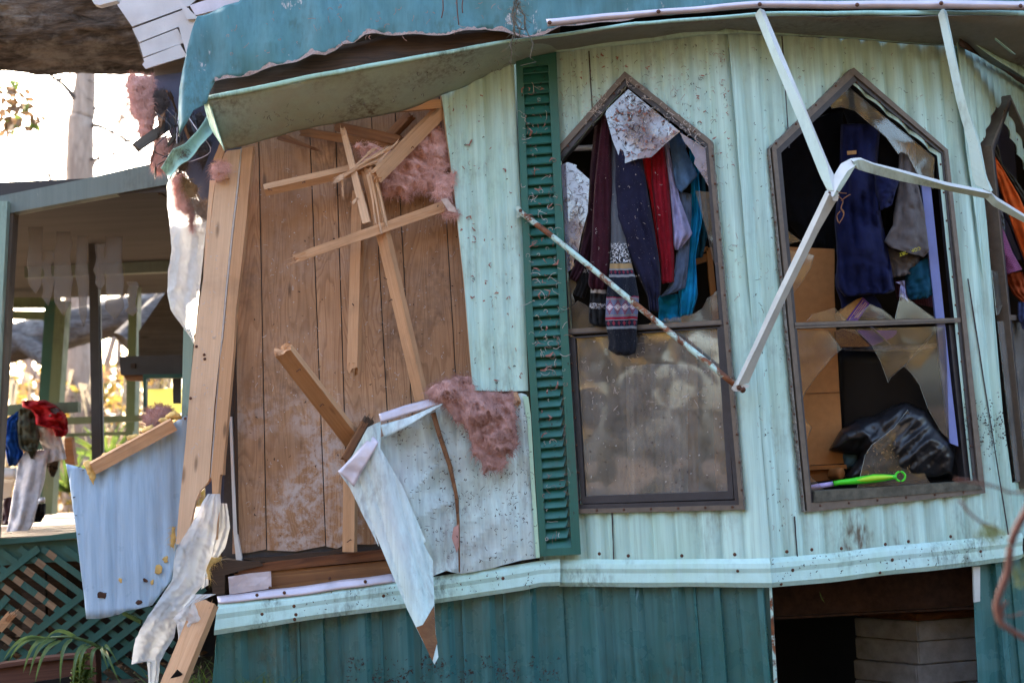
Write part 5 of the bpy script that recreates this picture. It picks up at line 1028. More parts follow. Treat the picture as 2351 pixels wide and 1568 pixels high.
# ------------------------------------------------------------------ clothes in the left pointed window
def cl(name, L, R_, y, m, label, cat='garment', group=None, **k): return drape(name, L, R_, y, m, None, label=label, cat=cat, group=group, **k)
maroon = m_cloth('maroon_knit', (.042, .008, .015), 'knit'); maroon2 = m_cloth('dark_maroon_knit', (.026, .007, .013), 'knit'); navyk = m_cloth('navy_knit', (.014, .014, .038), 'knit'); redk = m_cloth('dark_red_knit', (.24, .008, .018), 'knit'); redb = m_cloth('bright_red', (.50, .008, .015))
lav = m_cloth('lavender_cotton', (.40, .40, .66)); den = m_cloth('denim', (.085, .17, .31)); den2 = m_cloth('faded_denim', (.12, .17, .27)); turq = m_cloth('turquoise_cotton', (.008, .30, .62)); fair = m_cloth('patterned_knit', (.05, .05, .06), 'fair'); cuff = m_cloth('black_knit_cuff', (.012, .012, .014), 'band')
cl('hanging_sweater', zI(440, 300, 410, 560, 402, 700, 382, 860, 360, 970, 330, 1040, 305, 1105), zI(520, 300, 520, 600, 515, 800, 440, 900, 410, 1000, 375, 1080, 345, 1120), (.06, .0), maroon2, 'dark maroon sweater sleeve at the left edge of the clothes', seed=2, bulge=.03, group='clothes in the left pointed window')
cl('hanging_sweater', zI(470, 290, 432, 640, 418, 900, 408, 1050, 398, 1135, 420, 1160), zI(510, 300, 516, 700, 514, 1000, 505, 1090, 495, 1150, 470, 1172), (.0, -.06), maroon, 'maroon sweater sleeve left of the patterned sweater', seed=3, bulge=.045, group='clothes in the left pointed window')
cl('knit_cuff', zI(385, 960, 360, 1060, 345, 1120, 330, 1185), zI(415, 950, 410, 1060, 408, 1120, 380, 1205), (.03, .0), cuff, 'black ribbed cuff at the far left of the broken pane', seed=4, bulge=.03, nv=20, group='clothes in the left pointed window')
cl('knit_cuff', zI(414, 1155, 410, 1220, 405, 1280, 406, 1318, 430, 1332), zI(490, 1160, 488, 1230, 488, 1300, 486, 1330, 470, 1342), (-.06, -.08), cuff, 'black knit cuff with a pale flecked band beside the patterned sleeve', seed=5, bulge=.035, nv=20, group='clothes in the left pointed window')
cl('patterned_sweater', zI(514, 420, 512, 740, 512, 950, 502, 1100, 489, 1200, 485, 1310, 498, 1380, 505, 1420, 497, 1450, 540, 1478), zI(580, 420, 575, 740, 590, 950, 630, 1100, 648, 1200, 640, 1300, 636, 1380, 640, 1420, 632, 1470, 600, 1480), (.02, -.17), fair, 'patterned winter sweater sleeve hanging out over the window rail', seed=6, bulge=.05, amp=.008, nv=60, nu=36, group='clothes in the left pointed window')
cl('hanging_sweater', zI(530, 400, 536, 560, 532, 700, 530, 820, 560, 900, 610, 1010, 650, 1100, 690, 1190, 698, 1262), zI(650, 400, 665, 520, 690, 680, 720, 850, 745, 1000, 756, 1120, 754, 1180, 742, 1200, 746, 1268), (-.03, -.08), navyk, 'navy blue sweater sleeve in the middle of the clothes', seed=7, bulge=.05, group='clothes in the left pointed window')
cl('red_shirt', zI(650, 400, 662, 520, 700, 680, 725, 850, 745, 1000), zI(740, 400, 770, 470, 765, 700, 770, 900, 775, 1120), (.03, .02), redb, 'bright red garment edge behind the dark red sleeve', seed=8, bulge=.03, group='clothes in the left pointed window')
cl('hanging_sweater', zI(690, 430, 708, 520, 712, 650, 730, 800, 752, 1000, 760, 1128), zI(770, 440, 780, 520, 796, 650, 810, 850, 820, 1000, 819, 1122), (.0, -.03), redk, 'dark red sweater sleeve with ribbed cuff', seed=9, bulge=.04, group='clothes in the left pointed window')
cl('hanging_shirt', zI(760, 430, 775, 520, 796, 640, 812, 800, 820, 940, 826, 965), zI(790, 420, 800, 500, 850, 720, 880, 800, 910, 885, 850, 960), (.03, .0), lav, 'lavender white shirt sleeve beside the dark red sweater', seed=10, bulge=.04, folds=2, group='clothes in the left pointed window')
cl('hanging_shirt', zI(790, 380, 805, 480, 820, 600, 832, 655, 856, 686), zI(860, 380, 880, 480, 918, 560, 936, 600, 925, 612), (.03, .0), den, 'blue denim shirt sleeve with a stitched hem, upper right', seed=11, bulge=.05, folds=2, nv=24, group='clothes in the left pointed window')
cl('hanging_shirt', zI(850, 680, 850, 800, 835, 950, 825, 1060, 790, 1150, 755, 1195), zI(905, 690, 905, 800, 895, 950, 885, 1080, 875, 1150, 830, 1170), (.05, .01), den2, 'faded denim shirt tail below the lavender sleeve', seed=12, bulge=.05, folds=4, group='clothes in the left pointed window')
cl('hanging_shirt', zI(890, 420, 905, 600, 900, 800, 880, 1000, 842, 1170, 850, 1292), zI(950, 420, 940, 600, 960, 800, 925, 1000, 936, 1190, 905, 1287), (.12, .05), turq, 'turquoise shirt hanging nearest the right frame', seed=13, bulge=.06, folds=4, amp=.02, group='clothes in the left pointed window')
cl('turquoise_cloth', zI(745, 1190, 745, 1240, 745, 1320), zI(852, 1180, 852, 1240, 855, 1320), .10, turq, 'turquoise cloth low behind the navy cuff', seed=14, bulge=.03, nv=12, group='clothes in the left pointed window')
cl('hanging_trousers', zI(905, 500, 920, 700, 905, 900, 910, 1010), zI(965, 520, 975, 700, 990, 850, 960, 1000), .18, m_cloth('dark_teal', (.01, .06, .085)), 'dark teal garment behind the turquoise shirt', seed=15, bulge=.05, group='clothes in the left pointed window')
rod = tube('closet_rod', [Vector((xp + .05, .32, D((1500, 330), .3).z)), Vector((2.15, .42, D((1500, 330), .3).z))], .016, alum, None, 10, label='pale closet rod high inside the pointed windows', cat='rod')
ch = empty('wooden_chair', D(zI(990, 1200)[0], .25), label='orange brown wooden frame piece inside at the right of the clothes', cat='furniture')
slab('post', zI(978, 955, 1005, 950, 1040, 1300, 1012, 1310), .22, .03, orangew, ch, axis=zI(990, 955, 1025, 1300)); slab('top_rail', zI(910, 970, 985, 946, 990, 965, 915, 995), .22, .03, orangew, ch, axis=zI(915, 980, 990, 955)); slab('lower_rail', zI(915, 1000, 980, 980, 982, 1020, 918, 1040), .225, .025, orangew, ch, axis=zI(915, 1020, 980, 1000))
# curtain and furniture behind the lower pane
loft('sheer_curtain', DD(zJ(700, 430, 860, 415, 1060, 420), .16), DD(zJ(715, 1180, 880, 1170, 1065, 1165), .10), curtm, None, 60, 12, lambda u, v, p: Vector((0, .02 * math.sin(u * 42 + N(p, 2)), 0)), .001, label='pale pleated sheer curtain behind the unbroken lower pane', cat='curtain')
slab('upright_plank', zJ(1060, 240, 1120, 230, 1130, 1180, 1068, 1180), .9, .03, orangew, None, axis=zJ(1090, 240, 1100, 1180), label='upright orange wooden panel behind the lower pane', cat='furniture')
slab('door_stile', zJ(1200, 220, 1262, 210, 1330, 1180, 1235, 1190), .14, .03, orangew, None, axis=zJ(1230, 240, 1290, 1180), label='orange wooden door edge inside the right of the lower pane', cat='furniture')
slab('cardboard_box', zJ(480, 880, 690, 850, 700, 1200, 470, 1220), .7, .3, m_plain('brown_card', (.16, .11, .07), .9), None, label='brown box behind the lower left of the unbroken pane', cat='box')

# ------------------------------------------------------------------ inside the middle pointed window
navyc = m_cloth('navy_cotton', (.008, .011, .052)); blk = m_cloth('black_cloth', (.004, .004, .006)); greyc = m_cloth('grey_cotton', (.13, .115, .115)); tealc = m_cloth('teal_cotton', (.005, .055, .10))
G2 = 'clothes in the middle pointed window'
cl('navy_shirt', zK(590, 380, 580, 700, 556, 900, 570, 1100, 560, 1250, 600, 1300), zK(800, 380, 780, 640, 800, 850, 850, 1100, 878, 1270, 840, 1285), (.10, .04), navyc, 'navy blue work shirt hanging in the middle', seed=20, bulge=.09, folds=5, amp=.032, group=G2)
cl('navy_shirt', zK(770, 620, 772, 720, 790, 800, 800, 842), zK(900, 640, 898, 690, 880, 740, 862, 810), (.02, -.01), navyc, 'short navy sleeve opening right of the hanging shirt', seed=21, bulge=.06, folds=1, nv=24, group=G2)
cl('navy_trousers', zK(556, 1180, 565, 1260, 590, 1330, 600, 1420), zK(720, 1180, 760, 1280, 800, 1340, 830, 1420), (.14, .14), navyc, 'folded navy cloth behind the purple book', seed=22, bulge=.05, folds=2, nv=20, group=G2)
cl('grey_shorts', zK(905, 480, 895, 700, 872, 860, 868, 920, 820, 1010, 855, 1040), zK(985, 480, 1000, 700, 1035, 850, 1060, 1060, 1030, 1090), (.10, .04), greyc, 'grey cargo shorts with yellow lettering on the hem', seed=23, bulge=.06, folds=2, amp=.018, group=G2)
cl('grey_shirt', zK(830, 1040, 840, 1090, 860, 1140, 870, 1200), zK(1010, 1090, 1005, 1120, 1000, 1150, 960, 1180), (.12, .10), greyc, 'grey folded cloth under the cargo shorts', seed=24, bulge=.04, folds=3, nv=16, group=G2)
cl('teal_shirt', zK(930, 1170, 935, 1230, 945, 1290, 960, 1320), zK(1065, 1080, 1075, 1180, 1085, 1290, 1050, 1310), (.12, .10), tealc, 'teal shirt at the lower right beside the blue board', seed=25, bulge=.05, folds=3, nv=20, group=G2)
cl('black_jacket', zK(250, 420, 260, 700, 300, 900, 420, 1040), zK(600, 300, 600, 600, 590, 900, 560, 1060), (.30, .30), blk, 'black jacket filling the dark left of the window', seed=26, bulge=.08, group=G2)
cl('black_jacket', zK(600, 300, 700, 600, 780, 850, 800, 1000), zK(980, 420, 960, 620, 900, 850, 850, 1010), (.22, .2), blk, 'black garment behind the grey shorts', seed=27, bulge=.06, group=G2)
cl('plaid_shirt', zK(880, 1210, 882, 1280, 890, 1320), zK(1090, 1260, 1090, 1320, 1095, 1360), .17, m_cloth('small_plaid', (.16, .06, .09), 'plaid', col2=(.03, .015, .03)), 'small plaid cloth low at the right', seed=28, bulge=.03, nv=12, group=G2)
cl('white_cloth', zK(880, 1225, 910, 1235, 900, 1300), zK(930, 1215, 935, 1280, 950, 1330), .09, lav, 'scrap of pale cloth beside the teal shirt', seed=29, bulge=.02, nv=12, group=G2)
def to_mesh(o):
    bpy.context.view_layer.update(); me = bpy.data.meshes.new_from_object(o.evaluated_get(bpy.context.evaluated_depsgraph_get())); nm = o.name; bpy.data.objects.remove(o)
    q = bpy.data.objects.new(nm.split('.')[0], me); COL.objects.link(q); return q
tx = bpy.data.curves.new('hem_lettering', 'FONT'); tx.body = 'COMFORT'; tx.size = .024; tx.extrude = .0008; tx.align_x = 'CENTER'; tx.materials.append(m_plain('yellow_print', (.55, .50, .03), .7))
hl = bpy.data.objects.new('hem_lettering', tx); COL.objects.link(hl); par = [o for o in COL.objects if o.get('label', '').startswith('grey cargo')][0]
hl = to_mesh(hl); hl.parent = par; hl.location = D(zK(955, 1052)[0], -.03) - wl(par); hl.rotation_euler = (rad(90), rad(-195), 0)
tg = empty('garment_tag', D(zK(648, 532)[0], .0), label='small tan label on the dark collar high in the middle window', cat='label'); slab('tag', zK(622, 524, 672, 520, 672, 540, 624, 544), .0, .002, pagem, tg)
slab('fibreboard_back', zK(250, 1033, 556, 1046) + zL(610, 0, 640, 580, 667, 1000, 420, 1012) + zK(255, 1300), .16, .015, orangem, None, axis=zL(500, 0, 520, 1000), label='orange brown fibreboard back of a dresser at the left of the window', cat='dresser')
dr = [o for o in COL.objects if o.name.startswith('fibreboard_back')][0]
def child(o, par): WL[o.name] = WL.get(o.name, Vector()); o.parent = par; return o
dw = empty('drawer_unit', D(zL(560, 1110)[0], .1), label='orange wooden drawer rail and rounded knob under the fibreboard', cat='drawer')
slab('rail', zL(415, 1016, 680, 1006, 684, 1030, 418, 1040), .12, .05, orangew, dw); slab('drawer_front', zL(420, 1044, 600, 1034, 600, 1095, 425, 1115), .15, .03, orangew, dw)
tube('knob', bez([D(zL(600, 1065)[0], .10), D(zL(640, 1060)[0], .02), D(zL(662, 1062)[0], .0)], 5), [.03] * 9 + [.024, .012], orangew, dw, 12)
slab('joint_line', zL(440, 588, 645, 580, 645, 583, 440, 591), .157, .004, rotm, None, label='dark horizontal joint across the fibreboard', cat='joint')
slab('blue_board', zK(1018, 690, 1068, 690, 1100, 1000, 1142, 1400) + zL(1262, 195, 1300, 560, 1340, 900, 1290, 880, 1230, 400, 1212, 195) + zK(1095, 1400), .06, .025, bluebm, None, axis=zK(1045, 700, 1120, 1400), label='lavender blue upright board inside the right jamb', cat='board')
# book with purple spine
bk = empty('purple_book', D(zL(720, 160)[0], .02), label='purple spined book with gold titles leaning behind the rail', cat='book')
slab('spine', zT(380, 850, 712, 390, 840, 520, 610, 850), .03, .005, bookp, bk, axis=zT(400, 850, 712, 390)); slab('pages', zT(255, 700, 420, 550, 600, 430, 705, 392, 380, 845, 300, 850), .034, .16, pagem, bk, axis=zT(255, 700, 600, 430))
def txt(body, p, size, ang, y, par, m=goldm):
    c = bpy.data.curves.new('lettering', 'FONT'); c.body = body; c.size = size; c.extrude = .0005; c.align_x = 'LEFT'; c.materials.append(m)
    o = bpy.data.objects.new('lettering', c); COL.objects.link(o); o = to_mesh(o); o.parent = par; o.location = D(p, y) - wl(par); o.rotation_euler = (rad(90), rad(-ang), 0); return o
txt('Classic Treasury', zT(556, 750)[0], .0105, 52, .026, bk); txt('Musical Animated', zT(605, 800)[0], .0125, 52, .026, bk)
slab('gold_line', zT(432, 832, 715, 450, 724, 452, 444, 834), .026, .001, goldm, bk); slab('gold_line', zT(545, 795, 758, 490, 767, 492, 554, 800), .026, .001, goldm, bk)
slab('brown_book', zU(780, 10, 900, -40, 1150, -20, 1300, 150, 1460, 300, 1300, 310, 900, 312, 790, 215), .06, .03, oldbook, None, axis=zU(780, 200, 1200, -30), label='old brown book with gold filigree lying under the rail', cat='book')
vh = slab('purple_case', zU(1190, -10, 1960, 0, 1950, 60, 1880, 130, 1480, 300, 1440, 250), .10, .03, bookp, None, axis=zU(1200, 0, 1500, 280), label='purple framed case with a picture cover behind the hanging shard', cat='case')
slab('cover_picture', zU(1260, 10, 1870, 10, 1860, 60, 1600, 210, 1480, 240), .098, .003, m_plain('mixed_print', (.16, .17, .26), .5, .75, 30), vh)
# black tote, rubbish bag, mop
bn = empty('black_bin', D(zL(900, 1000)[0], .25), label='black plastic storage bin filling the lower sash opening', cat='bin')
loft('front', DD(zL(640, 335, 900, 345, 1260, 310), .20), DD(zL(640, 1100, 900, 1110, 1300, 1090), .28), blackm, bn, 20, 10, lambda u, v, p: Vector((0, -.06 * math.sin(u * 3.1), 0)), .01)
loft('rim', DD(zL(650, 312, 850, 318, 1100, 310, 1260, 285), .16), DD(zL(665, 338, 850, 346, 1100, 338, 1262, 312), .14), m_plain('scuffed_rim', (.09, .09, .11), .35, .8, 60), bn, 30, 4, lambda u, v, p: Vector((0, -.07 * math.sin(u * 3.1), 0)), .012)
def bag(poly, y, m, label):
    xs = [p[0] for p in poly]; ys = [p[1] for p in poly]; bm = bm_flat(poly, (), frange(min(xs), max(xs), 3.2), frange(min(ys), max(ys), 3.2)); vs = []
    bmesh.ops.triangulate(bm, faces=bm.faces[:])
    for i, v in enumerate(bm.verts):
        v.index = i; d = inside_dist((v.co.x, v.co.y), poly); h = 1 - (1 - min(1, d / 55)) ** 2
        q = Vector((v.co.x * .018, v.co.y * .018, 2)); cre = abs(N(q, .8)) * .07 + abs(N(q + Vector((q.y, q.x, 0)) * .6, 1.7, 3)) * .035 + abs(N(q, 4.0, 5)) * .006
        vs.append(D((v.co.x, v.co.y), y - .20 * math.sqrt(h) + cre * h * 1.4))
    fs = [[v.index for v in f.verts][::-1] for f in bm.faces]; bm.free(); return mesh('rubbish_bag', vs, fs, m, None, smooth=True, label=label, cat='bag', solid=.002)
bag(zL(580, 920, 650, 800, 740, 742, 850, 722, 950, 665, 1030, 640, 1150, 690, 1200, 760, 1290, 880, 1318, 960, 1300, 1060, 1200, 1090, 1000, 1110, 700, 1120, 670, 1080, 760, 950, 640, 938), .14, bagm, 'shiny black bin bag slumped behind the lower glass shards')
puffy('blue_bundle', zL(660, 940, 750, 930, 745, 1030, 680, 1030, 660, 990), .14, .05, m_cloth('dusty_blue', (.05, .10, .13)), None, 5, 71, .01, 0, 2, label='small dusty blue bundle under the bin bag', cat='cloth')
mp_ = empty('mop_handle', D(zL(700, 1125)[0], -.06), label='lime green mop handle with a ring end lying on the window sill', cat='mop')
tube('shaft', [D(p, -.08) for p in zL(438, 1146, 520, 1132, 615, 1118)], .013, shaftm, mp_, 10)
hp = [D(p, -.09) for p in zL(605, 1119, 640, 1112, 720, 1104, 790, 1096, 840, 1089, 900, 1084, 950, 1080, 972, 1078)]; tube('grip', hp, [.013, .0135, .017, .020, .022, .018, .012, .011], greenp, mp_, 12)
tube('grip_pad', [p + Vector((0, -.011, .002)) for p in hp[2:7]], [.004, .013, .015, .012, .004], limeg, mp_, 10)
c0 = D(zL(998, 1076)[0], -.09); tube('ring', [c0 + Vector((.024 * math.cos(a), 0, .024 * math.sin(a))) for a in [k * math.pi / 12 for k in range(25)]], .0055, greenp, mp_, 8, cap=False)
# right-hand window
G3 = 'clothes in the right-hand window'; orj = m_cloth('orange_quilted', (.62, .10, .015)); oliv = m_cloth('olive_canvas', (.055, .055, .045)); plaid = m_cloth('pink_plaid', (.30, .09, .20), 'plaid', col2=(.05, .015, .045)); plaid2 = m_cloth('green_plaid', (.25, .28, .30), 'plaid', col2=(.02, .03, .03))
cl('orange_jacket', zR(85, 380, 130, 520, 165, 600, 205, 720, 250, 850, 310, 1030, 345, 1120), zR(100, 378, 170, 480, 220, 560, 300, 690, 340, 780, 400, 900, 430, 1050), (0.58, 0.52), orj, 'orange quilted jacket in the right-hand window', seed=30, bulge=.06, folds=2, amp=.015, group=G3)
cl('olive_jacket', zR(100, 378, 170, 480, 220, 560, 300, 690, 345, 780), zR(170, 370, 200, 500, 280, 590, 345, 690, 420, 800), (0.64, 0.62), oliv, 'olive jacket behind the orange one', seed=31, bulge=.05, folds=2, group=G3)
cl('plaid_shirt', zR(70, 660, 85, 740, 105, 930, 130, 1090, 180, 1210), zR(130, 740, 160, 850, 215, 930, 265, 1060, 325, 1165), (0.50, 0.44), plaid, 'pink plaid shirt sleeve in the right-hand window', seed=32, bulge=.05, folds=1, group=G3)
cl('plaid_shirt', zR(140, 760, 170, 850, 205, 930), zR(200, 770, 215, 860, 218, 935), (0.54, 0.52), plaid2, 'white and dark green plaid strip behind the pink sleeve', seed=33, bulge=.03, nv=16, group=G3)
cl('navy_jacket', zR(75, 420, 100, 600, 150, 720, 250, 900, 330, 1120), zR(150, 560, 200, 700, 240, 860, 320, 1040, 420, 1200), (0.58, 0.56), navyk, 'black jacket between the pink sleeve and orange jacket', seed=34, bulge=.04, group=G3)
cl('orange_jacket', zR(200, 1190, 270, 1320, 345, 1400), zR(330, 1180, 345, 1300, 420, 1380), (0.60, 0.56), m_cloth('rust_orange', (.30, .055, .015)), 'rust orange cloth lower in the right-hand window', seed=35, bulge=.05, nv=20, group=G3)
cl('blue_cloth', zR(300, 1370, 300, 1470, 330, 1540), zR(400, 1380, 400, 1470, 420, 1540), (0.50, 0.48), m_cloth('flecked_blue', (.05, .07, .17), 'knit'), 'flecked blue cloth hanging over the right-hand rail', seed=36, bulge=.04, nv=16, group=G3)

# ------------------------------------------------------------------ litter stuck to the walls
LT = HOME
flakes('wall_litter', [(1290, 130), (1660, 90), (1700, 420), (1640, 330), (1440, 180), (1290, 340)], P1, 150, drk, LT, 11, .014, (.003, .014), (.1, .4)); flakes('wall_fluff', [(1290, 130), (1660, 90), (1700, 420), (1640, 330), (1440, 180), (1290, 340)], P1, 60, pnk, LT, 12, .014, (.006, .024), (.15, .5), .006)
flakes('wall_litter', [(1720, 100), (2190, 120), (2230, 700), (2170, 350), (1950, 170), (1760, 340), (1830, 1200), (1740, 1250)], P2, 130, drk, LT, 13, .014, (.003, .014), (.15, .5)); flakes('wall_litter', [(2190, 850), (2300, 900), (2320, 1130), (2240, 1130)], P2, 260, drk, LT, 14, .014, (.004, .013), (.3, .7), dens=lambda p: math.exp(-((p[1] - 985) / 45) ** 2))
flakes('wall_litter', [(1020, 230), (1170, 170), (1205, 880), (1095, 885), (1070, 620)], P0, 120, drk, LT, 15, .02, (.003, .013), (.12, .45)); flakes('wall_fluff', [(1020, 230), (1170, 170), (1205, 880), (1095, 885), (1070, 620)], P0, 90, pnk, LT, 16, .02, (.008, .03), (.1, .4), .006)
flakes('shutter_fluff', [(1200, 200), (1260, 200), (1310, 1200), (1255, 1200)], yplane(-.03), 50, pnk, SH, 17, .022, (.008, .045), (.08, .4), .012, dens=lambda p: .9 if p[1] < 850 else .3); flakes('shutter_litter', [(1190, 150), (1270, 150), (1325, 1250), (1250, 1250)], yplane(-.03), 220, drk, SH, 18, .022, (.003, .012), (.15, .5))
flakes('glass_litter', zI(597, 190, 840, 385, 700, 505, 570, 535, 495, 300), P1, 70, pnk, W1, 19, .003, (.008, .028), (.1, .5), .004); flakes('glass_litter', zI(597, 190, 840, 385, 700, 505, 570, 535, 495, 300), P1, 90, drk, W1, 20, .003, (.004, .02), (.1, .4), .004)
flakes('glass_litter', zJ(430, 280, 1230, 220, 1290, 1150, 480, 1180), P1, 130, m_plain('pale_fleck', (.55, .5, .46), .9), W1, 21, -.004, (.002, .011), (.15, .9), .002); flakes('glass_litter', zJ(430, 280, 1230, 220, 1290, 1150, 480, 1180), P1, 140, drk, W1, 22, -.004, (.003, .012), (.1, .5), .002)
flakes('glass_litter', zL(800, 900, 1090, 830, 1110, 1060, 800, 1080), P2, 120, m_plain('tan_fleck', (.28, .18, .09), .9), W2, 23, .002, (.004, .016), (.1, .4), .003)
flakes('skirting_litter', zH(1000, 950, 2350, 920, 2350, 1110, 1000, 1110), yplane(.02), 330, drk, LT, 24, .02, (.004, .018), (.15, .5), .004, dens=lambda p: .2 + .8 * (N((p[0] * .02, p[1] * .02, 3)) > .1)); flakes('soffit_litter', zE(400, 700, 1900, 350, 2000, 400, 1300, 680, 500, 860), yplane(-.30), 10, drk, LT, 25)
flakes('trim_litter', zH(700, 560, 2300, 350, 2300, 480, 700, 700), yplane(-.06), 90, drk, LT, 26, .0, (.004, .012), (.2, .6), .003); flakes('trim_litter', zN(560, 450, 2200, 290, 2200, 440, 560, 610), P2, 110, drk, LT, 27, .045, (.004, .012), (.2, .6), .003)
flakes('panel_crumbs', [(600, 380), (1040, 420), (1080, 880), (940, 1240), (560, 1250)], yplane(.105), 420, m_plain('white_crumb', (.5, .45, .42), .9), LT, 28, 0, (.002, .008), (.4, 1), .003); flakes('panel_crumbs', [(600, 380), (1040, 420), (1080, 880), (940, 1240), (560, 1250)], yplane(.105), 160, drk, LT, 29, 0, (.003, .014), (.1, .5), .003)
fib = m_plain('pink_brown_fibre', (.34, .19, .15), 1, .5, 60); fibd = m_plain('dark_fibre', (.09, .055, .045), 1, .4, 60); fibw = m_plain('pale_fibre', (.55, .48, .44), 1, .3, 60)
wp1 = [(1285, 120), (1660, 85), (1710, 700), (1650, 700), (1640, 330), (1440, 178), (1285, 345)]; wp2 = [(1720, 100), (2190, 120), (2230, 700), (2170, 350), (1950, 170), (1760, 340), (1830, 1200), (1740, 1250)]
for pl_, pp, n_, sd_ in ((P1, wp1, 90, 41), (P2, wp2, 45, 42), (P0, [(1020, 230), (1170, 170), (1205, 880), (1095, 885), (1070, 620)], 120, 43)):
    fibres('wall_fibre', pp, pl_, n_, fib, LT, sd_, .016, (.012, .035), (.0005, .0011)); fibres('wall_fibre', pp, pl_, n_ // 2, fibd, LT, sd_ + 10, .016, (.01, .035))
fibres('shutter_fibre', [(1190, 200), (1265, 200), (1320, 1240), (1250, 1240)], yplane(-.03), 100, fibw, SH, 61, .022, (.015, .06), lift=.01, dens=lambda p: 1 if p[1] < 860 else .3); fibres('shutter_fibre', [(1190, 200), (1265, 200), (1320, 1240), (1250, 1240)], yplane(-.03), 50, fib, SH, 62, .022, (.015, .06), lift=.01)
fibres('glass_fibre', zI(597, 190, 840, 385, 700, 505, 570, 535, 495, 300), P1, 110, fibd, W1, 63, .003, (.012, .05)); fibres('glass_fibre', zI(275, 560, 400, 625, 390, 800, 340, 980, 300, 1050), P1, 110, fibd, W1, 64, .003, (.012, .04)); fibres('glass_fibre', zJ(430, 280, 1230, 220, 1260, 700, 450, 760), P1, 60, fibw, W1, 65, -.004, (.012, .035))
fibres('frame_fibre', [(1330, 260), (1440, 175), (1640, 330), (1620, 345), (1440, 200), (1340, 290)], P1, 90, fibw, W1, 66, .027, (.012, .04))
fibres('siding_fibre', zG(1100, 560, 1930, 450, 1990, 1380, 1530, 1480, 1280, 1250), yplane(-.09), 140, fibd, TS, 67, 0, (.01, .035)); fibres('soffit_fibre', [(560, 250), (1150, 130), (1200, 140), (1000, 215), (600, 315)], yplane(-.32), 60, fibd, LT, 68, 0, (.01, .03))
fibres('panel_fibre', [(600, 380), (1040, 420), (1080, 880), (940, 1240), (560, 1250)], yplane(.10), 200, fibw, LT, 69, 0, (.008, .03)); fibres('roof_fibre', [(520, 20), (1240, 0), (1200, 60), (760, 110), (520, 160)], yplane(-.47), 60, fib, LT, 70, 0, (.012, .04))
fibres('board_fibre', [(470, 450), (560, 360), (500, 1000), (430, 1100)], yplane(-.054), 90, fibw, C1, 71, 0, (.008, .025)); fibres('clothes_fibre', zI(420, 500, 800, 520, 750, 1150, 410, 1100), yplane(-.14), 40, fibw, W1, 72, 0, (.006, .018), (.0004, .0008))
# moss strand and twigs hanging over the roof metal
ms = empty('moss_strand', D((1195, 100), -.55), label='grey moss strand hanging over the roof metal edge', cat='moss')
for k in range(7):
    r = random.Random(k); pts = [D((1185 + r.uniform(-8, 8) + 3 * i * (k % 3 - 1) + 8 * N((i * .6, k, 0)) + i * 1.6, -10 + i * 16), -.56) for i in range(r.randint(6, 11))]; tube('strand', pts, .0025, mossm, ms, 4)
    for p in pts[1:]: tube('tendril', [p, p + Vector((r.uniform(-.03, .03), 0, -.02)), p + Vector((r.uniform(-.05, .05), 0, -.035))], .0012, mossm, ms, 3)
tw = empty('hanging_twig', D((1020, 40), -.52), label='three thin reddish twigs hanging over the roof metal', cat='twig')
for a in (zE(1612, -20, 1615, 60, 1605, 115), zE(1700, -20, 1705, 80, 1714, 158), zE(1742, -20, 1735, 40, 1738, 85)): tube('stem', bez([D(p, -.53) for p in a], 5), .003, twigm, tw, 5)
lf = slab('leaf', zN(898, 675, 905, 690, 918, 720, 936, 756, 915, 735, 902, 705), -.02, .002, leafr, None, label='single pale green leaf dangling from the belly trim', cat='leaf'); tube('leaf_stalk', [D(p, -.02) for p in zN(892, 590, 900, 640, 900, 678)], .002, branchm, lf, 4).location = D(zN(900, 678)[0], -.02) * 0
# ------------------------------------------------------------------ porch at the left
PO = empty('porch', (-2.6, 2.0, 0), label='weathered green porch with a plywood ceiling left of the home', cat='porch')
fy = .85
slab('roof_beam', [(-60, 462), (190, 412), (392, 366), (405, 420), (190, 458), (-60, 505)], fy, .10, porchf, PO, axis=((0, 470), (380, 390)))
zce = D((190, 456), fy).z
def hz(px, y): return D((px, 600), y).x
ce = [Vector((-4.6, fy + .02, zce + .02)), Vector((hz(400, fy) + .05, fy + .02, zce + .02)), Vector((-1.75, 5.6, zce + .02)), Vector((-6.4, 5.6, zce + .02))]
mesh('ceiling', ce + [p + Vector((0, 0, .10)) for p in ce], [[0, 3, 2, 1], [4, 5, 6, 7], [0, 1, 5, 4], [1, 2, 6, 5], [2, 3, 7, 6], [3, 0, 4, 7]], plym, PO)
box_at('ceiling_joint', (-2.0, 3.2, zce + .012), .02, 4.6, .008, rotm, PO); box_at('ceiling_joist', (-2.4, 3.6, zce - .07), 2.6, .09, .085, porchf, PO, rz=.02)
zdk = D((190, 1225), .95).z
for i in range(16):
    y0 = .93 + i * .145; box_at('deck_board', (-3.3 + rnd.uniform(-.01, .01), y0 + .07, zdk - .03 + rnd.uniform(-.002, .002)), 3.6, .138, .03, deckm, PO)
box_at('deck', (-3.3, 4.4, zdk - .034), 3.6, 2.4, .03, deckm, PO)
slab('deck_trim', zD(-60, 360, 300, 340, 640, 298, 700, 290, 700, 345, 640, 352, 300, 380, -60, 412), .90, .03, lattm, PO, axis=zD(0, 370, 640, 320))
slab('rim_board', zD(-60, 412, 640, 352, 700, 345, 700, 540, 380, 555, -60, 585), .95, .03, lattm, PO, axis=zD(0, 470, 640, 440))
def post(name, x0, x1, ytop, ybot, y, m, dx=0, dp=.09): return slab(name, [(x0, ytop), (x1, ytop), (x1 + dx, ybot), (x0 + dx, ybot)], y, dp, m, PO, axis=((x0, ytop), (x0 + dx, ybot)))
post('post', -18, 17, 462, 1240, .80, mintp, -40, .05); post('post', 17, 32, 462, 1240, .86, greyw, -44, .09)
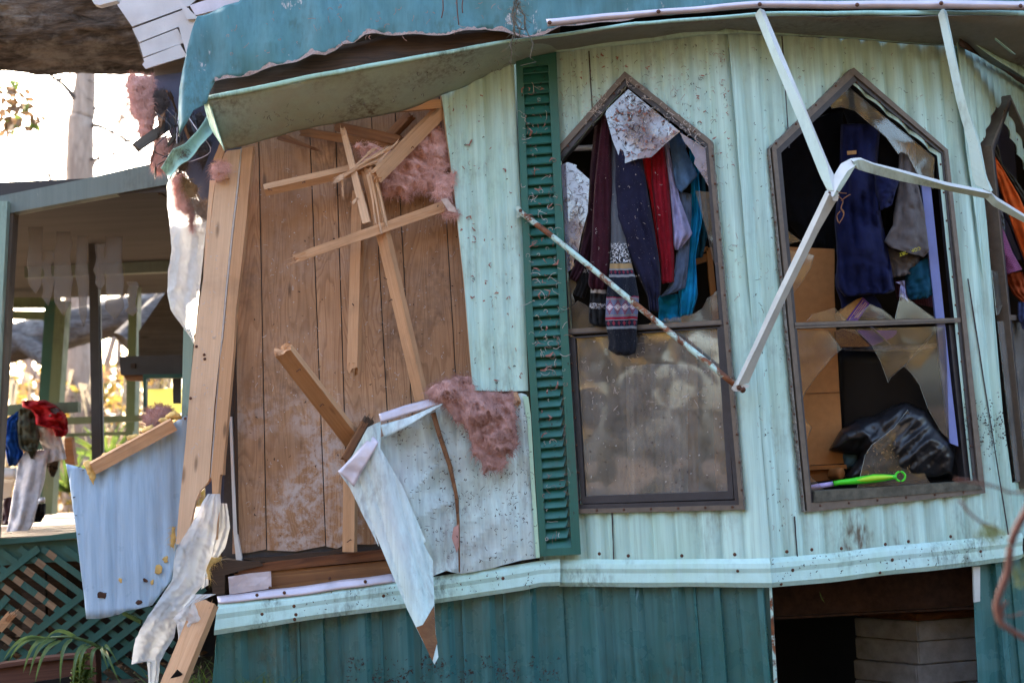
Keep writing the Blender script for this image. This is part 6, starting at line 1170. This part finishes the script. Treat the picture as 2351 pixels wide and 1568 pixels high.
post('post', 128, 152, 690, 1182, 4.5, porchm, -34, .14); post('post', 104, 128, 690, 1182, 4.52, lattm, -34, .1); post('post', 296, 316, 650, 1010, 5.0, porchm, -8, .14)
post('beam_post', 203, 224, 560, 1075, 2.6, greym, 8, .06); post('beam_post', 224, 230, 700, 1075, 2.62, greym, 8, .03)
slab('tie_beam', zB(60, 1155, 490, 1155, 490, 1240, 60, 1240), 4.9, .08, porchm, PO); slab('tie_beam', zB(60, 1265, 500, 1270, 560, 1400, 430, 1400, 350, 1340, 60, 1330), 4.85, .08, porchm, PO)
slab('rail', zC(-60, 605, 180, 610, 180, 685, -60, 680), 4.3, .06, porchm, PO); slab('rail', zC(560, 705, 1215, 685, 1215, 735, 560, 765), 4.4, .06, porchm, PO, axis=zC(560, 730, 1215, 700)); slab('rail', zC(545, 840, 1115, 822, 1115, 852, 545, 868), 4.5, .06, porchm, PO); slab('rail', zC(-60, 765, 40, 765, 40, 800, -60, 800), 4.35, .06, porchm, PO)
slab('lower_post', zC(540, 880, 600, 870, 630, 1110, 545, 1090), 4.45, .08, pined, PO)
slab('header', zC(1000, 195, 1545, 180, 1545, 340, 1015, 352), 2.4, .12, greym, PO, axis=zC(1000, 270, 1540, 260)); slab('header', zC(1030, 345, 1230, 345, 1230, 400, 1060, 395), 2.42, .1, pined, PO)
slab('wall_panel', zB(1165, 1440, 1400, 1100, 1560, 1200) + zC(1545, 190, 1165, 190), 2.7, .03, greyw, PO, axis=zC(1200, 0, 1500, 0)); slab('window_frame', zC(1200, 345, 1545, 340, 1545, 375, 1225, 378, 1225, 660, 1205, 660), 2.3, .05, lattm, PO); slab('yellow_panel', zC(1222, 470, 1450, 462, 1528, 455, 1528, 668, 1222, 670), 2.75, .006, yellowm, PO, label='glowing yellow plastic panel'); slab('clear_panel', zC(1222, 378, 1528, 372, 1528, 456, 1222, 470), 2.75, .006, film2, PO); slab('hanging_strap', zC(1450, 375, 1520, 375, 1515, 590, 1455, 590), 2.6, .02, greym, PO)
slab('screw_eye', zC(1098, 255, 1135, 252, 1135, 290, 1100, 292), 2.38, .04, rotm, PO)
# torn film hanging in the porch bay
fl = zB(120, 560, 200, 580, 330, 600, 440, 560, 460, 660, 470, 770, 440, 775, 360, 800, 320, 860, 305, 960, 330, 1010, 360, 1060, 400, 1010, 445, 960, 450, 850, 480, 760, 600, 650, 640, 700, 740, 660, 860, 760, 1030, 640, 1030, 820, 1045, 1000, 1060, 1160, 1120, 1310, 1090, 1200, 1000, 1150, 905, 1100, 905, 1350, 885, 1240, 885, 1080, 720, 1100, 720, 1400, 690, 1380, 690, 1150, 615, 1180, 580, 1310, 520, 1290, 515, 1100, 440, 1220, 390, 1200, 370, 1080, 330, 1150, 285, 1080, 290, 1320, 260, 1200, 235, 1090, 270, 1050, 240, 850, 250, 700, 170, 620)
r = random.Random(12)
for i, (x0, x1, t, b_) in enumerate(((240, 350, 560, 1120), (360, 445, 760, 1220), (455, 600, 600, 1300), (645, 740, 640, 1400), (800, 885, 700, 1090), (890, 1030, 640, 1340), (1070, 1160, 1020, 1310))):
    L = [(x0 + r.uniform(-18, 18), t + (b_ - t) * k / 7) for k in range(7)] + [((x0 + x1) / 2, b_)]; R_ = [(x1 + r.uniform(-18, 18), t + (b_ - t) * k / 7) for k in range(7)] + [((x0 + x1) / 2 + 6, b_)]
    fs_ = [c for p in L for c in p]; gs_ = [c for p in R_ for c in p]
    loft('film_strip', DD(zB(*fs_), 1.2), DD(zB(*gs_), 1.2), film2, PO, 24, 6, wr(.012, 4, i), .001)
# lattice: rising laths in front (some missing), falling laths behind with bare patches
LA = empty('lattice_panel', D((150, 1560), .9), PO, label='green lattice skirt with missing laths')
def clipseg(a, b, box):
    (x0, y0, x1, y1) = box; t0, t1 = 0.0, 1.0; dx, dy = b[0] - a[0], b[1] - a[1]
    for p, q in ((-dx, a[0] - x0), (dx, x1 - a[0]), (-dy, a[1] - y0), (dy, y1 - a[1])):
        if abs(p) < 1e-9:
            if q < 0: return None
        else:
            t = q / p
            if p < 0: t0 = max(t0, t)
            else: t1 = min(t1, t)
    return None if t0 >= t1 else ((a[0] + dx * t0, a[1] + dy * t0), (a[0] + dx * t1, a[1] + dy * t1))
box = (-30, 1258, 470, 1600)
fall = [((0, 1273 + k * 38.5 - 240), (400, 1273 + k * 38.5 - 240 + 400 * .735)) for k in range(-2, 15)]
for a, b_ in fall:
    s = clipseg(a, b_, box)
    if s: beam('lath', D(s[0], .93), D(s[1], .93), .036, .007, lattm, LA, seg=1)
# positions of the rising laths, traced (offset where they would cross x = 0); the ones gone leave patches
rise = [1328, 1405, 1515, 1556, 1592, 1634, 1676, 1716]; gone = [1366, 1442, 1480]
for c in rise:
    if c == 1442: continue
    x1 = 470
    s = clipseg((-30, c + 22), (x1, c - x1 * .78), box)
    if c == 1405: s = clipseg((-30, 1425), (18, 1370), box)
    if s: beam('lath', D(s[0], .915), D(s[1], .915), .038, .007, lattm, LA, seg=1)
for c in gone:
    for a, b_ in fall:
        sl_ = .735; x = (c - a[1]) / (sl_ + .78); y = a[1] + sl_ * x
        if 0 < x < 260 and 1262 < y < 1560 and (c < 1400 or x < 120):
            beam('bare_patch', D((x - 9, y - 9 * sl_), .9255), D((x + 9, y + 9 * sl_), .9255), .037, .002, bare, LA, seg=1)
beam('broken_lath', D(zO(-20, 870)[0], .88), D(zO(110, 720)[0], .86), .05, .012, pine, LA, .2, (.0, .05), 0, 4)
box_at('lattice_dark_board', (D((80, 1400), 1.3).x, 1.3, .0), .14, .04, zdk - .1, rotm, PO); box_at('understructure', (-3.3, 3.4, -.1), 4.2, .04, zdk + .05, rotm, PO)
# ------------------------------------------------------------------ clothes on the porch rail
def pc(name, L, R_, y, m, label, **k): return drape(name, L, R_, y, m, None, label=label, cat='garment', group='clothes thrown over the porch rail', **k)
yr = 2.2
pc('red_shirt', zP(235, 10, 240, 70, 330, 100, 380, 180, 378, 260, 480, 290, 560, 310, 600, 390), zP(480, 0, 590, 60, 640, 100, 700, 150, 722, 220, 728, 340, 700, 380, 660, 392), (yr - .14, yr - .12), m_cloth('red_cotton', (.46, .012, .018)), 'bright red shirt on top of the pile on the porch rail', seed=40, bulge=.12, folds=4, amp=.04, wob=1)
pc('olive_shirt', zP(205, 100, 190, 200, 188, 350, 200, 450, 215, 520, 300, 560, 330, 625), zP(380, 90, 390, 200, 410, 300, 425, 390, 415, 470, 400, 520, 370, 630), (yr - .07, yr - .10), m_cloth('olive_cotton', (.075, .075, .048)), 'olive green shirt hanging on the porch rail', seed=41, bulge=.10, folds=4, amp=.03)
pc('blue_shirt', zP(190, 120, 60, 200, 10, 360, 20, 450, 60, 540, 80, 660, 100, 705), zP(210, 130, 200, 250, 200, 400, 230, 520, 250, 570, 215, 650, 160, 700), (yr - .02, yr - .03), m_cloth('royal_blue_cotton', (.012, .075, .33)), 'royal blue shirt at the left end of the porch rail', seed=42, bulge=.12, folds=4, amp=.035)
gsw = m_cloth('heather_grey_fleece', (.62, .56, .54))
pc('grey_sweatpants', zP(260, 560, 200, 650, 170, 850, 130, 1050, 90, 1300, 70, 1410), zP(540, 520, 500, 680, 470, 880, 420, 1050, 350, 1330, 270, 1448), (yr - .0, yr - .35), gsw, 'heather grey sweatpants leg hanging down to the deck', seed=43, bulge=.10, folds=2, amp=.02, hem=.08)
pc('grey_sweatpants', zP(400, 290, 420, 420, 480, 560, 505, 672), zP(640, 300, 660, 420, 690, 540, 710, 630), (yr + .02, yr - .02), gsw, 'short grey fleece leg at the right of the pile', seed=44, bulge=.10, folds=2, amp=.02, nv=24)
pc('brown_cloth', zP(490, 660, 510, 740, 540, 810), zP(630, 650, 615, 740, 575, 825), (yr + .12, yr + .12), m_cloth('brown_cloth', (.045, .03, .02)), 'dark brown cloth drooping under the grey leg', seed=45, bulge=.05, nv=20)
pc('grey_cloth', zP(500, 110, 540, 140, 520, 180), zP(600, 80, 640, 110, 620, 150), (yr - .22, yr - .22), m_cloth('taupe_cloth', (.16, .11, .11)), 'small taupe cloth tucked in the red shirt', seed=46, bulge=.05, nv=14)
rl = box_at('clothes_rail', (D((60, 960), yr).x - .2, yr + .02, D((60, 952), yr).z), 1.1, .06, .07, porchm, PO)
wt = empty('white_tub', D(zP(0, 1330)[0], 2.6), label='white enamel tub at the left edge of the deck', cat='tub')
loft('rim', DD(zP(-120, 745, 185, 742), 2.5), DD(zP(-120, 820, 180, 825), 2.48), whitep, wt, 10, 4, lambda u, v, p: Vector((0, -.03 * math.sin(v * 3.1), 0)), .03); loft('body', DD(zP(-120, 822, 170, 826), 2.55), DD(zP(-120, 1330, 20, 1330), 2.75), whitep, wt, 12, 8, lambda u, v, p: Vector((0, .05 * v * v, 0)), .02)
drape('maroon_bag', zP(30, 1055, 28, 1200, 22, 1335), zP(140, 1035, 150, 1200, 140, 1345), 2.2, maroonb, None, bulge=.12, folds=2, nv=16, label='dark maroon bag standing by the white tub', cat='bag')
drape('black_basket', zP(395, 1110, 360, 1220, 350, 1310), zP(490, 1105, 485, 1220, 440, 1300), 2.0, blackm, None, bulge=.14, folds=3, nv=16, label='small black basket on the deck behind the grey sweatpants', cat='basket'); puffy('crumpled_wrapper', zP(405, 1060, 440, 1030, 480, 1045, 478, 1100, 410, 1105), 1.9, .05, m_plain('silver_wrap', (.5, .5, .52), .25, .5, 30, .8, .3), None, 4, 77, .03, 0, 2, label='crumpled silver wrapper in the black basket', cat='wrapper')
# planter and palm at the bottom left
pn = empty('planter_box', D(zO(500, 1700)[0], .55), label='red brown wooden planter box in front of the lattice', cat='planter')
slab('front_board', zO(-80, 1370, 550, 1275, 1090, 1240, 1100, 1640, -80, 1700), .50, .04, terra, pn, axis=zO(0, 1450, 1090, 1350)); slab('cap_board', zO(-80, 1318, 550, 1228, 1095, 1178, 1100, 1215, 550, 1272, -80, 1372), .47, .12, terra, pn, axis=zO(0, 1340, 1090, 1200)); slab('corner_post', zO(1092, 1120, 1200, 1100, 1215, 1640, 1100, 1660), .48, .1, terra, pn, axis=zO(1140, 1120, 1150, 1640)); slab('vent', zO(400, 1540, 880, 1465, 890, 1640, 400, 1640), .485, .02, blackm, pn)
pa = empty('palm_seedling', D(zO(1280, 1115)[0], .3), label='palm frond arching over the red brown planter', cat='palm')
rac = bez([D(p, y) for p, y in zip(zO(1330, 1150, 1240, 1090, 1100, 1020, 900, 965, 700, 965, 560, 985), (.3, .28, .24, .22, .24, .28))], 6); tube('rachis', rac, [.012 * (1 - .7 * i / len(rac)) for i in range(len(rac))], palml, pa, 6)
def blade(a, b, w0, par, m, droop=.1, name='leaflet', seed=0):
    vs = []; n = 8; side = (b - a).cross(Vector((0, 1, .3))).normalized()
    for i in range(n + 1):
        t = i / n; p = a.lerp(b, t) + Vector((0, -.05 * math.sin(t * 3.1), droop * math.sin(t * math.pi) * .9)); ww = w0 * math.sin(min(1, t * 4 + .25) * math.pi / 2) * (1 - t) ** .6
        vs += [p - side * ww, p + Vector((0, .012 * (1 - t), 0)), p + side * ww]
    fs = []
    for i in range(n): fs += [[i * 3, i * 3 + 1, i * 3 + 4, i * 3 + 3], [i * 3 + 1, i * 3 + 2, i * 3 + 5, i * 3 + 4]]
    return mesh(name, vs, fs, m, par, smooth=True)
for i, (a, b_) in enumerate((((560, 985), (40, 1265)), ((600, 985), (100, 1290)), ((640, 970), (290, 1425)), ((700, 985), (370, 1455)), ((760, 1010), (440, 1560)), ((900, 990), (760, 1560)), ((1080, 1050), (920, 1600)), ((1150, 1070), (1000, 1500)), ((1240, 1100), (1160, 1500)), ((1280, 1110), (1370, 1400)), ((1300, 1110), (1500, 1320)), ((1000, 1000), (560, 1010)), ((1300, 1130), (1500, 1540)))):
    blade(D(zO(*a)[0], .25), D(zO(*b_)[0], .12 + .02 * (i % 3)), .014, pa, palml, .06, seed=i)
slab('cut_frond_stem', zO(1535, 665, 1560, 655, 1780, 760, 1770, 805, 1545, 690), .55, .03, leafr, pa, axis=zO(1540, 670, 1770, 780))
def leaves(name, pts, sz, m, parent=None, seed=1, flat=.4, **k):
    r = random.Random(seed); vs = []; fs = []
    for p in pts:
        s = sz * r.uniform(.6, 1.3); a = Vector((r.gauss(0, 1), r.gauss(0, 1), r.gauss(0, flat))).normalized(); b = a.cross(Vector((r.gauss(0, 1), r.gauss(0, 1), r.gauss(0, 1)))).normalized(); n = a.cross(b); c = len(vs)
        vs += [p - a * s, p + b * s * .45 + n * s * .12, p + a * s, p - b * s * .45 + n * s * .12]; fs += [[c, c + 1, c + 2], [c, c + 2, c + 3]]
    return mesh(name, vs, fs, m, parent, **k)
# weeds and litter on the ground at the bottom left
r = random.Random(9)
wd = empty('weed', D(zO(1050, 1548)[0], .3), label='small green weed in front of the planter corner', cat='weed')
stem = bez([D(p, .25) for p in zO(1000, 1620, 1010, 1500, 1040, 1380, 1060, 1200)], 6); tube('stem', stem, .004, leafr, wd, 5); stem2 = bez([D(p, .25) for p in zO(1080, 1620, 1090, 1500, 1150, 1400)], 6); tube('stem', stem2, .004, leafr, wd, 5)
for i, p in enumerate(stem[4:] + stem2[3:]):
    for s in (-1, 1): blade(p, p + Vector((s * r.uniform(.03, .06), -.02, r.uniform(-.01, .03))), .012, wd, leafr, .01, 'leaf')
gp = [Vector((r.uniform(-1.9, -1.15), r.uniform(-.4, .6), 0)) for _ in range(520)]; vs = []; fs = []
for p in gp:
    h = r.uniform(.06, .26); d = Vector((r.uniform(-.1, .1), r.uniform(-.1, .1), h)); c = len(vs); w_ = Vector((.004, .002, 0)); p = p + Vector((0, 0, .02)); vs += [p - w_, p + w_, p + d * .6 + w_ * .7, p + d * .6 - w_ * .7, p + d + Vector((d.x, d.y, -.02))]; fs += [[c, c + 1, c + 2, c + 3], [c + 3, c + 2, c + 4]]
mesh('grass', vs, fs, leafr, None, kind='stuff', label='sparse grass and weeds at the foot of the broken corner', cat='grass')
leaves('leaf_litter', [Vector((r.uniform(-7, -.9), r.uniform(-3, 9), .05 + r.uniform(0, .06))) for _ in range(7000)], .03, leafb, None, 4, .15, kind='stuff', label='brown leaf litter on the ground', cat='leaf litter')
# ------------------------------------------------------------------ fallen trees
ft = empty('fallen_tree', D((150, 60), 1.3), label='huge fallen tree trunk lying across the roof at the upper left', cat='tree')
c0_, c1_ = D((-260, -28), 1.25), D((420, -4), 1.55)
def trunk(name, a, b, ra, rb, m, par, n=120, seg=150, rough=.03, along=1.0, seed=1):
    vs = []; fs = []; uvs = []; R = frame_of(a, b, Vector((0, -1, 0))); L = (b - a).length
    for i in range(seg + 1):
        t = i / seg; x = t * L
        for j in range(n):
            th = 2 * math.pi * j / n; rr = ra * (1 - t) + rb * t; cy, cz = math.cos(th), math.sin(th)
            q = Vector((x * 2.0 * along, cy * 6.5 * rr, cz * 6.5 * rr)); w_ = abs(N(q, 1.1, seed)) * 1.0 + abs(N(q, 2.4, seed)) * .5 + .25 * N(q, 6, seed); big = N((x * .8, cy, cz), 1.0, seed)
            rr += rough * (w_ * 1.6 - .8) + .03 * big
            vs.append(a + R @ Vector((x, cy * rr, cz * rr)))
    for i in range(seg):
        for j in range(n): k = (j + 1) % n; fs.append([i * n + j, i * n + k, (i + 1) * n + k, (i + 1) * n + j])
    fs += [list(range(n)), list(range(seg * n, seg * n + n))[::-1]]
    return mesh(name, vs, [f[::-1] for f in fs], m, par, smooth=True)
trunk('trunk', c0_, c1_, .49, .49, barkm, ft)
f2t = empty('fallen_tree', D((150, 760), 7), label='grey fallen trunk lying on the ground beyond the porch', cat='tree')
trunk('trunk', D((-80, 815), 7.0), D((420, 690), 7.4), .21, .19, barkg, f2t, 48, 60, .02); trunk('limb', D((-30, 725), 7.2), D((120, 835), 6.8), .13, .09, barkg, f2t, 32, 30, .02); trunk('limb', D((290, 790), 6.6), D((430, 655), 6.9), .17, .15, barkg, f2t, 32, 40, .02)
# ------------------------------------------------------------------ standing trees
bt = empty('bare_tree', D((185, 900), 9.5), label='tall haze-paled bare trunk standing against the bright sky', cat='tree')
tube('trunk', bez([Vector((D((180, 1200), 9.5).x, 9.5, 0)), D((184, 380), 9.5), D((190, 260), 9.5), D((196, 150), 9.5), D((200, 20), 9.5)], 8), [.19 - .003 * i for i in range(33)], barkf, bt, 16, .02)
for i, (pth, rr) in enumerate(((zA(625, 830, 560, 740, 490, 680, 420, 630, 340, 585), .035), (zA(490, 680, 560, 640, 610, 610), .018), (zA(790, 920, 850, 890, 960, 870, 1080, 865), .02), (zA(770, 1055, 830, 1060, 940, 1110, 1080, 1190, 1160, 1260, 1260, 1310), .03), (zA(1080, 1185, 1150, 1150, 1250, 1100), .014), (zA(760, 1340, 880, 1340, 980, 1290, 1100, 1230), .018), (zA(800, 700, 900, 715, 1040, 740), .012), (zA(620, 600, 700, 660, 780, 690), .010), (zA(640, 740, 700, 800, 790, 860), .007), (zA(430, 640, 400, 660, 360, 655), .007), (zA(830, 1330, 900, 1290, 1010, 1270), .010))):
    p = bez([D(q, 9.4) for q in pth], 5); tube('branch', p, [rr * (1 - .6 * k / len(p)) for k in range(len(p))], branchm, bt, 6, .003)
b2 = empty('bare_tree', Vector((D((290, 900), 14).x, 14, 0)), label='faint thin branching tree far behind the haze-paled trunk', cat='tree'); r = random.Random(4)
def grow(a, d, L, rr, dep):
    e = a + d * L; tube('branch', bez([a, a.lerp(e, .5) + Vector((r.uniform(-.06, .06), 0, r.uniform(-.05, .05))) * L, e], 4), [rr * (1 - .05 * k) for k in range(9)], barkf, b2, 5)
    if dep:
        for _ in range(3 if dep > 1 else 2): grow(a.lerp(e, r.uniform(.45, 1)), (d + Vector((r.uniform(-.9, .9), r.uniform(-.2, .2), r.uniform(-.35, .3)))).normalized(), L * r.uniform(.5, .72), rr * .55, dep - 1)
for px in (285, 95): grow(Vector((D((px, 900), 14).x, 14, 0)), Vector((.03, 0, 1)), D((px, 420), 14).z, .055, 4)
# leafy sprig at the left edge
sg = empty('leafy_branch', D((40, 230), 6), label='backlit leafy sprig at the left edge of the sky', cat='branch')
lm = None; r = random.Random(21)
for pth in (zA(-60, 560, 40, 640, 60, 760, 30, 900, 60, 1000, 90, 1110), zA(-60, 780, 60, 900, 160, 960, 280, 950, 340, 1030)): tube('stem', bez([D(p, 6) for p in pth], 5), .006, branchm, sg, 5)
lv = [Vector((0, 0, 0)), Vector((.45, .28, .05)), Vector((.7, .2, .02)), Vector((1, 0, -.08)), Vector((.7, -.2, .02)), Vector((.45, -.28, .05)), Vector((.5, 0, -.03))]
lme = bpy.data.meshes.new('leaf'); lme.from_pydata(lv, [], [[0, 6, 1], [1, 6, 2], [2, 6, 3], [3, 6, 4], [4, 6, 5], [5, 6, 0]]); lme.materials.append(leafr)
lme2 = lme.copy(); lme2.materials.clear(); lme2.materials.append(leafb)
for (x, y) in [(65, 690), (100, 750), (140, 760), (190, 750), (10, 740), (60, 850), (30, 840), (5, 810), (210, 900), (190, 890), (150, 890), (80, 915), (130, 910), (180, 940), (90, 960), (60, 1010), (30, 1000), (80, 1030), (10, 980), (160, 1000), (200, 990), (240, 990), (290, 970), (320, 970), (325, 1020), (345, 1050), (270, 1040), (150, 1055), (120, 1080), (65, 1080), (90, 1110), (5, 905), (110, 780), (160, 790)] + [(r.uniform(-20, 340), r.gauss(960, 60)) for _ in range(26)] + [(r.uniform(-30, 210), r.gauss(780, 45)) for _ in range(16)]:
    o = put('leaf', r.choice((lme, lme2, lme2, lme2)), None, sg, D(zA(x, y)[0], 6 + r.uniform(-.15, .15))); s = r.uniform(.10, .17); o.scale = (s, s, s); o.rotation_euler = (r.uniform(0, 6.3), r.uniform(-.5, 1.2), r.uniform(0, 6.3))
# sunlit woods behind the porch
pts = []; r = random.Random(31)
while len(pts) < 15000:
    y = r.uniform(8.5, 17); x = r.uniform(-.62 * (y + 7.25) / 1.6, .4); z = r.random() ** 1.3 * (2.2 + .12 * (y - 8)) ; p = Vector((x, y, z))
    if N(p, .8) + .5 * N(p, 2.2) > -.02: pts.append(p)
leaves('woods', pts[:9000], .085, leafg, None, 5, 1.0, kind='stuff', label='golden backlit undergrowth far behind the porch', cat='undergrowth')
leaves('woods_brown', pts[9000:], .08, leafb, None, 6, 1.0, kind='stuff', label='brown dry undergrowth far behind the porch', cat='undergrowth')
vs = []; fs = []
for i in range(1500):
    y = r.uniform(8, 15); p = Vector((r.uniform(-.62 * (y + 7.25) / 1.6, .2), y, r.uniform(.6, 2.6))); L = r.uniform(.2, .7); c = len(vs); s = r.uniform(.012, .035); q = p + Vector((r.uniform(-.1, .1), 0, -L)); vs += [p - Vector((s, 0, 0)), p + Vector((s, 0, 0)), q]; fs += [[c, c + 1, c + 2]]
mesh('hanging_moss', vs, fs, mossm, None, kind='stuff', label='pale moss hanging in the undergrowth', cat='moss')
for i, (px, y, rr, hh) in enumerate(((70, 11, .06, 3.0), (170, 13, .10, 3.2), (250, 10.5, .05, 2.6), (262, 14, .09, 3.3), (345, 12, .07, 3.0), (30, 14, .08, 3.2), (120, 9.6, .035, 2.2))):
    x = D((px, 900), y).x; t_ = tag(empty('thin_tree', (x, y, 0)), ('thin grey sapling behind the left porch post', 'pale slim trunk behind the green porch post', 'thin trunk just right of the dark porch post', 'slim trunk beyond the dark porch post', 'slim trunk left of the hanging plastic', 'slender trunk at the far left edge of the undergrowth', 'crooked thin stem left of the dark porch post')[i], 'tree', 'thin trees beyond the porch')
    p = bez([Vector((x, y, 0)), Vector((x + r.uniform(-.15, .15), y, hh * .35)), Vector((x + r.uniform(-.25, .25), y, hh * .7)), Vector((x + r.uniform(-.4, .4), y, hh))], 6); tube('trunk', p, [rr * (1 - .5 * k / len(p)) for k in range(len(p))], barkf, t_, 8, .01)
    for k in range(4):
        a = p[5 + 3 * k]; d = Vector((r.uniform(-.7, .7), r.uniform(-.2, .2), r.uniform(.1, .5))); tube('branch', bez([a, a + d * .5 + Vector((0, 0, .1)), a + d], 4), rr * .3, branchm, t_, 5)
for i, (px, py, y) in enumerate(((160, 1130, 7.0), (250, 1060, 7.6))):
    pl_ = empty('fan_palm', D((px, py + 40), y), label=('low fan palm behind the brown porch stub', 'low fan palm further right behind the porch rail')[i], cat='palm')
    for k in range(16):
        a = -2.9 + k * .38; c = D((px, py), y); blade(c, c + Vector((.55 * math.cos(a), r.uniform(-.3, .3), .38 * abs(math.sin(a)) + .05)), .025, pl_, leafr, .04, 'leaflet')
# ------------------------------------------------------------------ out-of-focus twig close to the camera, lower right
tf = empty('foreground_twig', D((2330, 1560), -3.4), label='blurred reddish twig close in front at the lower right', cat='twig')
ty = -3.9
def fz(pts, rr, m=twigm, nm='stem'): p = bez([D(q, ty) for q in pts], 6); tube(nm, p, [rr * (1 - .35 * k / len(p)) for k in range(len(p))], m, tf, 8, .0015)
fz([(2420, 1080), (2380, 1130)] + zS(437, 420, 385, 520, 345, 640, 325, 800, 280, 930, 250, 1040, 280, 1150, 340, 1200, 440, 1260, 520, 1300), .0105); fz(zS(285, 1110, 290, 1050, 320, 1010), .006); fz(zS(290, 1105, 360, 1110, 440, 1085), .003); fz(zS(-30, 180, 100, 195, 250, 230, 340, 265, 460, 265), .0035); fz(zS(0, 320, 60, 400, 130, 460, 210, 500, 280, 530), .003)
nd = []
for i in range(46):
    a = D(zS(r.uniform(110, 280), r.uniform(470, 540))[0], ty); nd.append((a, a + Vector((r.uniform(-.03, .03), r.uniform(-.02, .02), -r.uniform(.01, .06)))))
for i in range(40):
    a = D(zS(r.uniform(360, 460), r.uniform(780, 900))[0], ty); nd.append((a, a + Vector((r.uniform(-.03, .03), r.uniform(-.02, .02), r.uniform(-.04, .04)))))
vs = []; fs = []
for a, b_ in nd: c = len(vs); s = Vector((.0016, 0, .001)); vs += [a - s, a + s, b_]; fs.append([c, c + 1, c + 2])
mesh('needles', vs, fs, m_leaf('sedge_green', (.16, .20, .06), (.10, .13, .05), .4), tf, kind='stuff')

# ------------------------------------------------------------------ the wood across the clearing, seen in the window glass
pts = []; r = random.Random(77)
while len(pts) < 13000:
    p = Vector((r.uniform(-30, 30), r.uniform(-26, -15), r.random() ** .85 * 13.0))
    if N(p, .16) + .5 * N(p, .45) - .045 * max(0, p.z - 8) > -.05: pts.append(p)
leaves('woods_across_clearing', pts, .55, leafg, None, 8, 1.0, kind='stuff', label='golden brown wood across the clearing reflected in the glass', cat='undergrowth')
